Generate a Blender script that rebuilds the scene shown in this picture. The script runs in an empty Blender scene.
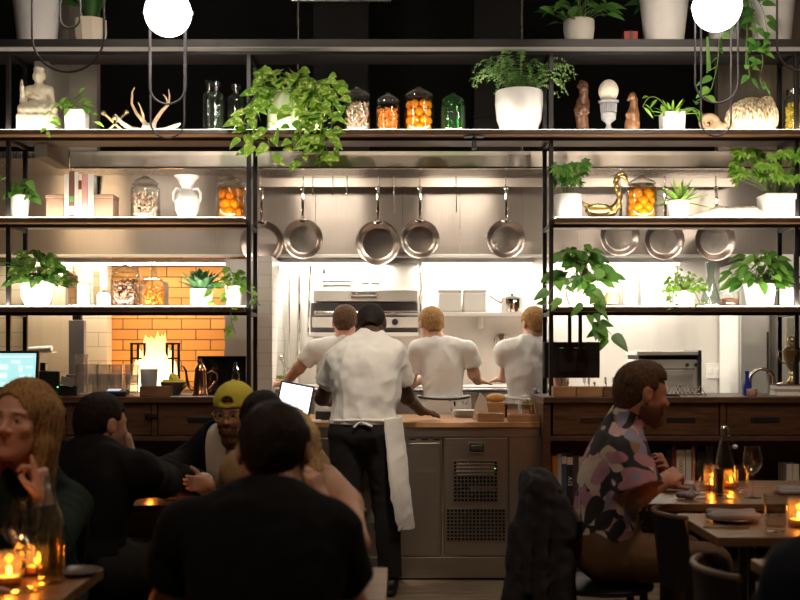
import bpy, math, random
import numpy as np
from mathutils import Vector, Matrix, Euler, Quaternion
random.seed(7)
RS = np.random.RandomState(11)
SC = bpy.context.scene
COL = SC.collection
PI = math.pi
FPX, EYE, HZ = 1111.1, 1.37, 350.0

def W(px, py, Y):
    """the point at distance Y that the photograph shows at (px, py)"""
    s = FPX / Y
    return Vector(((px - 400) / s, Y, EYE + (HZ - py) / s))
def XX(px, Y): return (px - 400) * Y / FPX
def ZZ(py, Y): return EYE + (HZ - py) * Y / FPX

# ------------------------------------------------------------------ materials
def _nt(name):
    m = bpy.data.materials.new(name); m.use_nodes = True
    nt = m.node_tree
    b = nt.nodes.get('Principled BSDF')
    return m, nt, b
def N(nt, t, **kw):
    n = nt.nodes.new(t)
    for k, v in kw.items():
        if k in n.inputs: n.inputs[k].default_value = v
        else: setattr(n, k, v)
    return n
def ramp(nt, stops, interp='LINEAR'):
    n = nt.nodes.new('ShaderNodeValToRGB'); cr = n.color_ramp; cr.interpolation = interp
    while len(cr.elements) < len(stops): cr.elements.new(0.5)
    for e, (p, c) in zip(cr.elements, stops):
        e.position = p; e.color = (c[0], c[1], c[2], 1)
    return n
def srgb(r, g, b):
    f = lambda v: ((v/255)/12.92 if v/255 <= .04045 else (((v/255)+.055)/1.055)**2.4)
    return (f(r), f(g), f(b))
def mat(name, col, rough=.5, metal=0., var=.0, vscale=12., bump=0., bscale=60., stretch=(1,1,1), spec=.5, sheen=0., sss=0., coat=0., trans=0.):
    m, nt, b = _nt(name)
    b.inputs['Base Color'].default_value = (*col, 1)
    b.inputs['Roughness'].default_value = rough
    b.inputs['Metallic'].default_value = metal
    b.inputs['Specular IOR Level'].default_value = spec
    if sheen: b.inputs['Sheen Weight'].default_value = sheen
    if coat: b.inputs['Coat Weight'].default_value = coat
    if sss:
        b.inputs['Subsurface Weight'].default_value = sss
        b.inputs['Subsurface Radius'].default_value = (.012, .005, .003)
    if trans: b.inputs['Transmission Weight'].default_value = trans
    if var or bump:
        tc = N(nt, 'ShaderNodeTexCoord'); mp = N(nt, 'ShaderNodeMapping')
        mp.inputs['Scale'].default_value = stretch
        nt.links.new(tc.outputs['Object'], mp.inputs['Vector'])
        if var:
            ns = N(nt, 'ShaderNodeTexNoise', Scale=vscale, Detail=5.0)
            nt.links.new(mp.outputs[0], ns.inputs['Vector'])
            rp = ramp(nt, [(.25, [max(0, c*(1-var)) for c in col]), (.75, [min(1, c*(1+var)) for c in col])])
            nt.links.new(ns.outputs['Fac'], rp.inputs[0]); nt.links.new(rp.outputs[0], b.inputs['Base Color'])
        if bump:
            n2 = N(nt, 'ShaderNodeTexNoise', Scale=bscale, Detail=4.0)
            nt.links.new(mp.outputs[0], n2.inputs['Vector'])
            bp = N(nt, 'ShaderNodeBump', Strength=bump, Distance=.01)
            nt.links.new(n2.outputs['Fac'], bp.inputs['Height']); nt.links.new(bp.outputs[0], b.inputs['Normal'])
    return m
def emit(name, col, strength):
    m, nt, b = _nt(name)
    b.inputs['Base Color'].default_value = (*col, 1)
    b.inputs['Emission Color'].default_value = (*col, 1)
    b.inputs['Emission Strength'].default_value = strength
    b.inputs['Roughness'].default_value = .6
    return m
def glass(name, tint=(1,1,1), refl=1.0, rough=.02, milk=0.):
    """thin clear glass: the pane lets light straight through and mirrors by Fresnel"""
    m, nt, b = _nt(name); nt.nodes.remove(b)
    out = nt.nodes['Material Output']
    tr = N(nt, 'ShaderNodeBsdfTransparent'); tr.inputs[0].default_value = (*tint, 1)
    gl = N(nt, 'ShaderNodeBsdfGlossy', Roughness=rough)
    fr = N(nt, 'ShaderNodeLayerWeight', Blend=.5)
    pw = N(nt, 'ShaderNodeMath', operation='POWER'); pw.inputs[1].default_value = 4.
    mu = N(nt, 'ShaderNodeMath', operation='MULTIPLY_ADD'); mu.inputs[1].default_value = .75*refl; mu.inputs[2].default_value = .035*refl; mu.use_clamp = True
    mx = N(nt, 'ShaderNodeMixShader')
    nt.links.new(fr.outputs['Facing'], pw.inputs[0]); nt.links.new(pw.outputs[0], mu.inputs[0]); nt.links.new(mu.outputs[0], mx.inputs[0])
    nt.links.new(tr.outputs[0], mx.inputs[1]); nt.links.new(gl.outputs[0], mx.inputs[2])
    last = mx.outputs[0]
    if milk:
        tl = N(nt, 'ShaderNodeBsdfTranslucent'); df = N(nt, 'ShaderNodeBsdfDiffuse'); ad = N(nt, 'ShaderNodeMixShader'); ad.inputs[0].default_value = .35
        nt.links.new(tl.outputs[0], ad.inputs[1]); nt.links.new(df.outputs[0], ad.inputs[2])
        m3 = N(nt, 'ShaderNodeMixShader'); m3.inputs[0].default_value = milk
        nt.links.new(last, m3.inputs[1]); nt.links.new(ad.outputs[0], m3.inputs[2]); last = m3.outputs[0]
    nt.links.new(last, out.inputs[0])
    return m
def wood(name, dark, light, scale=6., stretch=(1, 8, 8), rough=.45, bump=.15, spec=.5):
    m, nt, b = _nt(name)
    tc = N(nt, 'ShaderNodeTexCoord'); mp = N(nt, 'ShaderNodeMapping'); mp.inputs['Scale'].default_value = stretch
    nt.links.new(tc.outputs['Object'], mp.inputs['Vector'])
    ns = N(nt, 'ShaderNodeTexNoise', Scale=scale, Detail=6.0, Roughness=.6, Distortion=.6)
    nt.links.new(mp.outputs[0], ns.inputs['Vector'])
    rp = ramp(nt, [(.3, dark), (.7, light)])
    nt.links.new(ns.outputs['Fac'], rp.inputs[0]); nt.links.new(rp.outputs[0], b.inputs['Base Color'])
    bp = N(nt, 'ShaderNodeBump', Strength=bump, Distance=.004)
    nt.links.new(ns.outputs['Fac'], bp.inputs['Height']); nt.links.new(bp.outputs[0], b.inputs['Normal'])
    b.inputs['Roughness'].default_value = rough; b.inputs['Specular IOR Level'].default_value = spec
    return m
def steel(name, col=(.62,.6,.57), rough=.28, stretch=(60,60,1.5), wob=.25, aniso=0., metal=1.):
    """brushed sheet steel with a slight buckle in the sheet"""
    m, nt, b = _nt(name)
    b.inputs['Metallic'].default_value = metal
    tc = N(nt, 'ShaderNodeTexCoord'); mp = N(nt, 'ShaderNodeMapping'); mp.inputs['Scale'].default_value = stretch
    nt.links.new(tc.outputs['Object'], mp.inputs['Vector'])
    ns = N(nt, 'ShaderNodeTexNoise', Scale=4.0, Detail=4.0)
    nt.links.new(mp.outputs[0], ns.inputs['Vector'])
    rp = ramp(nt, [(.2, [c*.9 for c in col]), (.8, [min(1, c*1.08) for c in col])])
    nt.links.new(ns.outputs['Fac'], rp.inputs[0]); nt.links.new(rp.outputs[0], b.inputs['Base Color'])
    mr = N(nt, 'ShaderNodeMapRange'); mr.inputs['To Min'].default_value = rough*.8; mr.inputs['To Max'].default_value = rough*1.25
    nt.links.new(ns.outputs['Fac'], mr.inputs['Value']); nt.links.new(mr.outputs[0], b.inputs['Roughness'])
    if aniso:
        b.inputs['Anisotropic'].default_value = aniso; b.inputs['Anisotropic Rotation'].default_value = .25
        tg_ = N(nt, 'ShaderNodeTangent', direction_type='RADIAL', axis='Z'); nt.links.new(tg_.outputs[0], b.inputs['Tangent'])
    if wob:
        n2 = N(nt, 'ShaderNodeTexNoise', Scale=2.2, Detail=1.0)
        nt.links.new(tc.outputs['Object'], n2.inputs['Vector'])
        bp = N(nt, 'ShaderNodeBump', Strength=wob, Distance=.05)
        nt.links.new(n2.outputs['Fac'], bp.inputs['Height']); nt.links.new(bp.outputs[0], b.inputs['Normal'])
    return m
def brick(name, c1, c2, mortar, scale, w=.5, h=.25, msize=.02, rough=.75, bump=.5, rot=(PI/2,0,0)):
    m, nt, b = _nt(name)
    tc = N(nt, 'ShaderNodeTexCoord'); mp = N(nt, 'ShaderNodeMapping')
    mp.inputs['Rotation'].default_value = rot
    nt.links.new(tc.outputs['Object'], mp.inputs['Vector'])
    br = N(nt, 'ShaderNodeTexBrick', Scale=scale)
    br.inputs['Color1'].default_value = (*c1, 1); br.inputs['Color2'].default_value = (*c2, 1); br.inputs['Mortar'].default_value = (*mortar, 1)
    br.inputs['Mortar Size'].default_value = msize; br.inputs['Brick Width'].default_value = w; br.inputs['Row Height'].default_value = h
    nt.links.new(mp.outputs[0], br.inputs['Vector'])
    nt.links.new(br.outputs['Color'], b.inputs['Base Color'])
    bp = N(nt, 'ShaderNodeBump', Strength=bump, Distance=.01); bp.invert = True
    nt.links.new(br.outputs['Fac'], bp.inputs['Height']); nt.links.new(bp.outputs[0], b.inputs['Normal'])
    b.inputs['Roughness'].default_value = rough
    return m
def leafmat(name, dark, light, vari=None, vamt=.55, rough=.4):
    """leaf: every leaf its own shade of green, some with pale flecks; light shines through a little"""
    m, nt, b = _nt(name)
    ge = N(nt, 'ShaderNodeNewGeometry')
    rp = ramp(nt, [(0, dark), (.55, [(a+c)/2 for a, c in zip(dark, light)]), (1, light)])
    nt.links.new(ge.outputs['Random Per Island'], rp.inputs[0])
    src = rp.outputs[0]
    if vari:
        tc = N(nt, 'ShaderNodeTexCoord')
        ns = N(nt, 'ShaderNodeTexNoise', Scale=38.0, Detail=3.0)
        nt.links.new(tc.outputs['Object'], ns.inputs['Vector'])
        r2 = ramp(nt, [(vamt, (0,0,0)), (vamt+.12, (1,1,1))])
        nt.links.new(ns.outputs['Fac'], r2.inputs[0])
        mx = N(nt, 'ShaderNodeMix', data_type='RGBA')
        nt.links.new(r2.outputs[0], mx.inputs[0]); nt.links.new(src, mx.inputs[6]); mx.inputs[7].default_value = (*vari, 1)
        src = mx.outputs[2]
    nt.links.new(src, b.inputs['Base Color'])
    b.inputs['Roughness'].default_value = rough
    tl = N(nt, 'ShaderNodeBsdfTranslucent'); nt.links.new(src, tl.inputs[0])
    ms = N(nt, 'ShaderNodeMixShader'); ms.inputs[0].default_value = .25
    out = nt.nodes['Material Output']
    nt.links.new(b.outputs[0], ms.inputs[1]); nt.links.new(tl.outputs[0], ms.inputs[2]); nt.links.new(ms.outputs[0], out.inputs[0])
    return m
def attrmat(name, rough=.5, sss=.0, bump=.0, bscale=120, spec=.4):
    """colour from the mesh's own colour attribute (lips, brows, eyes)"""
    m, nt, b = _nt(name)
    a = N(nt, 'ShaderNodeAttribute', attribute_name='tone')
    nt.links.new(a.outputs['Color'], b.inputs['Base Color'])
    b.inputs['Roughness'].default_value = rough
    b.inputs['Specular IOR Level'].default_value = spec
    if sss:
        b.inputs['Subsurface Weight'].default_value = sss
        b.inputs['Subsurface Radius'].default_value = (.01, .004, .002)
    return m

# ------------------------------------------------------------------ mesh kit
class MB:
    def __init__(self): self.v = []; self.f = []; self.m = []; self.cur = 0
    def add(self, vs, fs):
        o = len(self.v)
        self.v.extend([tuple(p) for p in vs])
        for f in fs: self.f.append(tuple(i + o for i in f)); self.m.append(self.cur)
        return self
    def box(self, c, s, rot=None):
        hx, hy, hz = s[0]/2, s[1]/2, s[2]/2
        P = [Vector(p) for p in [(-hx,-hy,-hz),(hx,-hy,-hz),(hx,hy,-hz),(-hx,hy,-hz),(-hx,-hy,hz),(hx,-hy,hz),(hx,hy,hz),(-hx,hy,hz)]]
        if rot is not None:
            R = rot if isinstance(rot, Matrix) else Euler(rot).to_matrix()
            P = [R @ p for p in P]
        c = Vector(c)
        return self.add([p + c for p in P], [(0,3,2,1),(4,5,6,7),(0,1,5,4),(1,2,6,5),(2,3,7,6),(3,0,4,7)])
    def b2(self, lo, hi):
        return self.box([(a+b)/2 for a, b in zip(lo, hi)], [abs(b-a) for a, b in zip(lo, hi)])
    def lathe(self, prof, seg=24, c=(0,0,0), rot=None, sx=1., sy=1., closed=False):
        vs, fs = [], []
        n = len(prof)
        R = None
        if rot is not None: R = rot if isinstance(rot, Matrix) else Euler(rot).to_matrix()
        c = Vector(c)
        for (r, z) in prof:
            for k in range(seg):
                a = 2*PI*k/seg
                p = Vector((r*math.cos(a)*sx, r*math.sin(a)*sy, z))
                if R is not None: p = R @ p
                vs.append(p + c)
        for i in range(n-1):
            for k in range(seg):
                k2 = (k+1) % seg
                fs.append((i*seg+k, i*seg+k2, (i+1)*seg+k2, (i+1)*seg+k))
        if closed:
            for k in range(seg):
                k2 = (k+1) % seg
                fs.append(((n-1)*seg+k, (n-1)*seg+k2, k2, k))
        else:
            if prof[0][0] > 1e-6: fs.append(tuple(reversed(range(seg))))
            if prof[-1][0] > 1e-6: fs.append(tuple((n-1)*seg+k for k in range(seg)))
        return self.add(vs, fs)
    def tube(self, pts, r, seg=8, caps=True, flat=None):
        pts = [Vector(p) for p in pts]; n = len(pts)
        rs = r if isinstance(r, (list, tuple)) else [r]*n
        vs, fs = [], []
        prev = None
        for i, p in enumerate(pts):
            t = (pts[min(i+1, n-1)] - pts[max(i-1, 0)])
            t = t.normalized() if t.length > 1e-9 else Vector((0,0,1))
            if prev is None:
                a = Vector((0,0,1)) if abs(t.z) < .9 else Vector((1,0,0))
                u = t.cross(a).normalized()
            else:
                u = (prev - t * prev.dot(t))
                u = u.normalized() if u.length > 1e-6 else t.orthogonal().normalized()
            prev = u; w = t.cross(u)
            for k in range(seg):
                an = 2*PI*k/seg
                vs.append(p + u*(math.cos(an)*rs[i]) + w*(math.sin(an)*rs[i]*(flat or 1)))
        for i in range(n-1):
            for k in range(seg):
                k2 = (k+1) % seg
                fs.append((i*seg+k, i*seg+k2, (i+1)*seg+k2, (i+1)*seg+k))
        if caps:
            fs.append(tuple(reversed(range(seg)))); fs.append(tuple((n-1)*seg+k for k in range(seg)))
        return self.add(vs, fs)
    def ball(self, c, r, seg=16, rings=10, rot=None, sc=(1,1,1), fn=None):
        vs, fs = [], []
        R = None
        if rot is not None: R = rot if isinstance(rot, Matrix) else Euler(rot).to_matrix()
        c = Vector(c)
        for i in range(rings+1):
            th = PI*i/rings
            for k in range(seg):
                a = 2*PI*k/seg
                d = Vector((math.sin(th)*math.cos(a), math.sin(th)*math.sin(a), -math.cos(th)))
                q = r if fn is None else r*fn(d)
                p = Vector((d.x*q*sc[0], d.y*q*sc[1], d.z*q*sc[2]))
                if R is not None: p = R @ p
                vs.append(p + c)
        for i in range(rings):
            for k in range(seg):
                k2 = (k+1) % seg
                fs.append((i*seg+k, i*seg+k2, (i+1)*seg+k2, (i+1)*seg+k))
        return self.add(vs, fs)
    def leaf(self, base, d, up, L, w, shape='heart', droop=.3, fold=.25, n=5):
        """a curved blade with a midrib fold"""
        d = Vector(d).normalized(); side = d.cross(Vector(up))
        if side.length < 1e-4: side = d.orthogonal()
        side.normalize(); nrm = side.cross(d).normalized()
        prof = {'heart': [(0,.30),(.12,.82),(.32,1.),(.6,.74),(.84,.36),(1,0)],
                'oval': [(0,.1),(.18,.6),(.42,1.),(.68,.85),(.88,.45),(1,0)],
                'lance': [(0,.15),(.15,.7),(.4,1.),(.65,.7),(.85,.35),(1,0)],
                'strap': [(0,.8),(.2,.95),(.5,1.),(.75,.75),(.9,.4),(1,0)]}[shape]
        vs, fs = [], []
        p0 = Vector(base)
        for (t, q) in prof:
            ce = p0 + d*(L*t) - Vector((0,0,1))*(droop*L*t*t)
            ww = w*.5*q
            vs += [ce - side*ww + nrm*(fold*ww), ce, ce + side*ww + nrm*(fold*ww)]
        for i in range(len(prof)-1):
            a = i*3
            fs += [(a, a+1, a+4, a+3), (a+1, a+2, a+5, a+4)]
        return self.add(vs, fs)
    def merge(self, o, M=None):
        vs = o.v if M is None else [M @ Vector(p) for p in o.v]
        return self.add(vs, o.f)
    def build(self, name, m, parent=None, smooth=True, bevel=0., loc=None, bseg=2, angle=35):
        me = bpy.data.meshes.new(name)
        me.from_pydata([tuple(p) for p in self.v], [], self.f)
        mats = m if isinstance(m, (list, tuple)) else [m]
        for x in mats: me.materials.append(x)
        if len(mats) > 1: me.polygons.foreach_set('material_index', self.m)
        me.validate(verbose=False); me.update()
        if smooth:
            me.polygons.foreach_set('use_smooth', [True]*len(me.polygons))
            try: me.set_sharp_from_angle(angle=math.radians(angle))
            except Exception: pass
        ob = bpy.data.objects.new(name, me); COL.objects.link(ob)
        if parent is not None: ob.parent = parent
        if loc is not None: ob.location = loc
        if bevel:
            md = ob.modifiers.new('edge', 'BEVEL'); md.width = bevel; md.segments = bseg; md.limit_method = 'ANGLE'; md.angle_limit = math.radians(50)
        return ob

def tag(o, label, cat, group=None, kind=None):
    if label: o['label'] = label
    if cat: o['category'] = cat
    if group: o['group'] = group
    if kind: o['kind'] = kind
    return o
def thing(name, label, cat, loc=(0,0,0), rz=0., group=None):
    o = bpy.data.objects.new(name, None); COL.objects.link(o)
    o.empty_display_size = .05
    o.location = loc; o.rotation_euler = (0, 0, rz)
    return tag(o, label, cat, group)
def solo(name, mb, m, label, cat, loc=(0,0,0), rz=0., group=None, kind=None, **kw):
    o = mb.build(name, m, None, **kw); o.location = loc; o.rotation_euler = (0, 0, rz)
    return tag(o, label, cat, group, kind)
def struct(name, mb, m, **kw):
    o = mb.build(name, m, None, **kw); o['kind'] = 'structure'; return o
def kids(o): return [c for c in bpy.data.objects if c.parent == o]
def dup(o, loc=None, rz=None, label=None, group=None, parent=None, sc=None):
    c = o.copy(); COL.objects.link(c); c.parent = parent
    if loc is not None: c.location = loc
    if rz is not None: c.rotation_euler = (0, 0, rz)
    if sc is not None: c.scale = (sc, sc, sc)
    if label: c['label'] = label
    if group: c['group'] = group
    for ch in kids(o): dup(ch, parent=c)
    return c
def lettering(name, txt, size, m, parent, loc, rot=(PI/2, 0, 0), depth=.0006):
    cu = bpy.data.curves.new(name, 'FONT'); cu.body = txt; cu.size = size; cu.extrude = depth
    cu.align_x = 'CENTER'; cu.align_y = 'CENTER'; cu.materials.append(m)
    tmp = bpy.data.objects.new(name, cu); COL.objects.link(tmp)
    dg = bpy.context.evaluated_depsgraph_get(); dg.update()
    me = bpy.data.meshes.new_from_object(tmp.evaluated_get(dg))
    bpy.data.objects.remove(tmp)
    o = bpy.data.objects.new(name, me); COL.objects.link(o); o.parent = parent
    o.location = loc; o.rotation_euler = rot
    return o
def area(name, loc, direction, sx, sy, power, col=(1,.85,.65), spread=180):
    l = bpy.data.lights.new(name, 'AREA'); l.shape = 'RECTANGLE'; l.size = sx; l.size_y = sy
    l.energy = power; l.color = col; l.spread = math.radians(spread)
    o = bpy.data.objects.new(name, l); COL.objects.link(o); o.location = loc
    d = Vector(direction).normalized()
    z = -d; x = Vector((1,0,0))
    if abs(z.x) > .9: x = Vector((0,1,0))
    y = z.cross(x).normalized(); x = y.cross(z)
    o.rotation_euler = Matrix((x, y, z)).transposed().to_euler()
    return o
def point(name, loc, power, col, r=.03):
    l = bpy.data.lights.new(name, 'POINT'); l.energy = power; l.color = col; l.shadow_soft_size = r
    o = bpy.data.objects.new(name, l); COL.objects.link(o); o.location = loc
    return o

# ------------------------------------------------------------------ signed-distance modelling for figures and cloth
class SDF:
    def __init__(self, vox=.006): self.ops = []; self.vox = vox
    def cone(self, a, b, ra, rb, k=.02, op='add', cut=None, sq=None, cutb=None):
        """round cone; sq=(axis, factor) squashes along an axis; cut/cutb slice it flat at a fraction of its length"""
        a = np.array(a, float); b = np.array(b, float)
        self.ops.append(('cone', a, b, ra, rb, k, op, cut, sq, cutb)); return self
    def ell(self, c, rad, k=.02, op='add', R=None):
        R = np.eye(3) if R is None else np.array(R, float)
        self.ops.append(('ell', np.array(c, float), np.array(rad, float), R, k, op)); return self
    def box(self, c, half, rr, k=.02, op='add', R=None):
        R = np.eye(3) if R is None else np.array(R, float)
        self.ops.append(('box', np.array(c, float), np.array(half, float), rr, R, k, op)); return self
    def fn(self, f, lo, hi, k=.0, op='add'):
        self.ops.append(('fn', f, np.array(lo, float), np.array(hi, float), k, op)); return self
    def disp(self, f): self.ops.append(('disp', f)); return self
    def _bb(self, o):
        t = o[0]
        if t == 'cone':
            r = max(o[3], o[4]) * 1.02 * (max(1, o[8][1]) if o[8] else 1)
            return np.minimum(o[1], o[2]) - r, np.maximum(o[1], o[2]) + r
        if t == 'ell':
            e = np.sqrt(((o[3] * o[2][None, :])**2).sum(1)); return o[1]-e, o[1]+e
        if t == 'box':
            e = (np.abs(o[4]) * (o[2]+o[3])[None, :]).sum(1); return o[1]-e, o[1]+e
        if t == 'fn': return o[2], o[3]
    def mesh(self):
        lo = np.full(3, 1e9); hi = -lo
        for o in self.ops:
            if o[0] == 'disp': continue
            opn = {'cone': 6, 'ell': 5, 'box': 6, 'fn': 5}[o[0]]
            if o[opn] != 'add': continue
            a, b = self._bb(o); lo = np.minimum(lo, a); hi = np.maximum(hi, b)
        v = self.vox; lo = lo - 4*v; hi = hi + 4*v
        n = np.ceil((hi-lo)/v).astype(int) + 1
        ax = [(lo[i] + v*np.arange(n[i])).astype(np.float32) for i in range(3)]
        D = np.full(n, .25, np.float32)
        for o in self.ops:
            if o[0] == 'disp':
                msk = np.abs(D) < .05
                idx = np.nonzero(msk)
                D[idx] += o[1](ax[0][idx[0]], ax[1][idx[1]], ax[2][idx[2]]).astype(np.float32)
                continue
            a, b = self._bb(o)
            k = o[{'cone': 5, 'ell': 4, 'box': 5, 'fn': 4}[o[0]]]
            op = o[{'cone': 6, 'ell': 5, 'box': 6, 'fn': 5}[o[0]]]
            mg = max(k, .0)*1.0 + 4*v
            if op == 'int': i0 = np.zeros(3, int); i1 = n
            else:
                i0 = np.clip(np.floor((a-mg-lo)/v).astype(int), 0, n); i1 = np.clip(np.ceil((b+mg-lo)/v).astype(int)+1, 0, n)
            if (i1 <= i0).any(): continue
            sl = tuple(slice(i0[i], i1[i]) for i in range(3))
            x = ax[0][sl[0]][:, None, None]; y = ax[1][sl[1]][None, :, None]; z = ax[2][sl[2]][None, None, :]
            if o[0] == 'cone':
                A, B, ra, rb, cut, sq, cutb = o[1], o[2], o[3], o[4], o[7], o[8], o[9]
                d = B - A; L2 = max(float(d @ d), 1e-9)
                px, py, pz = x-A[0], y-A[1], z-A[2]
                traw = (px*d[0] + py*d[1] + pz*d[2])/L2
                t = np.clip(traw, 0, 1)
                qx, qy, qz = px-t*d[0], py-t*d[1], pz-t*d[2]
                if sq:
                    s = np.array(sq[0], float); f = sq[1]
                    c = qx*s[0]+qy*s[1]+qz*s[2]; g = 1/f - 1
                    qx, qy, qz = qx+c*g*s[0], qy+c*g*s[1], qz+c*g*s[2]
                    dist = (np.sqrt(qx*qx+qy*qy+qz*qz) - (ra+(rb-ra)*t))*min(1, f)
                else:
                    dist = np.sqrt(qx*qx+qy*qy+qz*qz) - (ra+(rb-ra)*t)
                L = math.sqrt(L2)
                if cut is not None: dist = np.maximum(dist, (traw-cut)*L)
                if cutb is not None: dist = np.maximum(dist, (cutb-traw)*L)
            elif o[0] == 'ell':
                C, r, R = o[1], o[2], o[3]
                px, py, pz = x-C[0], y-C[1], z-C[2]
                k0 = 0; k1 = 0
                for i in range(3):
                    q = px*R[0, i]+py*R[1, i]+pz*R[2, i]
                    k0 = k0 + (q/r[i])**2; k1 = k1 + (q/(r[i]*r[i]))**2
                k0 = np.sqrt(k0); k1 = np.sqrt(k1)
                dist = k0*(k0-1)/np.maximum(k1, 1e-6)
            elif o[0] == 'box':
                C, hf, rr, R = o[1], o[2], o[3], o[4]
                px, py, pz = x-C[0], y-C[1], z-C[2]
                out = 0; mxx = None
                for i in range(3):
                    q = np.abs(px*R[0, i]+py*R[1, i]+pz*R[2, i]) - hf[i]
                    out = out + np.maximum(q, 0)**2
                    mxx = q if mxx is None else np.maximum(mxx, q)
                dist = np.sqrt(out) + np.minimum(mxx, 0) - rr
            else:
                dist = o[1](x, y, z)
            dist = np.broadcast_to(dist, D[sl].shape).astype(np.float32)
            cur = D[sl]
            if op == 'add':
                r = np.minimum(cur, dist)
                if k > 0: h = np.maximum(k-np.abs(cur-dist), 0)/k; r = r - h*h*k*.25
            elif op == 'sub':
                r = np.maximum(cur, -dist)
                if k > 0: h = np.maximum(k-np.abs(cur+dist), 0)/k; r = r + h*h*k*.25
            else:
                r = np.maximum(cur, dist)
                if k > 0: h = np.maximum(k-np.abs(cur-dist), 0)/k; r = r + h*h*k*.25
            D[sl] = r
        return surface_nets(D, lo, v)
_LAT = np.random.RandomState(5).rand(32, 32, 32).astype(np.float32)*2-1
def noise3(x, y, z, sc, seed=0):
    """smooth value noise, -1..1"""
    def prep(u, o):
        u = u*sc + 7.3*seed + o; i = np.floor(u); f = (u-i).astype(np.float32); return i.astype(int), f*f*(3-2*f)
    ix, fx = prep(x, 3.1); iy, fy = prep(y, 11.7); iz, fz = prep(z, 23.9)
    g = lambda a, b, c: _LAT[(ix+a) & 31, (iy+b) & 31, (iz+c) & 31]
    l = lambda p, q, t: p + (q-p)*t
    return l(l(l(g(0,0,0), g(1,0,0), fx), l(g(0,1,0), g(1,1,0), fx), fy), l(l(g(0,0,1), g(1,0,1), fx), l(g(0,1,1), g(1,1,1), fx), fy), fz)
def surface_nets(D, lo, v):
    S = D < 0
    n = D.shape
    c = [(i, j, k) for i in (0,1) for j in (0,1) for k in (0,1)]
    def sub(A, o): return A[o[0]:n[0]-1+o[0], o[1]:n[1]-1+o[1], o[2]:n[2]-1+o[2]]
    cnt = np.zeros((n[0]-1, n[1]-1, n[2]-1), np.int8)
    for o in c: cnt += sub(S, o)
    act = (cnt > 0) & (cnt < 8)
    I = np.nonzero(act); m = len(I[0])
    idx = np.full(act.shape, -1, np.int32); idx[I] = np.arange(m)
    base = np.stack(I, 1).astype(np.float32)
    acc = np.zeros((m, 3), np.float32); ne = np.zeros(m, np.float32)
    vals = {o: D[I[0]+o[0], I[1]+o[1], I[2]+o[2]] for o in c}
    for a in c:
        for axn in range(3):
            if a[axn] == 1: continue
            b = list(a); b[axn] = 1; b = tuple(b)
            va, vb = vals[a], vals[b]
            cr = (va < 0) != (vb < 0)
            t = np.where(cr, va/np.where(np.abs(va-vb) < 1e-9, 1, va-vb), 0)
            for q in range(3):
                acc[:, q] += np.where(cr, a[q] + (t if q == axn else 0), 0)
            ne += cr
    P = (base + acc/np.maximum(ne, 1)[:, None])*v + lo[None, :]
    F = []
    for axn in range(3):
        o1 = [0,0,0]; o1[axn] = 1
        u, w = [(1,2), (2,0), (0,1)][axn]
        sl0 = [slice(1, n[i]-1) for i in range(3)]; sl0[axn] = slice(0, n[axn]-1)
        sl1 = list(sl0); sl1[axn] = slice(1, n[axn])
        A = S[tuple(sl0)]; B = S[tuple(sl1)]
        for flip, M in ((False, A & ~B), (True, ~A & B)):
            E = np.nonzero(M)
            if len(E[0]) == 0: continue
            E = [e + (1 if i != axn else 0) for i, e in enumerate(E)]
            def vid(du, dw):
                q = [e.copy() for e in E]; q[u] = q[u]-du; q[w] = q[w]-dw
                return idx[q[0], q[1], q[2]]
            quad = np.stack([vid(1,1), vid(0,1), vid(0,0), vid(1,0)], 1)
            F.append(quad[:, ::-1] if flip else quad)
    F = np.concatenate(F) if F else np.zeros((0,4), int)
    return P, F
def smooth_pts(P, F, it=1, lam=.5):
    for _ in range(it):
        acc = np.zeros_like(P); ct = np.zeros(len(P), np.float32)
        for a, b in ((0,1),(1,2),(2,3),(3,0)):
            np.add.at(acc, F[:, a], P[F[:, b]]); np.add.at(acc, F[:, b], P[F[:, a]])
            np.add.at(ct, F[:, a], 1); np.add.at(ct, F[:, b], 1)
        P = P + lam*(acc/np.maximum(ct, 1)[:, None] - P)
    return P
def sdf_obj(name, s, m, parent=None, origin=(0,0,0), smooth=1, paint=None):
    P, F = s.mesh()
    if smooth: P = smooth_pts(P, F, smooth)
    o3 = np.array(origin, np.float32)
    me = bpy.data.meshes.new(name)
    me.vertices.add(len(P)); me.vertices.foreach_set('co', (P-o3[None, :]).astype(np.float32).ravel())
    me.loops.add(len(F)*4); me.loops.foreach_set('vertex_index', F.astype(np.int32).ravel())
    me.polygons.add(len(F)); me.polygons.foreach_set('loop_start', np.arange(len(F), dtype=np.int32)*4)
    me.polygons.foreach_set('use_smooth', np.ones(len(F), bool))
    me.update(calc_edges=True)
    me.materials.append(m)
    if paint is not None:
        col = paint(P)
        at = me.color_attributes.new('tone', 'FLOAT_COLOR', 'POINT')
        at.data.foreach_set('color', np.concatenate([col, np.ones((len(P), 1))], 1).astype(np.float32).ravel())
    ob = bpy.data.objects.new(name, me); COL.objects.link(ob)
    if parent is not None: ob.parent = parent
    return ob
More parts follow.
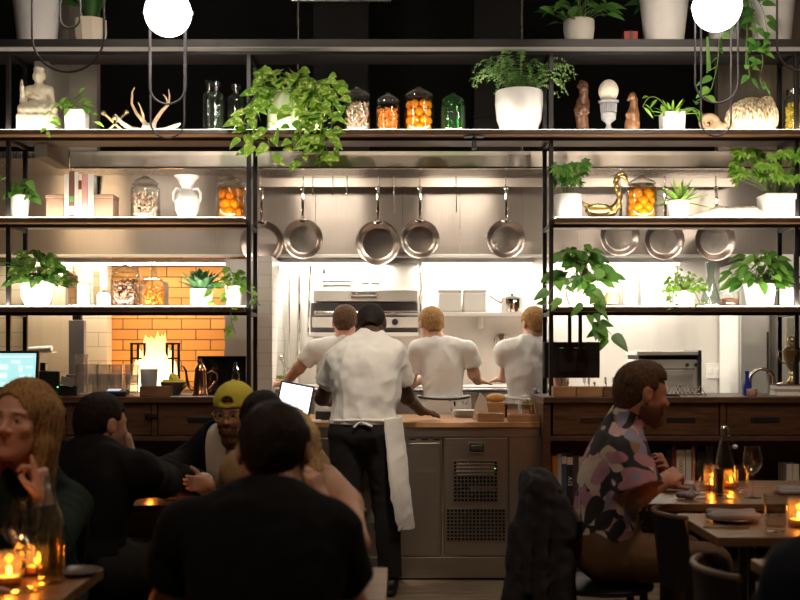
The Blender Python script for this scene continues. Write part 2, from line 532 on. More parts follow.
# ------------------------------------------------------------------ palette
M = {}
M['black_steel'] = mat('black_steel', (.012,.010,.010), .4, .3, var=.3, bump=.05)
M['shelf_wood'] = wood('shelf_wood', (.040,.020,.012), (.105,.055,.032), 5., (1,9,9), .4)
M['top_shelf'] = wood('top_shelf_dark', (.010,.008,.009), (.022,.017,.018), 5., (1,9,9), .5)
M['walnut'] = wood('walnut', (.035,.014,.007), (.125,.055,.026), 4.5, (1.2,6,10), .42)
M['walnut_dark'] = wood('walnut_dark', (.018,.008,.005), (.06,.027,.014), 4.5, (1.2,6,10), .45)
M['pass_wood'] = wood('pass_wood', (.36,.17,.075), (.60,.34,.17), 5., (1.2,9,9), .32)
M['box_wood'] = wood('box_wood', (.30,.14,.06), (.46,.25,.11), 6., (1.5,8,8), .5)
M['box_wood_dark'] = wood('box_wood_dark', (.13,.055,.025), (.24,.115,.05), 6., (1.5,8,8), .5)
M['table_wood'] = wood('table_wood', (.13,.065,.03), (.27,.15,.07), 5., (1.2,7,7), .3)
M['floor_wood'] = wood('floor_wood', (.15,.11,.075), (.34,.26,.185), 3.5, (1,6,1), .55)
M['steel'] = steel('sheet_steel', (.66,.61,.555), .26)
M['steel_sheet'] = steel('pan_wall_steel', (.37,.32,.285), .34, (40,40,1.2), .25, .85, .68)
M['rail_steel'] = mat('rail_steel', (.50,.43,.37), .5, .6, var=.06, vscale=3)
M['hood_lip'] = steel('hood_lip_steel', (.56,.49,.43), .42, (3,3,.2), .12)
M['steel_h'] = steel('counter_steel', (.50,.445,.395), .36, (1.5,60,60), .12)
M['steel_pan'] = steel('pan_steel', (.34,.29,.265), .30, (14,14,14), .0)
M['steel_rim'] = steel('polished_steel', (.78,.74,.69), .12, (14,14,14), .0)
M['steel_dark'] = steel('dark_steel', (.23,.22,.23), .35, (40,40,2), .1)
M['appliance'] = mat('appliance_steel', (.86,.83,.78), .36, .12, var=.04, bump=.03)
M['wall_steel'] = mat('wall_steel', (.80,.765,.71), .42, .5, var=.05, vscale=3, stretch=(3,3,.5))
M['void'] = mat('dark_paint', (.010,.0095,.009), .8, var=.3, vscale=2)
M['duct'] = mat('duct_dark', (.018,.016,.015), .55, .3, var=.3, vscale=2)
M['room'] = mat('dining_wall_paint', (.035,.028,.024), .8, var=.2, vscale=2)
M['greige'] = mat('greige_plaster', (.30,.265,.225), .75, var=.08, vscale=4, bump=.04)
M['grain_panel'] = wood('grain_panel', (.20,.155,.115), (.31,.255,.20), 4., (6,6,1), .6)
M['oven_brick'] = brick('oven_brick', (.58,.27,.055), (.48,.20,.035), (.10,.045,.015), 4.1, .92, .33, .018)
M['cream_tile'] = brick('cream_tile', (.66,.55,.38), (.62,.51,.34), (.36,.29,.19), 4.1, 1.1, .44, .012, rough=.5, bump=.25)
M['white_tile'] = brick('white_tile', (.82,.79,.73), (.80,.77,.71), (.6,.57,.5), 5., .9, .45, .012, rough=.35, bump=.2)
M['blue_grey'] = mat('blue_grey_panel', (.30,.30,.34), .5, .2, var=.12, vscale=5)
M['white_ceramic'] = mat('white_ceramic', (.80,.79,.77), .35, var=.03)
M['matte_pot'] = mat('matte_stone_pot', (.80,.745,.70), .7, var=.05, vscale=8, bump=.03)
M['cream'] = mat('cream_stone', (.50,.45,.34), .6, var=.12, vscale=16, bump=.12, bscale=50)
M['soil'] = mat('dark_soil', (.03,.02,.013), .9, var=.4, bump=.6)
M['sheet_white'] = mat('white_card', (.82,.80,.76), .7, var=.02)
M['black_plastic'] = mat('black_plastic', (.012,.012,.013), .35, var=.2)
M['black_gloss'] = mat('black_gloss', (.008,.008,.009), .12)
M['brass'] = mat('aged_brass', (.66,.46,.17), .3, 1., var=.15, vscale=14)
M['gold_dull'] = mat('dull_brass', (.46,.36,.19), .3, 1., var=.25, vscale=14)
M['copper'] = mat('copper', (.62,.30,.16), .22, 1., var=.1)
M['bronze'] = mat('dark_bronze', (.16,.115,.075), .38, 1., var=.2)
M['glass'] = glass('clear_glass', (.97,.98,.97), 1.8)
M['lid_glass'] = glass('lid_glass', (.92,.93,.92), 3.2, .05, .06)
M['glass_grey'] = glass('bottle_glass', (.86,.90,.88), 2.6, .03, .008)
M['glass_green'] = glass('green_glass', (.22,.80,.22), 1.8, .02, .035)
M['glass_warm'] = glass('candle_glass', (.93,.66,.34), 1.0, .03, .05)
M['blue_glass'] = mat('cobalt_glass', (.02,.035,.30), .08, coat=.5)
M['iron'] = mat('black_iron', (.015,.013,.012), .6, .5)
M['white_plastic'] = mat('white_plastic', (.80,.78,.74), .4, var=.02)
M['candle'] = mat('white_wax', (.85,.82,.74), .5, sss=.2)
M['napkin'] = mat('grey_linen', (.25,.23,.235), .85, var=.1, vscale=30, bump=.15, bscale=300)
M['antler'] = mat('antler_bone', (.42,.30,.19), .55, var=.45, vscale=16)
M['bone'] = mat('pale_bone', (.52,.47,.39), .5, var=.12)
M['carved'] = mat('carved_wood', (.085,.038,.018), .3, var=.45, vscale=22)
M['carved_light'] = mat('carved_light_wood', (.17,.078,.034), .3, var=.35, vscale=18)
M['urn'] = mat('grey_urn_stone', (.26,.26,.27), .6, var=.15)
M['egg'] = mat('ostrich_egg', (.72,.65,.54), .4, var=.06)
M['bulb'] = emit('lit_opal_glass', (1,.95,.88), 9.)
M['led'] = emit('lit_led_strip', (1,.87,.68), 14.)
M['red_box'] = mat('red_card', (.32,.035,.03), .6, var=.1)
M['parcel'] = mat('tan_stone_block', (.33,.21,.145), .6, var=.08)
M['lemon'] = mat('lemon_peel', (.80,.60,.08), .45, var=.1, bump=.2, bscale=150)
M['cord'] = mat('dark_cord', (.055,.045,.05), .6, var=.1)

L_ = {}
L_['pothos'] = leafmat('pothos_leaf', (.09,.26,.025), (.34,.58,.07), (.74,.80,.26), .52)
L_['dark'] = leafmat('dark_green_leaf', (.02,.075,.018), (.08,.21,.045))
L_['mid'] = leafmat('mid_green_leaf', (.045,.17,.03), (.20,.42,.07))
L_['bright'] = leafmat('bright_green_leaf', (.12,.32,.03), (.38,.62,.10))
L_['vari'] = leafmat('variegated_leaf', (.045,.16,.025), (.18,.38,.06), (.58,.66,.24), .56)
L_['fern'] = leafmat('fern_leaf', (.20,.44,.12), (.52,.76,.34))
L_['succ'] = leafmat('succulent_leaf', (.03,.11,.045), (.14,.32,.13), (.45,.58,.38), .58)
M['stem'] = mat('green_stem', (.16,.25,.06), .5, var=.2)
M['stem_dark'] = mat('brown_stem', (.12,.085,.04), .6, var=.2)

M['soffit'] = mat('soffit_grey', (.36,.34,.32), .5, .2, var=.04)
M['book_back'] = mat('book_shelf_back', (.20,.155,.125), .75, var=.1)  # lighter than the cabinet wood; light inside the bookshelf is in the colour
M['shelf_wood_lit'] = wood('shelf_wood_lit_underside', (.22,.105,.045), (.36,.19,.09), 5., (1,9,9), .4)  # lighter copy of the shelf wood; glow on the undersides is in its colour
# ------------------------------------------------------------------ setting
X0, X1, Y0, Y1, ZC = -4.2, 4.2, -2.6, 9.5, 4.4
fl = MB()
rr = random.Random(3)
y = Y0
while y < Y1:
    wd = .145
    x = X0 - rr.random()*1.5
    while x < X1:
        L = 1.6 + rr.random()*1.2
        fl.b2((max(x, X0)+.0015, y+.0015, -.03), (min(x+L, X1)-.0015, min(y+wd, Y1)-.0015, 0)); x += L
    y += wd
struct('floor', fl, M['floor_wood'], smooth=False)
sub = MB().b2((X0, Y0, -.08), (X1, Y1, -.031)); struct('floor_base', sub, M['void'], smooth=False)
struct('ceiling', MB().b2((X0, Y0, ZC), (X1, Y1, ZC+.1)), M['void'], smooth=False)
struct('wall_left', MB().b2((X0-.1, Y0, 0), (X0, Y1, ZC)), M['room'], smooth=False)
struct('wall_right', MB().b2((X1, Y0, 0), (X1+.1, Y1, ZC)), M['room'], smooth=False)
struct('wall_front', MB().b2((X0-.1, Y0-.1, 0), (X1+.1, Y0, ZC)), M['room'], smooth=False)
struct('wall_back', MB().b2((X0-.1, Y1, 0), (X1+.1, Y1+.1, ZC)), M['void'], smooth=False)
# lower kitchen wall behind the cooks (steel), and the tiled stretch of the oven
YW = 8.5
kw = MB()
kw.b2((XX(250,YW), YW, 0), (2.9, YW+.08, 2.30))
struct('wall_kitchen', kw, M['wall_steel'], smooth=False)
struct('wall_oven', MB().b2((-2.30, 8.55, 0), (XX(250,YW)-.004, 8.63, 2.32)), M['oven_brick'], smooth=False)
struct('wall_tile', MB().b2((-3.6, 8.40, 0), (XX(107,8.4), 8.54, 2.32)), M['cream_tile'], smooth=False)
# white pier to the right of the oven mouth
struct('trim_1', MB().b2((XX(258,7.75), 7.7, 0), (XX(273,7.75), 8.49, 2.02)), M['white_tile'], smooth=False)
struct('trim_2', MB().b2((XX(225,7.95), 7.95, 0), (XX(257,7.95), 8.49, 2.02)), mat('pier_plaster', (.62,.58,.58), .6, var=.06), smooth=False)
# upper wall panels left and right of the dark opening above the hood
struct('wall_upper_left', MB().b2((-2.28, 7.42, 2.70), (XX(97,7.42), 7.50, ZC)), M['greige'], smooth=False)
struct('wall_return_left', MB().b2((-2.28, 6.93, 2.575), (-2.20, 7.384, ZC)), M['greige'], smooth=False)
struct('wall_upper_right', MB().b2((XX(718,7.42), 7.42, 2.70), (3.3, 7.50, ZC)), M['grain_panel'], smooth=False)
# dark ducts in the opening above the hood
def duct(px0, px1, Y, label, z0=2.80):
    t = thing('duct', label, 'duct', (XX((px0+px1)/2, Y), Y+.2, z0))
    w = XX(px1, Y)-XX(px0, Y)
    MB().b2((-w/2, -.2, 0), (w/2, .2, ZC-z0-.01)).build('duct_body', M['duct'], t, smooth=False, bevel=.004)
    for zz in (.36, .95):
        MB().b2((-w/2-.012, -.212, zz), (w/2+.012, .212, zz+.02)).build('flange', M['duct'], t, smooth=False, bevel=.003)
duct(313, 368, 8.6, 'dark square duct in the opening above the jars of fruit')
duct(474, 523, 8.6, 'dark square duct in the opening above the fern')
duct(5, 20, 8.0, 'dark square duct at the far upper left behind the big pot', 2.8) if False else None
t = thing('ceiling_bar', 'thin pale horizontal bar high above the pan rack opening', 'bar', W(341, 0, 8.0))
MB().b2((-.36,-.02,-.012), (.36,.02,.012)).build('bar', M['steel'], t, smooth=False, bevel=.004)
for sx in (-.34, .34): MB().tube([(sx,0,.012),(sx,0,ZC-W(341,0,8.0).z)], .006).build('hanger', M['steel'], t)
for px, lab in ((298, 'thin steel hanger rod above the pothos planter'), (522, 'thin steel hanger rod above the fern')):
    t = thing('hanger_rod', lab, 'rod', (XX(px,7.55), 7.55, 2.705))
    MB().tube([(0,0,0),(0,0,ZC-2.706)], .009, 10).build('rod', M['steel'], t)
    MB().lathe([(.03,0),(.03,.01),(.012,.016)], 16).build('flange', M['steel'], t)

# ------------------------------------------------------------------ extraction hood with its steel sheet
HL, HR = -3.3, 2.9
t = thing('extraction_hood', 'long stainless steel extraction hood running above the hanging pans', 'hood', (0, 7.8, 2.05))
o = lambda y, z: (y-7.8, z-2.05)
hm = MB()
hm.b2((-2.2, -.40, .54), (HR, -.385, .645)); hm.build('front_lip', M['hood_lip'], t, smooth=False, bevel=.003)
MB().b2((-2.2, -.415, .525), (HR, -.385, .538)).build('lip_edge', M['steel_rim'], t, smooth=False, bevel=.003)
MB().b2((HL, -.384, .60), (HR, .40, .645)).build('hood_roof', M['steel'], t, smooth=False)
MB().b2((HL, -.384, .53), (HL+.012, .35, .599)).build('side_panel', M['steel'], t, smooth=False)
sh = MB()
xs = [HL, -1.34, -.62, .02, .44, .90, 1.30, HR]
for a, b in zip(xs[:-1], xs[1:]): sh.b2((a+.001, .35, .02), (b-.001, .36, .60))
sh.build('back_sheet', M['steel_sheet'], t, smooth=False)
MB().b2((HL, .30, .0), (HR, .36, .018)).build('sheet_lip', M['brass'] if False else M['appliance'], t, smooth=False, bevel=.003)
# tubes lighting the wall below the sheet
for k, (xa, xb) in enumerate(((-2.9,-1.25), (-.95,-.1), (.15,1.0), (1.15,2.1))):
    tb = thing('hood_light_tube', 'lit white light tube under the hood edge ' + ('over the brick oven', 'over the steel broiler', 'over the wall shelf with white boxes', 'over the white panel at far right')[k], 'lamp', ((xa+xb)/2, 8.28, 2.02), 0, 'light tubes under the hood edge')
    h = (xb-xa)/2
    MB().b2((-h,-.03,.0),(h,.03,.028)).build('lamp_housing', M['white_plastic'], tb, smooth=False, bevel=.003)
    MB().tube([(-h+.02,0,-.006),(h-.02,0,-.006)], .012, 10).build('lamp_tube', emit('lit_tube_%d' % k, (1,.93,.82), 6.) , tb)

# pan rail with hooks
RY = 8.0
t = thing('pan_rail', 'flat steel pan rail with hooks across the hood back', 'rail', (0, RY, ZZ(187,RY)))
hr = ZZ(178,RY)-ZZ(187,RY)
MB().b2((XX(259,RY), -.004, 0), (XX(735,RY), .004, hr)).build('rail_bar', M['rail_steel'], t, smooth=False, bevel=.002)
for px in (262, 400, 550, 732):
    MB().b2((XX(px,RY)-.012, .004, .01), (XX(px,RY)+.012, .148, hr-.01)).build('bracket', M['steel'], t, smooth=False, bevel=.002)
def hook_mb(x, drop=.05):
    m = MB()
    m.tube([(x,.0,hr+.012),(x,-.012,hr+.010),(x,-.014,hr-.02),(x,-.014,-drop),(x,-.022,-drop-.018),(x,-.036,-drop-.012),(x,-.04,-drop+.012)], .0032, 8)
    return m
for px in (260, 303.5, 313, 333, 347, 378.5, 394, 420, 456, 505, 620, 664.5, 715.5):
    hook_mb(XX(px, RY)).build('hook', M['steel_rim'], t)
PAN_N = [0]
def pan(px, py, rpx, hy, label, Y=RY-.055):
    """a frying pan hung by its handle, cooking side to the room"""
    s = FPX/Y; R = rpx/s
    c = W(px, py, Y)
    t = thing('frying_pan', label, 'pan', c, 0, 'steel frying pans on the pan rail')
    prof = [(0.001,.040),(R*.66,.040),(R*.70,.038),(R*.86,.012),(R*.965,-.004),(R,-.006),(R*1.0,-.002),(R*.90,.018),(R*.735,.046),(R*.70,.048),(.001,.048)]
    RT = Euler((PI/2, 0, 0)).to_matrix()
    MB().lathe([(r, -z) for r, z in prof], 40, rot=RT).build('pan_body', M['steel_pan'], t)
    rim = MB(); rim.lathe([(R*.972,-.0055),(R*1.0,-.008),(R*1.012,-.004),(R*.995,0)], 40, rot=RT, closed=True) if False else None
    top = ZZ(hy, Y) - c.z
    hd = MB()
    hd.tube([(0,.004,R*.93),(0,-.014,R*1.02),(0,-.024,R*1.12),(0,-.026,top*.6+R*.4),(0,-.018,top-.03),(0,-.012,top-.006)], [.012,.012,.010,.011,.011,.007], 10, flat=.5)
    hn = hd.build('handle', M['steel_rim'], t)
    rv = MB()
    for sx in (-.02, .02): rv.ball((sx, -.006, R*.86), .006, 8, 6)
    rv.b2((-.032,-.005,R*.82),(.032,.001,R*.96))
    rv.build('rivet_plate', M['steel_rim'], t, bevel=.002)
    lo = MB(); lo.tube([(.012*math.cos(a), -.020, top+.006+.016*math.sin(a)) for a in [2*PI*k/14 for k in range(15)]], .0032, 6, caps=False)
    lo.build('hanging_loop', M['steel_rim'], t)
    return t
pan(262, 242.5, 22, 190, 'wide steel frying pan hanging half behind the black shelf post')
pan(303, 239, 20, 190, 'small steel frying pan with bluish base hanging second from the left on the rail')
pan(378, 243, 22.5, 190, 'widest steel frying pan hanging above the cook in the white shirt')
pan(420, 239, 19.5, 190, 'small steel frying pan hanging beside the widest pan, over the wall shelf end')
pan(506, 239, 19.5, 190, 'small steel frying pan hanging alone near the right shelf post')
pan(620, 236, 20, 190, 'steel frying pan hanging under the right shelf, below the swan')
pan(664.5, 240, 20, 190, 'steel frying pan hanging under the right shelf, above the fine-leaved plant')
pan(715.5, 240, 20.5, 190, 'steel frying pan hanging furthest right under the shelf with the long shell')
# long spatula hung on an empty hook
t = thing('hanging_skewer', 'thin steel skewer hanging from the rail between two pans', 'skewer', (XX(456,RY), RY-.04, ZZ(213,RY)))
MB().tube([(0,0,0),(0,0,ZZ(192,RY)-ZZ(213,RY))], .004, 8).build('rod', M['steel_rim'], t)
t2 = dup(t, (XX(394,RY), RY-.04, ZZ(213,RY)), label='thin steel skewer hanging from the rail right of the widest pan')

# ------------------------------------------------------------------ left-hand oven corner
Yp = 7.9
t = thing('steel_post', 'bluish grey steel post beside the cream tiled wall', 'post', (XX(77.5,Yp), Yp, 0))
MB().b2((-.055,-.03,0),(.055,.03,ZZ(320,Yp))).build('post', M['blue_grey'], t, smooth=False, bevel=.006)
MB().b2((-.03,-.025,ZZ(320,Yp)),(.03,.025,ZZ(312,Yp))).build('post_cap', M['iron'], t, smooth=False, bevel=.004)
Ys = 8.36
t = thing('steel_screen', 'pale brushed steel screen standing left of the oven', 'screen', (XX(50,Ys), Ys, 0))
MB().b2((-.17,-.012,0),(.17,.012,ZZ(256,Ys))).build('screen_panel', mat('warm_steel_screen', (.70,.56,.38), .45, .2, var=.08, vscale=3, stretch=(6,6,.4)), t, smooth=False, bevel=.003)
MB().b2((-.19,-.02,0),(-.17,.02,ZZ(256,Ys))).build('screen_edge', M['steel_rim'], t, smooth=False, bevel=.003)
t = thing('ticket_shelf', 'rounded pale steel tray fixed on the screen above the monitor', 'tray', (XX(33,7.95), 8.06, ZZ(350,7.95)))
MB().tube([(-.10,0,0),(.10,0,.012)], .03, 14, flat=.7).build('tray_roll', M['appliance'], t)
MB().b2((-.10,.0,-.02),(.10,.12,-.012)).build('tray_plate', M['appliance'], t, smooth=False, bevel=.003)
# oven back smoke stain is in the brick; two grill cages and the fire
def cage(px0, px1, label):
    Y = 8.15
    t = thing('grill_cage', label, 'grill', (XX((px0+px1)/2,Y), Y, ZZ(391,Y)), 0, 'black iron cages beside the fire')
    w = (XX(px1,Y)-XX(px0,Y))/2; h = ZZ(343,Y)-ZZ(391,Y)
    for sx in (-w, 0, w):
        MB().b2((sx-.009,-.02,0),(sx+.009,0,h)).build('upright', M['iron'], t, smooth=False, bevel=.002)
    for zz in (h*.3, h*.66, h-.012):
        MB().b2((-w-.009,-.024,zz),(w+.009,.004,zz+.014)).build('crossbar', M['iron'], t, smooth=False, bevel=.002)
cage(132, 145, 'black iron grill cage standing left of the flames')
cage(167, 179, 'black iron grill cage standing right of the flames')
oc = thing('oven_hearth', 'dark stone hearth counter carrying the open fire', 'hearth', (-1.72, 8.15, 0))
MB().b2((-.46,-.30,0),(.42,.35,ZZ(391,8.15)-.0)).build('hearth_block', M['iron'], oc, smooth=False, bevel=.01)
def flame_sdf():
    s = SDF(.008)
    r = random.Random(5)
    base = np.array(W(155, 391, 8.2)); 
    for k in range(20):
        a = r.uniform(-1, 1)
        h = (.46 - .20*abs(a))*r.uniform(.75, 1.1)
        p = base + np.array([a*.13, r.uniform(-.05,.05), .02])
        q = p + np.array([r.uniform(-.02,.02)-a*.03, r.uniform(-.02,.02), h*.55])
        e = q + np.array([r.uniform(-.03,.03), 0, h*.45])
        s.cone(p, q, .055, .045, .04); s.cone(q, e, .042, .004, .03)
    return s
def flame_mat():
    m, nt, b = _nt('fire_flame'); nt.nodes.remove(b)
    tc = N(nt, 'ShaderNodeTexCoord'); sp = N(nt, 'ShaderNodeSeparateXYZ'); nt.links.new(tc.outputs['Object'], sp.inputs[0])
    mr = N(nt, 'ShaderNodeMapRange'); mr.inputs['From Max'].default_value = .42; nt.links.new(sp.outputs['Z'], mr.inputs['Value'])
    rp = ramp(nt, [(0,(1,.76,.42)), (.45,(1,.60,.22)), (1,(1,.32,.06))]); nt.links.new(mr.outputs[0], rp.inputs[0])
    em = N(nt, 'ShaderNodeEmission', Strength=5.); nt.links.new(rp.outputs[0], em.inputs[0])
    tr = N(nt, 'ShaderNodeBsdfTransparent')
    lw = N(nt, 'ShaderNodeLayerWeight', Blend=.35)
    mx = N(nt, 'ShaderNodeMixShader'); nt.links.new(lw.outputs['Facing'], mx.inputs[0]); nt.links.new(em.outputs[0], mx.inputs[1]); nt.links.new(tr.outputs[0], mx.inputs[2])
    nt.links.new(mx.outputs[0], nt.nodes['Material Output'].inputs[0]); return m
fb = W(155, 391, 8.2)
fo = sdf_obj('fire', flame_sdf(), flame_mat(), None, fb, 1); fo.location = fb
tag(fo, 'blazing orange and white fire in the brick oven', 'fire', kind='stuff')

# ------------------------------------------------------------------ steel broiler on the back wall
Yb = 8.18
sb_ = FPX/Yb
t = thing('broiler', 'bright stainless broiler unit with handles mounted on the back wall', 'broiler', (XX(364,Yb), Yb, ZZ(336,Yb)))
def B(px, py):  # local coordinates on the broiler's front
    p = W(px, py, Yb); return p.x - t.location.x, p.z - t.location.z
def bbox_(px0, py0, px1, py1, y0, y1, name, m, bev=.004, par=None):
    a = B(px0, py1); b = B(px1, py0)
    return MB().b2((a[0], y0, a[1]), (b[0], y1, b[1])).build(name, m, par or t, smooth=False, bevel=bev)
ub = bbox_(317, 262, 418, 290, .10, .31, 'upper_body', M['appliance'])
lid_ = bbox_(313, 290, 418, 301, .0, .31, 'front_panel', M['appliance'])
bbox_(309, 302, 418, 332, .12, .31, 'fire_box', M['steel_dark'])
cp = bbox_(312, 317, 418, 327.5, .0, .12, 'control_panel', M['appliance'])
bbox_(309, 332.5, 418, 336.5, -.02, .31, 'drip_tray', M['appliance'])
bbox_(321.5, 266, 324.5, 273, .085, .099, 'vent_slot', M['iron'], .001, ub)
for (a0, b0, a1, b1) in ((322, 279, 352, 282), (322, 284, 350, 287), (361, 281, 379, 285)):
    p = B(a0, (b0+b1)/2); q = B(a1, (b0+b1)/2)
    MB().tube([(p[0], .10, p[1]), (p[0]+.01, .06, p[1]), (q[0]-.01, .06, q[1]), (q[0], .10, q[1])], .010, 10).build('grip_bar', M['steel_rim'], t)
p = B(351, 295); q = B(377, 295)
MB().b2((p[0], -.012, p[1]-.022), (q[0], 0, p[1]+.024)).build('handle_recess', M['steel_dark'], lid_, smooth=False, bevel=.003)
MB().tube([(p[0]-.004, 0, p[1]), (p[0]+.012, -.04, p[1]), (q[0]-.012, -.04, q[1]), (q[0]+.004, 0, q[1])], .011, 10).build('handle', M['steel_rim'], lid_)
p = B(314, 313); q = B(418, 313)
MB().tube([(p[0], .02, p[1]), (q[0], .02, q[1])], .018, 12).build('front_tube', M['steel_rim'], t)
for px in (395, 345):
    p = B(px, 322)
    MB().lathe([(.024,0),(.024,.008),(.019,.012),(.017,.034),(.0,.036)], 18, (p[0], 0, p[1]), (PI/2,0,0)).build('knob', M['black_plastic'], cp)
MB().tube([(B(310,0)[0], .05, B(0,262)[1]-.02),(B(307,0)[0], .05, B(0,336)[1])], .008, 8).build('side_rail', M['steel_rim'], t)
wp = thing('wall_bracket', 'steel wall bracket carrying the broiler', 'bracket', (XX(364,Yb), 8.49, ZZ(336,Yb)+.1)) if False else None

# wall shelf with containers
Yh = 8.2
t = thing('wall_shelf', 'steel wall shelf with white boxes on the bright back wall', 'shelf', (XX(482,Yh), 8.34, ZZ(316,Yh)))
MB().b2((-.46,-.15,0),(.47,.155,.028)).build('shelf_plate', M['appliance'], t, smooth=False, bevel=.004)
for sx in (-.38, .0, .38): MB().b2((sx-.012,-.10,-.09),(sx+.012,.155,0)).build('bracket', M['appliance'], t, smooth=False, bevel=.004)
def wbox(px0, px1, py, lab):
    Y = 8.25; z = ZZ(316,Yh)+.029
    b = thing('food_box', lab, 'box', ((XX(px0,Y)+XX(px1,Y))/2, Y+.06, z), 0, 'white boxes on the wall shelf')
    w = (XX(px1,Y)-XX(px0,Y))/2 - .003; h = ZZ(py,Y)-z
    MB().b2((-w,-.09,0),(w,.09,h*.86)).build('box_body', M['white_plastic'], b, smooth=False, bevel=.012)
    MB().b2((-w-.002,-.093,h*.86),(w+.002,.093,h)).build('box_lid', M['white_plastic'], b, smooth=False, bevel=.006)
wbox(438, 462, 289, 'left of two white plastic boxes on the wall shelf')
wbox(463, 487, 289, 'right of two white plastic boxes on the wall shelf, next to the pot')
Y = 8.27
t = thing('sauce_pot', 'small steel saucepot on the wall shelf right of the white boxes', 'pot', (XX(512,Y), Y, ZZ(316,Yh)+.029))
MB().lathe([(.001,0),(.075,0),(.08,.01),(.08,.10),(.084,.103),(.077,.103),(.074,.012),(.001,.012)], 28).build('pot_body', M['steel_rim'], t)
MB().lathe([(.083,.104),(.06,.118),(.012,.126),(.012,.138),(.001,.14)], 24).build('pot_lid', M['steel_rim'], t)
MB().tube([(-.08,0,.07),(-.12,0,.09),(-.165,0,.12)], [.009,.008,.008], 8).build('pot_handle', M['steel_rim'], t)
# steel counter behind the cooks
Yc = 7.95
t = thing('cooking_counter', 'long steel cooking counter behind the white-clad cooks', 'counter', (.6, 8.2, 0))
zc = ZZ(386,Yc)
MB().b2((-1.55,-.25,zc-.05),(.58,.29,zc)).build('countertop', M['appliance'], t, smooth=False, bevel=.006)
MB().b2((-1.53,-.22,.12),(.57,.285,zc-.05)).build('counter_body', M['steel_h'], t, smooth=False, bevel=.004)
MB().tube([(-1.5,-.30,zc-.03),(.55,-.30,zc-.03)], .015, 10).build('counter_rail', M['steel_dark'], t)
for x in (-1.4,-.5,.5): MB().tube([(x,-.1,0),(x,-.1,.12)], .02).build('foot', M['steel_dark'], t)
for x in (-1.4,-.5,.5): MB().tube([(x,-.30,zc-.03),(x,-.24,zc-.03)], .010).build('rail_bracket', M['steel_dark'], t)
# thermometer probe hung on the wall
t = thing('hand_shower', 'small spray nozzle with round backplate on the back wall between the cooks', 'sprayer', W(501, 341, 8.46))
MB().lathe([(.058,.028),(.058,.036),(.0,.038)], 28, rot=(PI/2,0,0)).build('backplate', M['steel'], t)
MB().tube([(0,-.045,-.34),(0,-.045,-.05)], .007, 8).build('hose', M['steel_rim'], t)
MB().tube([(0,-.045,-.06),(0,-.045,-.01),(0,-.05,.03)], [.013,.017,.015], 12).build('nozzle', M['bronze'], t)
MB().lathe([(.02,0),(.022,.02),(.018,.024)], 16, (0,-.05,.03)).build('nozzle_cap', M['bronze'], t)
MB().tube([(0,-.045,-.02),(0,-.03,-.02)], .012, 10).build('holder', M['steel_rim'], t)
# vertical joints and pipes on the wall behind
def pipe(px, py0, py1, Y, lab, r=.010):
    t = thing('wall_pipe', lab, 'pipe', (XX(px,Y), Y, ZZ(py1,Y)))
    MB().tube([(0,0,0),(0,0,ZZ(py0,Y)-ZZ(py1,Y))], r, 10).build('pipe', M['steel_rim'], t)
    MB().b2((-.016,-.0,.1),(.016,.03,.13)).build('clip', M['steel'], t, smooth=False, bevel=.002)
pipe(299, 262, 384, 8.45, 'thin steel pipe on the wall left of the broiler')
pipe(421, 258, 312, 8.45, 'thin steel pipe on the wall between broiler and white boxes')
pipe(289, 262, 384, 8.45, 'thin steel pipe on the wall nearest the white tiled pier', .006)

# ------------------------------------------------------------------ right-hand kitchen corner
Yr = 8.0
t = thing('white_cooler', 'tall bright white cooler panel standing by the trophy', 'cooler', (XX(754,Yr), Yr+.25, 0))
w = (XX(770,Yr)-XX(738,Yr))/2
MB().b2((-w,-.25,0),(w,.22,ZZ(262,Yr))).build('cooler_body', M['white_plastic'], t, smooth=False, bevel=.01)
MB().b2((-w+.015,-.262,.2),(w-.015,-.251,ZZ(268,Yr))).build('cooler_door', M['white_plastic'], t, smooth=False, bevel=.006)
MB().b2((w-.035,-.285,1.2),(w-.02,-.262,1.5)).build('door_handle', M['steel'], t, smooth=False, bevel=.003)
t = thing('steel_locker', 'tall brushed steel cabinet side at the far right behind the trophy', 'cabinet', (XX(790,Yr)+.02, Yr+.25, 0))
MB().b2((-.10,-.28,0),(.35,.22,2.04)).build('locker_body', M['appliance'], t, smooth=False, bevel=.006)
MB().b2((-.06,-.295,ZZ(366,Yr)),(.0,-.281,ZZ(318,Yr))).build('pale_panel', M['cream'], t, smooth=False, bevel=.003)
# panini press style toaster
Y = 7.8
t = thing('salamander_grill', 'steel salamander grill with a dark slot on the counter behind the seated man', 'grill', (XX(668,Y), Y+.2, ZZ(394,Y)))
w = (XX(699,Y)-XX(639,Y))/2; h = ZZ(351,Y)-ZZ(394,Y)
MB().b2((-w,-.2,.01),(w,.2,h*.80)).build('grill_body', M['appliance'], t, smooth=False, bevel=.006)
MB().b2((-w+.01,-.18,h*.80),(w-.01,.2,h*.90)).build('heat_slot', M['iron'], t, smooth=False)
MB().b2((-w-.01,-.21,h*.90),(w,.2,h)).build('grill_hood', M['appliance'], t, smooth=False, bevel=.006)
MB().b2((-w+.02,-.208,h*.20),(w-.02,-.2,h*.56)).build('front_door', M['appliance'], t, smooth=False, bevel=.003)
MB().b2((w,-.215,0),(w+.022,.2,h*1.02)).build('side_rail', M['steel_dark'], t, smooth=False, bevel=.003)
MB().tube([(-w+.03,-.225,h*.58),(w-.03,-.225,h*.58)], .006).build('door_bar', M['steel_rim'], t)
for sx in (w-.08, w-.02): MB().lathe([(.012,0),(.012,.02),(0,.022)], 12, (sx,-.205,h*.68), (PI/2,0,0)).build('knob', M['steel_dark'], t)
for sx in (-1,1):
    for sy in (-1,1): MB().lathe([(.015,0),(.015,.012)], 10, (sx*(w-.03), sy*.16, 0)).build('foot', M['iron'], t)
bc = thing('rear_counter', 'steel counter in the right kitchen corner under the grill', 'counter', (1.95, 8.05, 0))
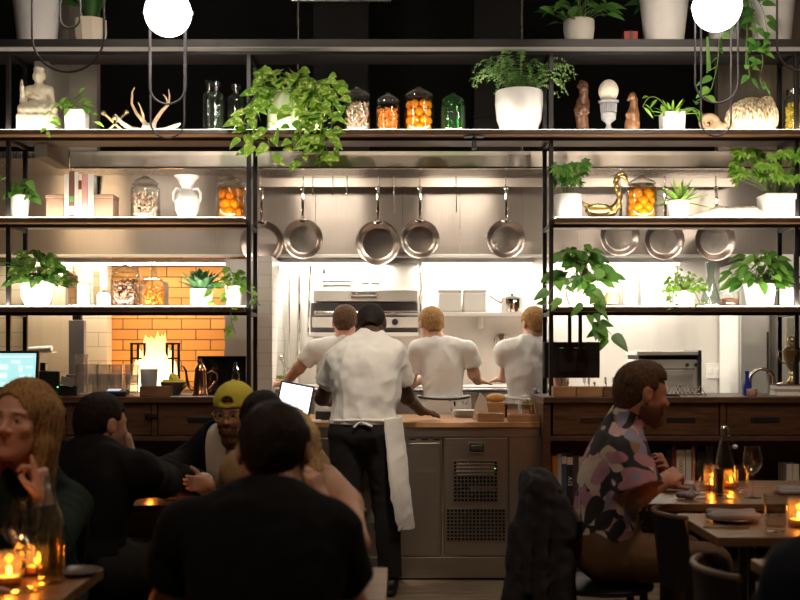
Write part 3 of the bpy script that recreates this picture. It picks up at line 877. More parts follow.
MB().b2((-.64,-.30,ZZ(394,Y)-.04),(.36,.40,ZZ(394,Y)-.001)).build('countertop', M['appliance'], bc, smooth=False, bevel=.005)
MB().b2((-.63,-.27,.1),(.35,.39,ZZ(394,Y)-.041)).build('counter_body', M['steel_h'], bc, smooth=False)
for sx in (-.6,.3):
    for sy in (-.25,.35): MB().tube([(sx,sy,0),(sx,sy,.1)], .02).build('foot', M['steel_dark'], bc)
bc.location = (1.95-.1, 8.05-.0, 0)
t = thing('wall_socket', 'white double wall socket on the steel wall beside the grill', 'socket', W(713.5, 371, YW-.004))
MB().b2((-.06,-.008,-.058),(.06,0,.058)).build('plate', M['white_plastic'], t, smooth=False, bevel=.003)
for sx in (-.026,.026): MB().b2((sx-.015,-.011,-.02),(sx+.015,-.008,.022)).build('outlet', M['sheet_white'], t, smooth=False, bevel=.002)

# ------------------------------------------------------------------ pass counter in the middle
YF = 6.6
XL, XR = XX(257,6.5)+.004, XX(543,6.5)-.004
t = thing('pass_counter', 'stainless steel pass counter with a wooden board top and refrigerator doors', 'counter', (0, YF, 0))
ztop, zbot = ZZ(422,YF), ZZ(427.5,YF)
MB().b2((XL,-.015,zbot),(XR,.80,ztop)).build('countertop', M['pass_wood'], t, smooth=False, bevel=.004)
def fb_(px0, py0, px1, py1, y0, y1, name, m, par=t, bev=.002):
    return MB().b2((XX(px0,YF), y0, ZZ(py1,YF)), (XX(px1,YF), y1, ZZ(py0,YF))).build(name, m, par, smooth=False, bevel=bev)
MB().b2((XL,.03,.14),(XR,.70,zbot-.001)).build('counter_body', M['steel_h'], t, smooth=False)
MB().b2((XL,.0,zbot-.055),(XR,.029,zbot-.001)).build('apron', M['steel_h'], t, smooth=False, bevel=.003)
MB().b2((XL,.012,.012),(XR,.70,.139)).build('kick_plate', M['steel_h'], t, smooth=False, bevel=.003)
for px0, px1 in ((333,440),):
    sp = fb_(px0, 437, px1, 442, .012, .03, 'slot_panel', M['steel_h'])
    for k in range(9):
        a = px0 + 4 + k*12
        fb_(a, 439, a+7, 440.2, .009, .0118, 'slot', M['iron'], t, 0)
fb_(400, 443, 440, 556, .006, .03, 'door', M['steel_h'], t, .003)
fb_(441.5, 438, 443.5, 556, .0, .03, 'door_post', M['steel_rim'], t, .002)
dr = fb_(444.5, 438, 508, 556, .008, .03, 'door', M['steel_h'], t, .003)
dr['label'] = 'steel refrigerator door with two mesh grilles'
fb_(509.5, 437, 542, 556, .008, .03, 'side_panel', M['steel_h'], t, .003)
def grille(px0, py0, px1, py1, nx, nz):
    bk = fb_(px0, py0, px1, py1, .0065, .0078, 'grille_opening', M['black_gloss'], dr, 0)
    m = MB()
    for k in range(nx+1):
        x = XX(px0 + (px1-px0)*k/nx, YF); m.b2((x-.0028,.000,ZZ(py1,YF)),(x+.0028,.0062,ZZ(py0,YF)))
    for k in range(nz+1):
        z = ZZ(py0 + (py1-py0)*k/nz, YF); m.b2((XX(px0,YF),.000,z-.0028),(XX(px1,YF),.0062,z+.0028))
    m.build('grille', M['steel_h'], dr, smooth=False)
grille(453.5, 461, 497.5, 502, 12, 11)
fb_(456, 463, 495, 475, .0058, .0064, 'lit_interior_panel', mat('pale_interior', (.42,.36,.33), .5), dr, 0)  # pale panel stands in for the lit interior behind the grille
fb_(470, 486, 496, 491, .0058, .0064, 'interior_box', mat('grey_interior', (.20,.17,.15), .5), dr, 0)
MB().ball((XX(495,YF), -.001, ZZ(468.5,YF)), .0025, 8, 6).build('status_light', emit('fridge_led', (.2,1,.15), 3.), dr)
grille(446.5, 509, 505.5, 541, 16, 9)
h = MB(); h.b2((XX(469,YF),-.006,ZZ(453,YF)),(XX(484,YF),.008,ZZ(443,YF)))
h.build('handle', M['steel_rim'], dr, smooth=False, bevel=.004)
MB().b2((XX(471,YF),-.012,ZZ(450,YF)),(XX(482,YF),-.006,ZZ(445,YF))).build('handle_cup', M['steel_dark'], dr, smooth=False, bevel=.003)
for k in range(3):
    d = fb_(262, 438+k*21, 333, 457+k*21, .004, .03, 'drawer', M['steel_h'], t, .003)
    fb_(300, 443+k*21, 322, 448+k*21, -.012, .004, 'drawer_handle', M['steel_dark'], d, .002)

# ------------------------------------------------------------------ wooden back-bar cabinets
def cabinet(xa, xb, label, panels, dividers, left_end):
    Yf = 6.5; zt = 1.095
    t = thing('bar_cabinet', label, 'cabinet', ((xa+xb)/2, Yf, 0)); cx = (xa+xb)/2
    MB().b2((xa-cx,-.02,zt-.034),(xb-cx,.62,zt)).build('countertop', M['walnut'], t, smooth=False, bevel=.003)
    zb = ZZ(441,Yf); zr = ZZ(436,Yf)
    MB().b2((xa-cx,.012,zb),(xb-cx,.60,zb+.022)).build('drawer_floor', M['walnut_dark'], t, smooth=False)
    MB().b2((xa-cx,.58,.06),(xb-cx,.60,zt-.034)).build('back_panel', M['book_back'], t, smooth=False)
    MB().b2((xa-cx,.0,zb),(xb-cx,.012,zr)).build('lower_rail', M['walnut'], t, smooth=False, bevel=.002)
    MB().b2((xa-cx,.0,ZZ(402,Yf)),(xb-cx,.012,zt-.034)).build('upper_rail', M['walnut_dark'], t, smooth=False, bevel=.002)
    MB().b2((xa-cx,.03,.42),(xb-cx,.58,.45)).build('book_shelf', M['walnut_dark'], t, smooth=False, bevel=.002)
    MB().b2((xa-cx,.03,.06),(xb-cx,.58,.09)).build('bottom_shelf', M['walnut_dark'], t, smooth=False, bevel=.002)
    ends = ((xa, xa+.045), (xb-.045, xb))
    for a, b in ends: MB().b2((a-cx,-.004,0),(b-cx,.575,zt-.034)).build('side_panel', M['walnut'], t, smooth=False, bevel=.003)
    for px in dividers:
        x = XX(px,Yf)-cx; MB().b2((x-.016,-.003,zr),(x+.016,.56,zt-.035)).build('divider', M['walnut'], t, smooth=False, bevel=.002)
    for (p0, p1, kind) in panels:
        a, b = XX(p0,Yf)-cx, XX(p1,Yf)-cx
        nm = 'drawer' if kind == 'slot' else 'door'
        d = MB().b2((a,.002,ZZ(435,Yf)),(b,.024,ZZ(402.5,Yf))).build(nm, M['walnut'], t, smooth=False, bevel=.003)
        m_ = (a+b)/2
        if kind == 'slot':
            MB().b2((m_-.085,-.004,ZZ(422,Yf)),(m_+.085,.003,ZZ(417,Yf))).build('slot_handle', M['black_plastic'], d, smooth=False, bevel=.002)
        else:
            MB().b2((b-.035,-.014,ZZ(418,Yf)),(b+.04,.001,ZZ(414,Yf))).build('latch', M['iron'], d, smooth=False, bevel=.002)
            MB().tube([(b-.01,-.02,ZZ(419,Yf)),(b-.01,-.02,ZZ(413,Yf))], .006).build('latch_pin', M['iron'], d)
    return t
cabR = cabinet(XX(543,6.5), 2.62, 'long walnut cabinet behind the man in the flowered shirt, with drawers above books', [(553,637,'slot'),(643,719,'slot'),(727,803,'slot')], (640, 723, 806), True)
cabL = cabinet(-2.62, XX(257,6.5), 'long walnut cabinet at left carrying the stacked glasses and copper pot', [(-60,-4,'latch'),(0,60,'latch'),(66,151,'latch'),(158,246,'slot')], (-2, 63, 154.5), False)

# ------------------------------------------------------------------ shelving
ZB = {1: 3.218, 2: 2.68, 3: 2.157, 4: 1.628}
t = thing('shelving_unit', 'tall black steel and wood shelving frame spanning the open kitchen, full of plants and jars', 'shelving', (0, 6.8, 1.095))
def q(lo, hi, name, m, bev=.002):
    return MB().b2((lo[0], lo[1]-6.8, lo[2]-1.095), (hi[0], hi[1]-6.8, hi[2]-1.095)).build(name, m, t, smooth=False, bevel=bev)
PX = (-2.36, -.911, .911, 2.39)
for x in PX:
    for y_ in (6.70, 7.0):
        q((x-.013, y_-.013, 1.0955), (x+.013, y_+.013, 3.17), 'post', M['black_steel'])
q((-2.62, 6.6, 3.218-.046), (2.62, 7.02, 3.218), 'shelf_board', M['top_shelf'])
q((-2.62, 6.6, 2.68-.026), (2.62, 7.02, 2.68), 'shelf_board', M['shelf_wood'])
for k in (3, 4):
    q((-2.62, 6.6, ZB[k]-.026), (-.926, 7.02, ZB[k]), 'shelf_board', M['shelf_wood'])
    q((.926, 6.6, ZB[k]-.026), (2.62, 7.02, ZB[k]), 'shelf_board', M['shelf_wood'])
spans = {1: [(-2.62, 2.62)], 2: [(-2.62, 2.62)], 3: [(-2.62,-.924), (.924, 2.62)], 4: [(-2.62,-.924), (.924, 2.62)]}
for k, sp in spans.items():
    th = .046 if k == 1 else .026
    for a, b in sp:
        q((a, 6.69, ZB[k]-th-.024), (b, 6.712, ZB[k]-th-.0005), 'rail', M['black_steel'])
        ug = M['soffit'] if k == 1 else M['shelf_wood_lit']
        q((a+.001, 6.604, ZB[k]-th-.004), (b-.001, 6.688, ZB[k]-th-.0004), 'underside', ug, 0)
        if k != 1: q((a, 6.618, ZB[k]+.0002), (b, 6.630, ZB[k]+.004), 'led_strip', M['led'], 0)
    for x in PX:
        q((x-.011, 6.72, ZB[k]-th-.026), (x+.011, 6.985, ZB[k]-th-.0008), 'side_rail', M['black_steel'])
# ------------------------------------------------------------------ things on the shelves
YI = 6.78
PXM = FPX/YI
def sx(px): return (px-400)/PXM
def wz(px): return px/PXM
def hz(py, k): return ZZ(py, YI) - ZB[k]
def at(px, k, dy=0.): return (sx(px), YI+dy, ZB[k]+.0005)

def pot_mesh(kind, w, h):
    r = w/2; m = MB()
    if kind == 'round':      # full bellied bowl pot
        m.lathe([(.001,0),(r*.62,0),(r*.74,h*.06),(r*.93,h*.35),(r,h*.7),(r*.99,h*.97),(r*.96,h),(r*.90,h*.97),(r*.90,h*.84),(.001,h*.84)], 32)
    elif kind == 'taper':
        m.lathe([(.001,0),(r*.74,0),(r*.78,h*.03),(r*.97,h*.9),(r,h*.98),(r*.97,h),(r*.91,h*.98),(r*.89,h*.86),(.001,h*.86)], 32)
    elif kind == 'cyl':
        m.lathe([(.001,0),(r*.94,0),(r*.98,h*.04),(r,h*.95),(r*.97,h),(r*.91,h*.98),(r*.90,h*.86),(.001,h*.86)], 32)
    elif kind == 'facet':
        m.lathe([(.001,0),(r*.86,0),(r,h*.5),(r*.98,h),(r*.88,h),(r*.86,h*.86),(.001,h*.86)], 10)
    else:                    # square
        q = r*1.414
        m.lathe([(.001,0),(q*.93,0),(q,h),(q*.88,h),(q*.86,h*.86),(.001,h*.86)], 4, rot=(0,0,PI/4))
    return m
def soil_mesh(kind, w, h):
    r = w/2*.88; m = MB()
    if kind == 'square': m.lathe([(.001,h*.87),(r*1.2,h*.87),(r*1.2,h*.89),(.001,h*.91)], 4, rot=(0,0,PI/4))
    else: m.lathe([(.001,h*.87),(r*.98,h*.87),(r*.95,h*.9),(.001,h*.93)], 24)
    return m
def potted(name, label, k, px, w_px, top_py, kind, potmat, fol, leafm, seed, stemm=None, dy=0., cat='plant', saucer=False, rz=0.):
    t = thing(name, label, cat, at(px, k, dy), rz)
    w = wz(w_px); h = hz(top_py, k)
    base = 0
    if saucer:
        MB().lathe([(.001,0),(w*.56,0),(w*.60,.010),(w*.56,.010),(w*.53,.006),(.001,.006)], 28).build('saucer', potmat, t); 
    pt = pot_mesh(kind, w, h).build('pot', potmat, t, bevel=(.008 if kind == 'square' else 0), smooth=kind != 'facet', loc=(0,0,.007 if saucer else 0))
    soil_mesh(kind, w, h).build('soil', M['soil'], pt)
    lv, st = MB(), MB()
    fol(lv, st, random.Random(seed), w/2, h)
    for mb_ in (lv, st):      # leaves that reach the board lie on it
        mb_.v = [(x, y, max(z, .005 + .01*abs(math.sin(70*x+40*y)))) if y + YI + dy > 6.592 else (x, y, z) for x, y, z in mb_.v]
    if lv.v: lv.build('foliage', leafm, t, angle=80)
    if st.v: st.build('stems', stemm or M['stem'], t)
    return t
def vec(r, a, e): return Vector((math.cos(a)*math.cos(e), math.sin(a)*math.cos(e), math.sin(e)))

def bush(n, hx, hz_, L, w, shape='heart', hy=None, z0=.9, droop=.35, lift=.4):
    """leaves held on stalks all round: hx, hz_ are how far the crown reaches"""
    def f(lv, st, r, R, h):
        for i in range(n):
            a = r.uniform(0, 2*PI); e = r.uniform(-.15, 1.35)
            q = r.uniform(.55, 1.)
            tip = Vector((math.cos(a)*math.cos(e)*hx*q, math.sin(a)*math.cos(e)*(hy or min(hx, .13))*q, h*z0 + abs(math.sin(e))*hz_*q + .01))
            b = Vector((r.uniform(-.4,.4)*R, r.uniform(-.4,.4)*R, h*.88))
            mid = (b+tip)/2 + Vector((0,0,.25*hz_*r.random()))
            st.tube([b, mid, tip], .0018, 5)
            d = Vector((math.cos(a)*1., math.sin(a), r.uniform(-.5, lift)))
            ll = L*r.uniform(.7, 1.15)
            lv.leaf(tip - d.normalized()*ll*.3, d, (r.uniform(-.4,.4),-.9,.7), ll, w*ll/L*r.uniform(.85,1.15), shape, droop)
    return f
def trail(vines, L, w, shape='heart', crown=None, step=.045):
    """vines: lists of points (x, y, z from the pot rim) the stems follow; leaves along them"""
    def f(lv, st, r, R, h):
        if crown: crown(lv, st, r, R, h)
        for path in vines:
            P = [Vector((p[0], p[1], h+p[2])) for p in path]
            pts = []
            for i in range(len(P)-1):
                n = max(2, int((P[i+1]-P[i]).length/.02))
                for j in range(n): pts.append(P[i].lerp(P[i+1], j/n))
            pts.append(P[-1])
            for _ in range(3): pts = [pts[0]] + [(pts[i-1]+pts[i]*2+pts[i+1])/4 for i in range(1, len(pts)-1)] + [pts[-1]]
            st.tube(pts, .0022, 5)
            acc = 0
            for i in range(1, len(pts)):
                acc += (pts[i]-pts[i-1]).length
                if acc > step*r.uniform(.7, 1.3) or i == len(pts)-1:
                    acc = 0
                    a = r.uniform(-PI, 0) if r.random() < .75 else r.uniform(0, PI)
                    d = Vector((math.cos(a), math.sin(a)*.8, r.uniform(-.9,.25)))
                    ll = L*r.uniform(.65, 1.15)
                    b = pts[i] + d.normalized()*.012
                    st.tube([pts[i], b], .0014, 4)
                    lv.leaf(b, d, (r.uniform(-.3,.3), -.8, .6), ll, w*ll/L, shape, .3)
    return f
def pinnate(lv, r, pts, L, w, taper=True):
    n = len(pts)
    for i in range(1, n):
        t = i/(n-1)
        d = (pts[i]-pts[i-1]).normalized()
        s = d.cross(Vector((0,0,1)))
        if s.length < .1: s = Vector((1,0,0))
        s.normalize()
        q = L*(math.sin(PI*min(1, .18+t*.82))**.7 if taper else 1)*(1 if t < .95 else .6)
        for sg in (-1, 1):
            dd = s*sg + d*.45 + Vector((0,0,-.15))
            lv.leaf(pts[i], dd, (0,0,1), q, w, 'lance', .2, .1)
def fern(n, reach, rise):
    def f(lv, st, r, R, h):
        for i in range(n):
            a = 2*PI*i/n + r.uniform(-.2,.2)
            q = r.uniform(.45, 1.05); rise_ = rise*r.uniform(.35, 1.05)
            rx = reach*q; ry = min(reach, .17)*q
            pts = []
            for j in range(19):
                u = j/18
                z = h*.9 + rise_*math.sin(min(1, u*1.15)*PI*.62) - max(0, u-.5)**1.6*reach*r.uniform(.5,1.2)*.75
                pts.append(Vector((math.cos(a)*rx*u**.8, math.sin(a)*ry*u**.8, z)))
            st.tube(pts, .0018, 5)
            pinnate(lv, r, pts, .036, .0135)
    return f
def rosette(n, L, w, shape='lance', e0=.35, e1=1.45):
    def f(lv, st, r, R, h):
        for i in range(n):
            a = i*2.39996; u = i/n
            e = e0 + (e1-e0)*u + r.uniform(-.12,.12)
            d = vec(r, a, e)
            lv.leaf((math.cos(a)*R*.25, math.sin(a)*R*.25, h*.88), d, (0,0,1), L*(1-.15*u)*r.uniform(.85,1.1), w, shape, .12, .45)
    return f
def palmate(n, hx, hh, L):
    def f(lv, st, r, R, h):
        for i in range(n):
            a = r.uniform(0, 2*PI); q = r.uniform(.35, 1.)
            tip = Vector((math.cos(a)*hx*q, math.sin(a)*min(hx,.14)*q, h + hh*r.uniform(.35, 1.)))
            b = Vector((math.cos(a)*R*.2, math.sin(a)*R*.2, h*.88))
            st.tube([b, (b+tip)/2 + Vector((0,0,.02)), tip], .0018, 5)
            for j in range(7):
                aa = a + (j-3)*.62
                d = Vector((math.cos(aa), -.25+.4*math.sin(aa), .75*math.sin(aa)+r.uniform(-.25,.15)))
                lv.leaf(tip, d, (0,-.8,.6), L*(1-.09*abs(j-3))*r.uniform(.85,1.1), L*.42, 'lance', .35)
    return f

# --- top shelf
potted('potted_plant', 'large pale round pot with dark leaves at the left end of the top shelf', 1, 37, 48, -2, 'taper', M['matte_pot'], bush(26,.22,.25,.17,.09,'oval'), L_['dark'], 1)
potted('snake_plant', 'snake plant in a faceted beige pot on the top shelf beside the large pale pot', 1, 91, 32, 20.5, 'facet', mat('beige_facet_pot', (.62,.53,.42), .7), rosette(22,.26,.045,'strap',1.05,1.5), L_['dark'], 2)
potted('potted_plant', 'lush broad-leaved plant in a small round cream pot on the top shelf above the fern', 1, 579, 31, 21, 'round', mat('cream_round_pot', (.66,.60,.52), .6), bush(30,.25,.20,.13,.06,'lance',lift=.7), L_['mid'], 3)
rb = thing('red_box', 'small red box on the top shelf between two pots', 'box', at(630, 1))
MB().box((0,0,.045), (.085,.06,.089)).build('box_body', M['red_box'], rb, smooth=False, bevel=.003)
MB().box((0,0,.045), (.02,.064,.092)).build('band', mat('dark_band', (.10,.03,.02), .6), rb, smooth=False)
potted('potted_plant', 'large white pot left of the hanging globe lamp on the top shelf', 1, 664, 49, -1, 'taper', M['matte_pot'], bush(20,.16,.22,.14,.07,'oval'), L_['dark'], 4)
def _v(x, y, z): return (x, y, z)
potted('trailing_pothos', 'trailing pothos in a low pale pot behind the right globe lamp', 1, 724, 30, 26, 'round', M['matte_pot'],
       trail([[(-.02,-.06,.02),(-.10,-.20,.03),(-.10,-.25,-.12),(-.11,-.25,-.30),(-.15,-.25,-.46),(-.24,-.25,-.52)],
              [(.04,-.06,.04),(.10,-.2,.10),(.12,-.24,-.1),(.16,-.25,-.28),(.13,-.25,-.40),(.18,-.25,-.44)],
              [(.05,-.05,.06),(.14,-.1,.2),(.17,-.22,.02),(.20,-.25,-.2)],
              [(.05,-.05,.02),(.08,-.2,.02),(.06,-.25,-.2),(.08,-.25,-.38)],
              [(.05,0,.06),(.12,0,.3),(.2,0,.25)]], .085, .06, 'heart', bush(10,.12,.12,.09,.065), step=.05), L_['mid'], 5)
potted('potted_plant', 'large white pot at the right end of the top shelf', 1, 772, 46, -4, 'taper', M['matte_pot'], bush(20,.16,.22,.14,.07,'oval'), L_['dark'], 6)

# --- second shelf, left bay
def statue():
    s = SDF(.005)
    H = hz(66, 2)
    s.box((0,.0,.0585), (.105,.07,.0455), .012)
    s.box((0,.0,.115), (.085,.06,.022), .014, .02)
    for k in range(9):
        a = PI*k/8; s.ell((.105*math.cos(a), -.075*math.sin(a), .095), (.024,.018,.022), .008)
    s.cone((-.085,-.03,.155), (.085,-.03,.155), .036, .036, .03)          # crossed legs
    s.ell((0,.0,.215), (.062,.045,.09), .03)
    s.cone((-.058,0,.275), (.058,0,.275), .028, .028, .03)
    s.cone((.07,0,.27), (.085,-.02,.19), .022, .018, .015); s.cone((.085,-.02,.19), (.03,-.06,.16), .018, .014, .015)
    s.cone((-.07,0,.27), (-.092,-.02,.20), .022, .018, .015); s.cone((-.092,-.02,.20), (-.085,-.055,.285), .017, .013, .012)
    s.ell((-.085,-.058,.305), (.010,.008,.022), .008)
    s.ell((0,-.005,H-.06), (.033,.036,.045), .01); s.cone((0,0,.28),(0,0,H-.09), .022, .02, .02)
    s.ell((0,.0,H-.022), (.034,.036,.018), .004)
    for sg in (-1,1): s.ell((sg*.034,0,H-.065), (.006,.010,.024), .005)
    s.ell((0,-.042,H-.062), (.006,.008,.010), .006)
    for k in range(4): s.cone((-.05+.004*k,-.048,.255-.03*k), (.03,-.062,.235-.03*k), .004, .004, .006)
    s.disp(lambda x,y,z: .0012*np.sin(x*140+z*60)*np.sin(z*110))
    return s
o = sdf_obj('seated_statue', statue(), M['cream']); o.location = at(39, 2)
tag(o, 'cream stone statue of a seated robed figure with one hand raised', 'statue')
potted('trailing_plant', 'small trailing plant in a white cube planter beside the seated statue', 2, 77, 20, 111, 'square', M['white_ceramic'],
       trail([[(0,-.03,.0),(-.09,-.05,.05),(-.12,-.12,-.02),(-.13,-.19,-.16)],[(.02,-.03,0),(.09,-.06,.02),(.12,-.1,-.06),(.13,-.12,-.09)],[(0,0,0),(.03,0,.10),(.06,-.02,.14)],[(0,0,0),(-.06,-.03,.1),(-.11,-.05,.02)],[(.02,0,0),(.08,-.05,.08),(.12,-.06,.04)]],
             .058, .030, 'lance', bush(14,.09,.08,.06,.03,'lance'), step=.035), L_['bright'], 8)
t = thing('jack_ornament', 'dull brass crossed jack ornament between the white planter and the antlers', 'ornament', at(115, 2))
for d in ((.075,0,.075),(-.075,0,.07),(.02,-.085,.02)):
    v = Vector(d); c = Vector((0,0,.07))
    MB().tube([c-v*.93, c+v*.93], .009, 10).build('bar', M['gold_dull'], t)
    for sg in (-1,1): MB().ball(c+v*sg*.93, .017 if sg > 0 else .014, 12, 8).build('ball_end', M['gold_dull'], t)
t = thing('antler_mount', 'small skull with branching antlers between the jack ornament and the bottles', 'antlers', at(149, 2))
sk = SDF(.004)
sk.ell((0,0,.04), (.045,.05,.036), .02); sk.ell((0,-.06,.026), (.026,.06,.022), .02); sk.cone((-.025,.01,.06),(-.032,.015,.085), .015,.013,.01); sk.cone((.025,.01,.06),(.032,.015,.085), .015,.013,.01)
for sg in (-1,1): sk.ell((sg*.03,-.03,.042), (.012,.014,.012), .006, 'sub')
o = sdf_obj('skull', sk, M['bone'], t)
ant = [(-1, [(-.03,.01,.08),(-.075,0,.13),(-.105,0,.19),(-.10,-.01,.26),(-.085,-.01,.29)], .013),
       (1, [(.03,.01,.08),(.08,0,.15),(.12,0,.19),(.125,0,.24),(.12,0,.28)], .013),
       (-1, [(-.035,.01,.085),(-.03,-.03,.12),(-.04,-.05,.16),(-.055,-.05,.19)], .010),
       (1, [(.118,0,.19),(.105,-.01,.23),(.09,-.02,.245)], .008)]
for sg, p, r0 in ant:
    n = len(p); MB().tube(p, [r0*(1-.75*i/(n-1)) for i in range(n)], 10).build('antler', M['antler'], t)
for p in ([(-.03,-.02,.02),(-.10,-.03,.03),(-.16,-.03,.07),(-.20,-.03,.12)], [(.04,-.02,.02),(.11,-.03,.025),(.17,-.03,.05),(.20,-.03,.065)]):
    MB().tube(p, [.018,.017,.014,.006], 10).build('tusk', M['bone'], t)
def bottle(px, w_px, top, dy, label):
    w = wz(w_px)/2; h = hz(top, 2)
    t = thing('glass_bottle', label, 'bottle', at(px, 2, dy), 0, 'old clear bottles beside the pothos')
    n = w*.36
    MB().lathe([(.001,.004),(w*.92,0),(w,.012),(w,h*.70),(w*.90,h*.76),(n,h*.82),(n*.95,h*.90),(n*1.5,h*.92),(n*1.55,h*.985),(n*1.2,h),(n*.8,h*.98),(n*.75,h*.83),(w*.84,h*.74),(w*.92,h*.69),(w*.92,.016),(.001,.014)], 28).build('bottle_glass', M['glass_grey'], t)
    return t
bottle(207, 12.5, 78, .06, 'tallest clear glass bottle, furthest left and behind of the three beside the pothos')
bottle(217.5, 16, 84, -.05, 'middle clear glass bottle standing in front of the three beside the pothos')
bottle(236, 17, 85, .0, 'clear glass bottle nearest the black shelf post, right of the three')

# --- second shelf, middle bay
potted('trailing_pothos', 'big golden pothos in a pale green pot spilling over the middle shelf', 2, 288, 40, 92, 'cyl', mat('pale_green_pot', (.42,.47,.33), .6),
       trail([[(-.03,-.06,.02),(-.12,-.12,.05),(-.19,-.18,-.10),(-.22,-.22,-.28),(-.17,-.22,-.40)],[(-.08,-.06,.0),(-.20,-.1,-.05),(-.24,-.2,-.22),(-.25,-.22,-.32)],
              [(.03,-.06,.02),(.10,-.16,.02),(.12,-.22,-.16),(.14,-.22,-.34),(.10,-.22,-.46)],[(.06,-.05,.02),(.18,-.14,.02),(.22,-.22,-.14),(.24,-.22,-.32),(.26,-.22,-.44)],
              [(.08,-.05,.03),(.24,-.12,.04),(.29,-.2,-.10),(.28,-.22,-.26),(.22,-.22,-.42)],[(.1,0,.04),(.26,0,.09),(.33,-.05,.04)],[(.05,-.08,0),(.05,-.2,-.06),(.04,-.22,-.30),(.06,-.22,-.40)],
              [(-.05,-.08,0),(-.1,-.2,-.12),(-.10,-.22,-.30),(-.08,-.22,-.42)],[(.1,-.04,.0),(.20,-.2,-.05),(.18,-.22,-.24),(.16,-.22,-.38)],
              [(.12,-.05,.02),(.3,-.15,-.02),(.34,-.2,-.18)],[(.02,-.05,.05),(.13,-.16,.0),(.16,-.22,-.22),(.2,-.22,-.44)],[(-.05,0,.04),(-.12,0,.16),(-.18,-.05,.12)],[(.07,-.06,.0),(.15,-.2,-.04),(.13,-.23,-.2)],[(-.06,-.06,.0),(-.16,-.14,.0),(-.17,-.2,-.18)],[(.1,-.05,.0),(.22,-.16,-.04),(.25,-.22,-.2)]], .104, .078, 'heart', bush(60,.25,.16,.105,.08), step=.034), L_['pothos'], 11)
def jar(px, w_px, top, k, label, contents=None, cmat=None, knob=True, glassm='glass', lidm='lid_glass', dy=0., fill=.93):
    w = wz(w_px)/2; h = hz(top, k)
    t = thing('lidded_jar', label, 'jar', at(px, k, dy))
    hb = h*.80
    MB().lathe([(.001,.003),(w*.94,0),(w,.010),(w,hb*.86),(w*.95,hb*.94),(w*.82,hb),(w*.84,hb+.006),(w*.78,hb+.006),(w*.77,hb*.99),(w*.90,hb*.92),(w*.94,hb*.85),(w*.94,.014),(.001,.012)], 32).build('jar_glass', M[glassm], t)
    MB().lathe([(w*.90,hb+.007),(w*.92,hb+.014),(w*.80,hb+.026),(w*.30,hb+.05),(w*.16,hb+.055),(w*.15,hb+.062),(w*.25,h*.955),(w*.25,h*.985),(w*.12,h),(.001,h)], 28).build('jar_lid', M[lidm], t)
    if contents: contents(t, w*.92, hb*fill, label)
    return t
def shreds(kind, cm, cname, clabel, n=120):
    """finely packed contents nobody could count: one object standing in the jar"""
    def f(t, w, h, lab):
        r = random.Random(len(clabel)+n); m = MB()
        for i in range(n):
            a = r.uniform(0, 2*PI); q = math.sqrt(r.random())*.80
            z = .022 + r.random()*(h-.05)
            p = Vector((math.cos(a)*w*q, math.sin(a)*w*q, z))
            e = (r.uniform(0,3), r.uniform(0,3), r.uniform(0,3))
            if kind == 'shell': m.ball(p, .017, 9, 6, rot=e, sc=(.9,.55,.34), fn=lambda d: .8+.35*abs(math.sin(6*d.x)))
            elif kind == 'flake': m.box(p, (.022,.012,.004), e)
            else: m.ball(p, .016, 8, 6, rot=e, sc=(.9,.8,.6))
        o = m.build(cname, cm, None); o.location = t.location; tag(o, clabel, cname.replace('_',' '), kind='stuff')
    return f
def fruits(n_ring, layers, r0, cm, cname, clabel, grp, liquid=None):
    def f(t, w, h, lab):
        base = MB().ball((0,0,0), r0, 16, 10, fn=lambda d: 1+.04*math.sin(5*d.x+3*d.z)).build(cname, cm, None)
        first = True; r = random.Random(n_ring*layers+int(r0*1000))
        for L in range(layers):
            z = .014 + r0 + L*(h-.02-2*r0)/max(1, layers-1)
            for i in range(n_ring):
                a = 2*PI*(i + .5*(L % 2))/n_ring - PI/2
                R = w - r0 - .006
                p = Vector(t.location) + Vector((R*math.cos(a), R*math.sin(a), z))
                ob = base if first else dup(base)
                first = False
                tag(ob, clabel, cname.split('_')[-1] if cname.split('_')[-1] not in ('fruit',) else 'fruit', grp)
                ob.location = p; ob.rotation_euler = (r.uniform(0,3), r.uniform(0,3), r.uniform(0,3))
        if liquid is not None:
            m = MB().lathe([(.001,.0135),(w*.985,.0135),(w*.99,h),(.001,h)], 30)
            m.build('liquid', liquid, t)
    return f
shellm = mat('dried_shells', (.66,.47,.36), .6, var=.5, vscale=30)
shell_dark = mat('dried_mushrooms', (.36,.20,.14), .6, var=.6, vscale=34)
orangem = mat('orange_preserve', (.85,.25,.03), .35, var=.35, vscale=26)
amber = mat('amber_fruit', (.90,.42,.06), .3, var=.30, vscale=22, coat=.3)
peach = mat('peach_fruit', (.92,.38,.06), .3, var=.28, vscale=20, coat=.3)
gold_f = mat('golden_fruit', (.93,.50,.10), .3, var=.25, vscale=20, coat=.3)
liq = glass('amber_syrup', (1,.74,.34), .3)
jar(357, 29, 88, 2, 'lidded jar of pale dried shells right of the golden pothos', shreds('shell', shellm, 'dried_shells', 'pale dried shells packed in the jar right of the golden pothos', 260))
jar(388, 25, 95, 2, 'small lidded jar packed with orange preserve', shreds('flake', orangem, 'orange_preserve', 'orange preserve flakes in the small jar on the middle shelf', 420))
jar(419, 31, 88, 2, 'lidded jar of large amber fruit between the orange preserve and the green jar', fruits(6, 4, .027, amber, 'preserved_fruit', 'amber preserved fruit inside the jar next to the green glass jar', 'amber fruit in the middle shelf jar', liq))
t = jar(453, 25, 95, 2, 'small green glass jar left of the fern', None, glassm='glass_green', lidm='glass_green')
potted('potted_fern', 'feathery fern in a big round white pot on the middle shelf', 2, 519, 48, 92, 'round', M['white_ceramic'], fern(54, .37, .26), L_['fern'], 21)
t = thing('shelf_hook', 'small black disc hook fitted under the middle shelf', 'hook', W(474, 141, 6.70) + Vector((0,-.03,0)))
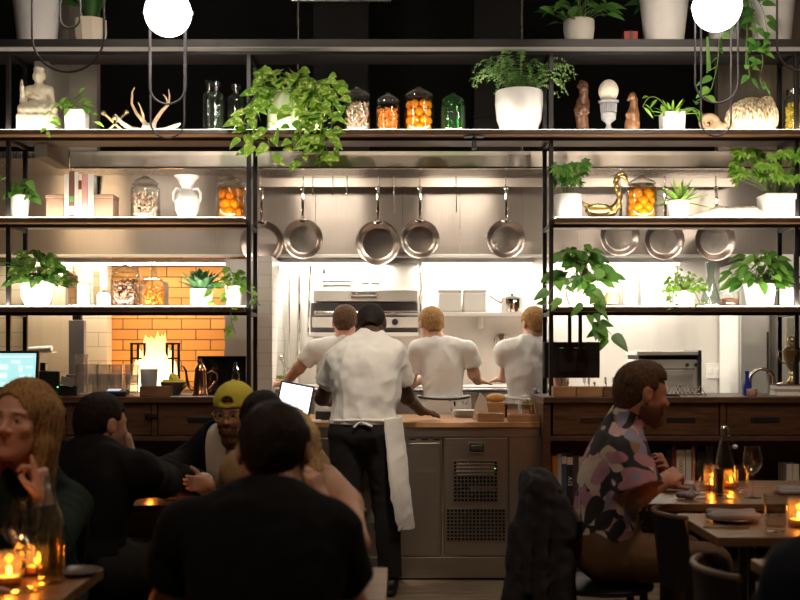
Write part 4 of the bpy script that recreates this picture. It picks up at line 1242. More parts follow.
t.location = (XX(474,6.65), 6.65, 2.68-.0265-.024)
MB().lathe([(.062,.012),(.066,.017),(.058,.0235),(.001,.0235)], 28).build('disc', M['black_plastic'], t)
MB().lathe([(.001,-.06),(.014,-.058),(.016,-.02),(.010,.0),(.010,.012)], 14).build('hook_stem', M['black_plastic'], t)

# --- second shelf, right bay
def carved_bird():
    s = SDF(.004); H = hz(81, 2)
    s.box((0,0,.016), (.032,.03,.012), .004)
    s.cone((.0,0,.04), (-.012,0,H*.45), .036, .040, .02); s.cone((-.012,0,H*.45), (.006,0,H*.78), .038, .026, .02)
    s.ell((.002,-.005,H-.04), (.030,.034,.038), .012)
    s.ell((.0,-.036,H-.045), (.008,.012,.012), .008)
    for sg in (-1,1):
        s.cone((sg*.03,0,H*.62), (sg*.022,-.034,H*.40), .012, .010, .01); s.cone((sg*.022,-.034,H*.40), (0,-.04,H*.5), .010,.008,.008)
        s.ell((sg*.016,-.032,H-.034), (.006,.005,.004), .003, 'sub')
    s.cone((-.02,.0,H*.9), (-.012,0,H-.004), .018, .010, .01)
    s.disp(lambda x,y,z: .0015*np.sin(z*150)*np.sin(x*90+1))
    return s
o = sdf_obj('carved_figure', carved_bird(), M['carved']); o.location = at(583, 2)
tag(o, 'dark carved wooden figurine just right of the fern', 'figurine')
t = thing('egg_urn', 'grey footed stone urn carrying a large egg', 'urn', at(608.5, 2))
h = hz(101, 2); w = wz(20)/2
MB().lathe([(.001,0),(w*.72,0),(w*.72,h*.12),(w*.34,h*.2),(w*.22,h*.3),(w*.3,h*.36),(w*.72,h*.46),(w*.76,h*.62),(w*.62,h*.66),(w*.66,h*.9),(w*1.02,h*.97),(w*1.02,h),(w*.8,h),(w*.5,h*.75),(.001,h*.7)], 32).build('urn_body', M['urn'], t)
fl_ = MB()
for k in range(20):
    a = 2*PI*k/20; fl_.tube([(w*.72*math.cos(a), w*.72*math.sin(a), h*.66), (w*.78*math.cos(a), w*.78*math.sin(a), h*.9)], .005, 6)
fl_.build('fluting', M['urn'], t)
he = hz(79, 2)-h
e = MB().ball((0,0,0), 1., 24, 16, sc=(w*1.0, w*1.0, (he+.012)/2), fn=lambda d: 1-.08*max(0,d.z)).build('egg', M['egg']); e.location = (sx(608.5), YI, ZB[2]+h+he/2-.004)
tag(e, 'large pale egg sitting in the grey urn', 'egg')
def twist():
    s = SDF(.004); H = hz(92, 2)
    s.cone((0,0,.02),(0,0,.06), .046,.042,.02); s.cone((0,0,.06),(.006,0,H*.45), .042,.036,.02)
    s.cone((.006,0,H*.45),(.012,0,H*.8), .034,.020,.02); s.cone((.012,0,H*.8),(.002,-.005,H-.02), .022,.016,.015)
    s.ell((-.004,-.012,H-.03), (.022,.026,.020), .012); s.cone((-.015,-.02,H-.035),(-.034,-.03,H-.06), .010,.004,.006)
    s.cone((-.03,-.02,.12),(.032,-.03,.07), .016,.010,.012)
    s.disp(lambda x,y,z: .001*np.sin(z*90+x*80))
    s.box((0,0,-.04), (.2,.2,.04), 0, 0, 'sub')
    return s
o = sdf_obj('carved_bird', twist(), M['carved_light']); o.location = at(632, 2)
tag(o, 'polished brown carved wooden bird beside the egg urn', 'figurine')
potted('spider_plant', 'small arching plant in a white cube pot between the carved bird and the fossil', 2, 672, 22, 113.5, 'square', M['white_ceramic'],
       trail([[(-.02,0,0),(-.08,0,.10),(-.15,-.03,.10),(-.19,-.05,.03)],[(.02,-.02,0),(.10,-.1,.02),(.14,-.2,-.05)],[(0,-.03,0),(.08,-.15,.0),(.12,-.2,-.08)],[(-.01,0,0),(-.05,-.02,.06),(-.08,-.05,.04)]],
             .085, .026, 'lance', rosette(16,.15,.022,'lance',.1,1.2), step=.05), L_['bright'], 23)
def ammonite():
    s = SDF(.004)
    for k in range(46):
        u = k/45; a = u*4.2*PI + .8; R = .064*(.10+.90*u**1.15); rr_ = .006 + .020*u
        p = (-.012+R*math.cos(-a), 0, .072+R*math.sin(-a)*.92); s.ell(p, (rr_*.86, rr_*.9, rr_*.86), .0015)
    s.cone((.04,0,.04),(.088,-.01,.055), .032,.022,.02)
    s.ell((.03,0,.02), (.05,.03,.018), .02)
    s.disp(lambda x,y,z: .0012*np.sin(40*np.arctan2(z-.072, x+.012)))
    s.box((0,0,-.04), (.3,.3,.042), 0, 0, 'sub')
    return s
o = sdf_obj('ammonite_fossil', ammonite(), M['cream'] if False else mat('fossil_stone', (.34,.23,.14), .6, var=.35, vscale=18)); o.location = at(710, 2)
tag(o, 'coiled ammonite fossil standing right of the small arching plant', 'fossil')
def coral_mat():
    m, nt, b = _nt('spiny_coral')
    tc = N(nt, 'ShaderNodeTexCoord'); mp = N(nt, 'ShaderNodeMapping'); mp.inputs['Scale'].default_value = (34,34,9)
    nt.links.new(tc.outputs['Object'], mp.inputs[0])
    ns = N(nt, 'ShaderNodeTexNoise', Scale=3., Detail=3.); nt.links.new(mp.outputs[0], ns.inputs['Vector'])
    rp = ramp(nt, [(.40,(.28,.15,.06)), (.56,(.78,.66,.46))]); nt.links.new(ns.outputs['Fac'], rp.inputs[0])
    nt.links.new(rp.outputs[0], b.inputs['Base Color']); b.inputs['Roughness'].default_value = .7
    return m
def coral():
    s = SDF(.005); w = wz(52)/2; h = hz(97, 2)
    s.ell((0,0,h*.42), (w,.11,h*.56), .02); s.ell((-.06,0,h*.3), (w*.6,.10,h*.4), .03); s.ell((.09,0,h*.6),(.05,.06,h*.42),.03)
    s.ell((.115,0,h*.93), (.012,.012,.02), .01)
    s.disp(lambda x,y,z: .004*np.sin(x*180)*np.sin(y*170+z*70))
    s.box((0,0,-.1), (.4,.4,.1), 0, 0, 'sub'); return s
o = sdf_obj('coral', coral(), coral_mat()); o.location = at(752, 2)
tag(o, 'big cream coral block with brown speckled top, left of the yellow jar', 'coral')
t = thing('preserve_jar', 'square yellow pickle jar with metal lid at the right end of the shelf', 'jar', at(795, 2))
w = wz(23)/2; h = hz(90, 2)
MB().lathe([(.001,.002),(w*.96,0),(w,.012),(w,h*.74),(w*.8,h*.82),(w*.72,h*.84),(w*.72,h*.9),(w*.66,h*.9),(w*.66,h*.83),(w*.93,h*.73),(w*.93,.014),(.001,.012)], 30).build('jar_glass', M['glass'], t)
MB().lathe([(w*.74,h*.86),(w*.76,h*.88),(w*.76,h*.99),(w*.7,h),(.001,h)], 30).build('jar_lid', M['steel_rim'], t)
shreds('ball', mat('yellow_pickle', (.62,.46,.05), .4, var=.5, vscale=30), 'yellow_pickles', 'chopped yellow pickles in the square jar at the shelf end', 220)(t, w*.9, h*.78, '')

# --- third shelf, left bay
potted('ivy_plant', 'small ivy in a white pot at the left end of the shelf with the books', 3, 20, 19.5, 197, 'taper', M['white_ceramic'],
       trail([[(-.02,0,0),(-.08,-.02,.08),(-.12,-.05,.12)],[(.02,0,0),(.06,-.05,.04),(.10,-.08,.0)],[(0,0,0),(.03,0,.08),(.05,-.03,.1)]], .075, .058, 'heart', bush(18,.11,.10,.08,.065), step=.05), L_['mid'], 31, M['stem_dark'], saucer=True)
def book(px0, px1, top, k, cm, label, grp, Y=YI, depth=.16, z=None, tilt=0., pages=True, dy=0):
    Yf = Y - depth/2; w = (px1-px0)*Yf/FPX; zb = ZB[k]+.0005 if z is None else z
    h = ZZ(top, Yf) - zb
    t = thing('book', label, 'book', (XX((px0+px1)/2, Yf), Y+dy, zb), 0, grp)
    c = MB(); th = min(.003, w*.14)
    c.b2((-w/2,-depth/2,0),(-w/2+th,depth/2,h)); c.b2((w/2-th,-depth/2,0),(w/2,depth/2,h)); c.b2((-w/2,-depth/2-.002,0),(w/2,-depth/2+.002,h))
    c.build('cover', cm, t, smooth=False, bevel=.0008)
    MB().b2((-w/2+th+.0002,-depth/2+.003,.004),(w/2-th-.0002,depth/2-.004,h-.004)).build('pages', M['sheet_white'], t, smooth=False)
    t.rotation_euler = (0, tilt, 0)
    return t
bm = lambda n, c: mat('cover_'+n, c, .45, var=.05)
G3 = 'upright books between the stone blocks'
C_wh = bm('white', (.60,.57,.53)); C_br = bm('brown', (.16,.07,.05)); C_pk = bm('rose', (.55,.27,.25)); C_gr = bm('grey', (.42,.40,.38)); C_cr = bm('cream', (.70,.60,.48)); C_bk = bm('black', (.02,.018,.018)); C_or = bm('orange', (.62,.20,.03)); C_bl = bm('blue', (.05,.08,.16)); C_rd = bm('dark_red', (.20,.04,.03))
b = book(64.2, 68.9, 174, 3, C_wh, 'white book leftmost of the upright row beside the stone block', G3)
lettering('spine_title', 'ARKHALON', .022, M['black_plastic'], b, (0,-.0825,.17), (PI/2,-PI/2,0)) if False else None
b = book(69.3, 74.2, 171, 3, C_br, 'dark brown book second in the row, with a green spine patch', G3)
MB().b2((-.0125,-.0835,.105),(.0125,-.0822,.14)).build('spine_patch', mat('green_patch', (.12,.30,.09), .5), b, smooth=False)
MB().b2((-.0125,-.0835,.03),(.0125,-.0822,.08)).build('spine_patch', C_cr, b, smooth=False)
book(74.6, 78.2, 172, 3, C_wh, 'white book third in the upright row, right of the dark brown one', G3)
b = book(78.5, 82.0, 174, 3, C_cr, 'cream book with a brown spine band in the middle of the row', G3)
MB().b2((-.0095,-.0835,.18),(.0095,-.0822,.235)).build('spine_band', C_rd, b, smooth=False)
book(82.4, 87.4, 174, 3, C_pk, 'rose pink book in the upright row', G3)
book(87.8, 93.6, 174, 3, C_wh, 'thick white book at the right end of the row, beside the rose book', G3)
for p0, p1, lab in ((46, 63.6, 'tan stone block left of the upright books'), (94.2, 113, 'tan stone block right of the upright books')):
    t = thing('stone_block', lab, 'bookend', (XX((p0+p1)/2,6.71), YI, ZB[3]+.0005), 0, 'tan stone bookends')
    w = wz(p1-p0); h = hz(196, 3)
    MB().b2((-w/2,-.07,0),(w/2,.07,h*.86)).build('block', M['parcel'], t, smooth=False, bevel=.004)
    MB().b2((-w/2-.003,-.073,h*.86),(w/2+.003,.073,h)).build('block_cap', M['parcel'], t, smooth=False, bevel=.004)
t = thing('silver_cup', 'small crumpled silver cup on the right stone block by the books', 'cup', (sx(98), YI, ZB[3]+hz(196,3)+.003))
MB().lathe([(.001,0),(.018,0),(.02,.03),(.026,.07),(.032,.115),(.028,.115),(.022,.07),(.016,.01),(.001,.008)], 20).build('cup_body', M['steel_rim'], t)
jar(145.5, 29, 177, 3, 'lidded jar of pinkish dried shells left of the white amphora', shreds('shell', shellm, 'dried_shells', 'pinkish dried shells packed in the jar left of the white amphora', 240))
t = thing('amphora_vase', 'white two-handled amphora vase', 'vase', at(187, 3))
h = hz(176, 3); w = wz(25)/2
MB().lathe([(.001,0),(w*.60,0),(w*.64,h*.04),(w*.9,h*.22),(w*1.0,h*.42),(w*.82,h*.58),(w*.44,h*.68),(w*.46,h*.76),(w*.72,h*.9),(w*1.04,h*.985),(w*1.04,h),(w*.94,h),(w*.6,h*.88),(w*.36,h*.74),(.001,h*.7)], 32).build('vase_body', M['white_ceramic'], t)
for sg in (-1,1):
    MB().tube([(sg*w*.44,0,h*.70),(sg*w*.85,0,h*.72),(sg*w*1.08,0,h*.62),(sg*w*1.06,0,h*.48),(sg*w*.92,0,h*.40)], .009, 10).build('handle', M['white_ceramic'], t)
jar(231.5, 30, 177, 3, 'lidded jar of whole peaches on the shelf left of the black post', fruits(5, 3, .0335, peach, 'preserved_peach', 'orange preserved peach inside the jar left of the black post', 'peaches in the left jar', liq))

# --- third shelf, right bay
potted('palm_leaf_plant', 'plant with star-shaped leaves in a white pot left of the brass swan', 3, 568, 28, 195, 'cyl', M['white_ceramic'], palmate(20,.17,.20,.062), L_['mid'], 41)
def swan():
    s = SDF(.004)
    s.ell((-.02,0,.055), (.085,.045,.05), .02); s.cone((-.085,0,.075),(-.135,0,.115), .024,.006,.02)
    pts = [(.05,0,.06),(.085,0,.10),(.095,0,.15),(.080,0,.20),(.072,0,.24),(.085,0,.275),(.110,0,.283),(.128,0,.268)]
    rs = [.030,.022,.016,.014,.014,.015,.017,.014]
    for i in range(len(pts)-1): s.cone(pts[i], pts[i+1], rs[i], rs[i+1], .012)
    s.cone((.128,0,.265),(.152,0,.225), .010,.004,.006)
    for sg in (-1,1):
        s.ell((-.04,sg*.04,.068), (.07,.014,.034), .01)
    s.box((0,0,-.05), (.3,.3,.05), 0, 0, 'sub'); return s
o = sdf_obj('brass_swan', swan(), M['brass']); o.location = at(604, 3)
tag(o, 'brass swan figurine with a curved neck', 'figurine')
jar(641.5, 31, 177, 3, 'lidded jar of golden fruit right of the brass swan', fruits(5, 4, .0305, gold_f, 'preserved_apricot', 'golden preserved apricot inside the jar right of the brass swan', 'apricots in the right jar', liq))
potted('upright_plant', 'small plant with strappy leaves in a tapered white pot right of the apricot jar', 3, 678.5, 23, 201, 'taper', M['white_ceramic'], rosette(24,.19,.032,'lance',.05,1.45), L_['bright'], 43)
def horn():
    s = SDF(.005)
    s.cone((-.20,0,.022),(-.02,0,.045), .006,.040,.02, sq=((0,1,0),1.5)); s.cone((-.02,0,.045),(.18,0,.045), .040,.042,.03, sq=((0,1,0),1.5)); s.cone((.18,0,.045),(.24,0,.035), .040,.032,.02)
    s.disp(lambda x,y,z: .0015*np.sin(x*120)); s.box((0,0,-.05), (.5,.3,.052), 0, 0, 'sub'); return s
o = sdf_obj('horn_shell', horn(), mat('horn_ivory', (.80,.74,.62), .4, var=.1)); o.location = at(722, 3)
tag(o, 'long cream horn lying between two white pots', 'horn')
potted('split_leaf_plant', 'large bright cut-leaved plant in a white square pot beside the cream horn', 3, 776.5, 31, 195, 'square', M['white_ceramic'], palmate(48,.27,.27,.066), L_['bright'], 44)

# --- fourth shelf, left bay
potted('variegated_plant', 'bushy variegated plant in a round white pot at the left of the lowest shelf', 4, 37.5, 33, 281, 'round', M['white_ceramic'], bush(105,.19,.21,.105,.055,'oval'), L_['vari'], 51)
t = thing('card_pack', 'small pinkish card pack behind the glass candle holder', 'box', at(66, 4, .12))
MB().b2((-.035,-.02,0),(.025,.02,.135)).build('pack_body', M['parcel'], t, smooth=False, bevel=.003)
MB().b2((-.02,-.025,.136),(.035,.015,.205)).build('pack_card', mat('magenta_card', (.50,.10,.42), .6), t, smooth=False, bevel=.002)
MB().b2((-.05,-.03,.136),(-.021,.01,.19)).build('pack_tab', mat('lime_card', (.55,.55,.08), .6), t, smooth=False, bevel=.002)
t = thing('candle_holder', 'square glass candle holder with a thick white candle', 'candle holder', at(84.5, 4))
w = wz(25)/2; h = hz(271, 4)
g = MB()
for a, b_ in (((-w,-w,0),(w,-w+.005,h)), ((-w,w-.005,0),(w,w,h)), ((-w,-w+.0051,0),(-w+.005,w-.0051,h)), ((w-.005,-w+.0051,0),(w,w-.0051,h)), ((-w+.0051,-w+.0051,0),(w-.0051,w-.0051,.006))): g.b2(a, b_)
g.build('glass_walls', M['glass'], t, smooth=False)
c = thing('pillar_candle', 'thick white candle standing inside the square glass holder', 'candle', at(84, 4)); c.location.z += .0065
MB().lathe([(.001,0),(.039,0),(.04,.004),(.04,hz(283,4)-.012),(.034,hz(283,4)-.007),(.001,hz(283,4)-.012)], 28).build('wax', M['candle'], c)
MB().tube([(0,0,hz(283,4)-.012),(.001,0,hz(283,4))], .0015, 6).build('wick', M['iron'], c)
t = thing('small_bottle', 'squat white glass bottle with stopper beside the candle holder', 'bottle', at(104.5, 4))
w = wz(15)/2; h = hz(287, 4)
MB().lathe([(.001,0),(w*.92,0),(w,.008),(w,h*.62),(w*.85,h*.72),(w*.4,h*.76),(w*.4,h*.84),(.001,h*.84)], 24).build('bottle_body', M['white_plastic'], t)
MB().lathe([(w*.5,h*.845),(w*.55,h*.9),(w*.5,h),(.001,h)], 20).build('stopper', M['glass'], t)
jar(126, 30, 265, 4, 'lidded jar of brown dried mushrooms on the lowest left shelf', shreds('ball', shell_dark, 'dried_mushrooms', 'brown dried mushrooms in the jar beside the orange decanter', 230))
t = thing('decanter', 'square glass decanter of orange liqueur fruit beside the mushroom jar', 'decanter', at(154, 4))
w = wz(26)/2; h = hz(262, 4); hb = hz(280, 4)
MB().lathe([(.001,.002),(w*1.3,0),(w*1.36,.01),(w*1.36,hb*.86),(w*.9,hb),(w*.34,hb*1.08),(w*.3,h*.97),(w*.4,h),(w*.3,h),(w*.24,hb*1.1),(w*.85,hb*.96),(w*1.28,hb*.84),(w*1.28,.014),(.001,.012)], 4, rot=(0,0,PI/4)).build('decanter_glass', M['glass'], t, bevel=.005, smooth=False)
shreds('flake', orangem, 'orange_peel', 'orange peel pieces packed in the square decanter', 300)(t, w*1.0, hb*.9, '')
potted('succulent', 'dark rosette succulent in a white pot on the lowest left shelf', 4, 201.5, 22.5, 289, 'cyl', M['white_ceramic'], rosette(44,.18,.055,'lance',.35,1.5), L_['succ'], 53)
potted('trailing_ivy', 'trailing ivy in a white pot with saucer beside the succulent', 4, 234, 19, 287, 'taper', M['white_ceramic'],
       trail([[(0,-.02,0),(.06,-.05,.03),(.09,-.12,-.03),(.16,-.14,-.07),(.17,-.14,-.12)],[(.0,-.04,0),(-.02,-.16,.0),(.01,-.22,-.12),(.02,-.22,-.24),(.04,-.22,-.28)],[(-.03,0,0),(-.08,-.05,.05),(-.13,-.10,-.05),(-.1,-.14,-.12)],[(0,0,0),(0,0,.08),(-.03,-.02,.12)]],
             .055, .045, 'heart', bush(26,.10,.11,.06,.05), step=.04), L_['bright'], 54, saucer=True)

# --- fourth shelf, right bay
potted('trailing_plant', 'large dark trailing plant by the right shelf post, leaves hanging over the black screen', 4, 581, 32, 279, 'round', M['white_ceramic'],
       trail([[(0,-.05,0),(-.03,-.18,.02),(-.02,-.23,-.14),(.03,-.23,-.28),(.12,-.23,-.36)],[(.02,-.05,0),(.06,-.18,.02),(.08,-.23,-.16),(.06,-.23,-.32)],[(-.05,-.03,0),(-.14,-.10,.0),(-.21,-.15,-.08),(-.22,-.15,-.16)],[(.05,-.05,.02),(.11,-.15,.08),(.12,-.2,.0)],[(.0,-.05,.0),(.02,-.2,-.05),(.05,-.23,-.25),(.14,-.23,-.34)],[(-.04,-.05,0),(-.12,-.16,-.06),(-.15,-.2,-.14)]], .105, .07, 'heart', bush(84,.20,.24,.10,.058,'oval'), step=.06), L_['dark'] if False else L_['mid'], 61, M['stem_dark'])
t = thing('candle_jar', 'pale yellow wax candle jar beside the trailing plant', 'jar', at(614, 4, .05))
w = wz(16)/2; h = hz(284, 4)
MB().lathe([(.001,.002),(w*.9,0),(w,.02),(w,h*.5),(w*.82,h*.72),(w*.84,h),(w*.78,h),(w*.76,h*.72),(w*.94,h*.5),(w*.94,.02),(.001,.01)], 26).build('jar_glass', M['glass'], t)
MB().lathe([(.001,.012),(w*.9,.022),(w*.92,h*.5),(w*.78,h*.66),(.001,h*.66)], 26).build('wax', mat('yellow_wax', (.85,.70,.40), .5, sss=.2), t)
t = thing('square_vase', 'tall clear square vase behind the candle jar', 'vase', at(634, 4, .1))
w = wz(18)/2; h = hz(265, 4)
MB().lathe([(.001,.002),(w*1.3,0),(w*1.4,.01),(w*1.4,h),(w*1.3,h),(w*1.3,.016),(.001,.014)], 4, rot=(0,0,PI/4)).build('vase_glass', M['glass'], t, smooth=False, bevel=.004)
potted('fine_leaved_plant', 'small fine-leaved plant in a white pot in the middle of the lowest right shelf', 4, 683, 22, 291, 'cyl', M['white_ceramic'],
       trail([[(-.02,-.03,0),(-.08,-.1,.04),(-.11,-.2,-.05),(-.12,-.22,-.12)],[(.02,-.03,0),(.07,-.08,.06),(.11,-.15,.0)],[(0,0,0),(-.03,0,.1),(-.05,-.05,.17)],[(0,-.02,0),(.03,-.14,.0),(.05,-.22,-.1)],[(-.02,0,0),(-.1,-.05,.05),(-.14,-.1,-.04)]], .034, .026, 'oval', bush(70,.13,.12,.036,.030,'oval'), step=.018), L_['bright'], 62)
t = thing('glass_carafe', 'clear glass carafe with narrow neck beside the fine-leaved plant', 'carafe', at(710.5, 4))
w = wz(20)/2; h = hz(262, 4)
MB().lathe([(.001,.003),(w*.95,0),(w,.012),(w*.92,h*.2),(w*.55,h*.5),(w*.36,h*.68),(w*.5,h*.98),(w*.54,h),(w*.46,h),(w*.3,h*.68),(w*.48,h*.5),(w*.85,h*.2),(w*.92,.016),(.001,.014)], 28).build('carafe_glass', M['glass_grey'], t)
t = thing('spice_jar', 'low glass jar of brown spice between the carafe and the big white pot', 'jar', at(732, 4, .06))
w = wz(20)/2; h = hz(291, 4)
MB().lathe([(.001,.002),(w*.96,0),(w,.008),(w,h*.8),(w*.9,h),(w*.84,h),(w*.92,h*.8),(w*.92,.01),(.001,.01)], 24).build('jar_glass', M['glass'], t)
MB().lathe([(.001,.011),(w*.9,.011),(w*.9,h*.55),(.001,h*.62)], 24).build('spice', mat('brown_spice', (.22,.10,.06), .9, var=.5, vscale=60), t)
potted('broad_leaved_plant', 'lush broad-leaved plant in a large white pot on the lowest right shelf', 4, 760, 33, 284, 'taper', M['white_ceramic'], bush(90,.22,.22,.11,.052,'oval'), L_['mid'], 63)
potted('small_dark_plant', 'small dark-leaved plant in a white pot at the right end of the lowest shelf', 4, 789, 19, 289, 'cyl', M['white_ceramic'], bush(12,.10,.09,.09,.04,'lance'), L_['dark'], 64, M['stem_dark'], saucer=True, dy=.0)
# ------------------------------------------------------------------ left bar top
ZCt = 1.0955
def ct(px, Y): return (XX(px, Y), Y, ZCt)
def hct(py, Y): return ZZ(py, Y) - ZCt
Y = 6.60
t = thing('till_monitor', 'touch screen till with a pale turquoise display at the far left', 'monitor', (XX(13,Y), Y, ZCt))
w = .15; h0 = hct(397,Y); h1 = hct(352,Y)
R_ = Matrix.Rotation(math.radians(-8), 3, 'X')
c_ = Vector((0, 0, (h1+.02)/2))
bz = MB().box(c_, (.31, .03, h1-.005), R_).build('bezel', M['black_plastic'], t, smooth=False, bevel=.006)
def scr(dx, dz, sx_, sz_, m, name, off): 
    return MB().box(c_ + R_ @ Vector((dx, -.0152-off, dz)), (sx_, .001, sz_), R_).build(name, m, t, smooth=False)
scr(0, .012, .276, h1-.062, emit('till_screen', (.42,.78,.80), .95), 'screen', .0006)
wt = emit('till_screen_field', (.72,.92,.92), 1.0)
rr = random.Random(4)
for (dx, dz, a, b) in ((.0,.092,.25,.006),(.02,.062,.05,.018),(.10,.03,.04,.012),(.05,.02,.022,.04),(.06,-.03,.03,.028),(.105,-.03,.02,.026),(.02,-.07,.16,.013),(-.05,.03,.05,.03),(-.06,-.02,.06,.03)):
    scr(dx, dz, a, b, wt, 'screen_field', .0014)
MB().box((0,.035,.06),(.16,.07,.118)).build('stand', M['black_plastic'], t, smooth=False, bevel=.01)
Y = 6.72
t = thing('receipt_printer', 'black receipt printer with a tiny green light beside the till', 'printer', ct(51, Y))
w = XX(63,Y)-XX(41,Y); h = hct(371,Y)
MB().b2((-w/2,-.05,0),(w/2,.09,h)).build('printer_body', M['black_plastic'], t, smooth=False, bevel=.008)
MB().b2((-w/2-.02,.02,h+.0),(-w/2+.025,.08,h+.05)).build('paper_cover', M['black_plastic'], t, smooth=False, bevel=.006)
MB().ball((w*.42,-.052,h*.35), .004, 8, 6).build('status_light', emit('green_led', (.1,1,.2), 4.), t)
t = thing('card_stand', 'small grey card leaning on a black holder between printer and stacked glasses', 'card', ct(68, Y-.03))
MB().box((.0,-.02,.085),(.075,.003,.055),(.35,.25,.1)).build('card', mat('grey_card', (.40,.41,.38), .6), t, smooth=False)
MB().b2((-.045,.0,0),(.05,.05,.06)).build('holder', M['black_plastic'], t, smooth=False, bevel=.004)
t = thing('paper_roll', 'beige paper roll behind the printer', 'roll', ct(70, 7.0))
MB().lathe([(.001,0),(.055,0),(.055,.12),(.02,.12),(.02,.02),(.001,.02)], 26).build('roll', M['parcel'], t)
# tumblers
tum_m = glass('tumbler_glass', (.95,.93,.9), 2.6, .05, .13)
def tumbler_mb(r=.042, h=.125):
    return MB().lathe([(.001,.002),(r*.80,0),(r*.84,.006),(r*.92,h*.5),(r,h-.002),(r*.98,h),(r*.94,h-.002),(r*.86,h*.5),(r*.78,.016),(.001,.014)], 24)
tm = tumbler_mb().build('tumbler', tum_m)
def tum(px, Y, z, lab, first=[True]):
    o = tm if first[0] else dup(tm); first[0] = False
    o.location = (XX(px,Y), Y, z); tag(o, lab, 'glass', 'tumblers stacked on the left bar'); return o
step = .062
for k, lab in enumerate(('bottom', 'second', 'top')): tum(81.5, 6.74, ZCt + k*step, 'tumbler at the %s of the tall stack beside the printer' % lab if k != 1 else 'tumbler in the middle of the tall stack beside the printer')
names = ['nearest the tall stack', 'third from the bowl of lemons', 'second from the paper cup', 'nearest the paper cup']
for i, (px, Y) in enumerate(((92.5,6.86),(103,6.74),(116,6.74),(132,6.74))):
    for k, lab in enumerate(('lower', 'upper')):
        tum(px, Y, ZCt + k*step, '%s tumbler of the low stack %s' % (lab, ['behind the tall stack', 'second along from the tall stack', 'third along from the tall stack', 'beside the white paper cup'][i]))
for i, (px, Y) in enumerate(((98,7.0),(110,7.0),(124,7.0))):
    tum(px, Y, ZCt, 'single tumbler in the back row, ' + ('left of the others', 'between two others', 'nearest the fire')[i])
t = thing('card_reader', 'dark handheld card reader with lit screen lying before the tumblers', 'terminal', ct(117, 6.56))
MB().box((0,0,.022),(.13,.09,.03),(.18,0,0)).build('reader_body', M['black_plastic'], t, smooth=False, bevel=.008)
MB().box((-.015,-.006,.0395),(.075,.05,.002),(.18,0,0)).build('reader_screen', emit('reader_screen', (.55,.62,.75), .8), t, smooth=False)
t = thing('paper_cup', 'white paper cup in front of the fire', 'cup', ct(149, 6.78))
h = hct(369, 6.78); r = (XX(158,6.78)-XX(140,6.78))/2
MB().lathe([(.001,.004),(r*.76,0),(r*.80,.01),(r*.97,h-.006),(r*1.02,h-.002),(r*.97,h),(r*.93,h-.006),(r*.76,.012),(.001,.012)], 28).build('cup_body', glass('white_paper', (.5,.4,.35), .3, .4, .9), t)
MB().box((-r*.78,-r*.42,h*.52),(.004,.016,.022)).build('cup_mark', mat('green_mark', (.08,.25,.10), .6), t, smooth=False)
def woodbox(px0, px1, top, Y, z, label, grp=None, m='box_wood', depth=.10, name='wooden_box'):
    t = thing(name, label, 'box', ((XX(px0,Y)+XX(px1,Y))/2, Y, z), 0, grp)
    w = (XX(px1,Y)-XX(px0,Y))/2; h = ZZ(top,Y)-z; k = .008
    MB().b2((-w,-depth/2,0),(w,-depth/2+k,h)).build('front_board', M[m], t, smooth=False, bevel=.002)
    MB().b2((-w,depth/2-k,0),(w,depth/2,h)).build('back_board', M[m], t, smooth=False, bevel=.002)
    for sg in (-1,1): MB().b2((sg*w-(k if sg > 0 else 0),-depth/2+k+.0003,0),(sg*w+(0 if sg > 0 else k),depth/2-k-.0003,h)).build('end_board', M[m], t, smooth=False, bevel=.002)
    MB().b2((-w+k+.0003,-depth/2+k+.0003,.001),(w-k-.0003,depth/2-k-.0003,.008)).build('bottom', M[m], t, smooth=False)
    return t
woodbox(141.5, 171.5, 386, 6.58, ZCt, 'small wooden box on the bar in front of the fire', None, 'box_wood_dark')
t = thing('lemon_bowl', 'grey ceramic bowl of lemons on the left bar', 'bowl', ct(174, 6.80))
r = (XX(188,6.8)-XX(160,6.8))/2; h = hct(382,6.8)
MB().lathe([(.001,0),(r*.42,0),(r*.45,.008),(r*.82,h*.55),(r,h),(r*.95,h),(r*.76,h*.58),(r*.36,.014),(.001,.012)], 32).build('bowl', mat('grey_stoneware', (.16,.15,.13), .5, var=.15), t)
lm = MB().ball((0,0,0), .030, 16, 12, sc=(1,1,1.22), fn=lambda d: 1+.10*max(0,abs(d.z)-.85)*6).build('lemon', M['lemon'])
for i, (dx, dy, dz) in enumerate(((-.048,-.01,.066),(-.008,-.042,.066),(.045,-.02,.066),(.03,.035,.066),(-.03,.04,.066),(.0,.0,.098))):
    o = lm if i == 0 else dup(lm)
    tag(o, 'yellow lemon in the grey bowl on the left bar', 'lemon', 'lemons in the bowl')
    o.location = Vector(t.location) + Vector((dx, dy, dz)); o.rotation_euler = (1.4+.3*i, .5*i, 1.1*i)
Y = 6.66
t = thing('coffee_pot', 'tall copper coffee pot with long curved spout beside the lemons', 'pot', ct(200.5, Y))
h = hct(358,Y); r = .046
MB().lathe([(.001,0),(r*1.08,0),(r*1.1,.01),(r*.98,.02),(r*.78,h*.62),(r*.80,h*.64),(r*.78,h*.66),(.001,h*.66)], 32).build('pot_body', M['copper'], t)
MB().lathe([(r*.82,h*.665),(r*.80,h*.70),(r*.5,h*.80),(r*.36,h*.84),(r*.36,h*.87),(r*.2,h*.89),(.001,h*.89)], 28).build('lid', M['copper'], t); lid0 = kids(t)[-1]
MB().lathe([(r*.1,h*.89),(r*.22,h*.93),(r*.2,h*.965),(.001,h)], 16).build('lid_knob', M['copper'], lid0)
MB().tube([(-r*.9,0,h*.16),(-r*1.5,0,h*.24),(-r*1.75,0,h*.42),(-r*1.9,0,h*.66),(-r*2.3,0,h*.80),(-r*2.55,0,h*.79)], [.012,.010,.008,.007,.006,.005], 10).build('spout', M['copper'], t)
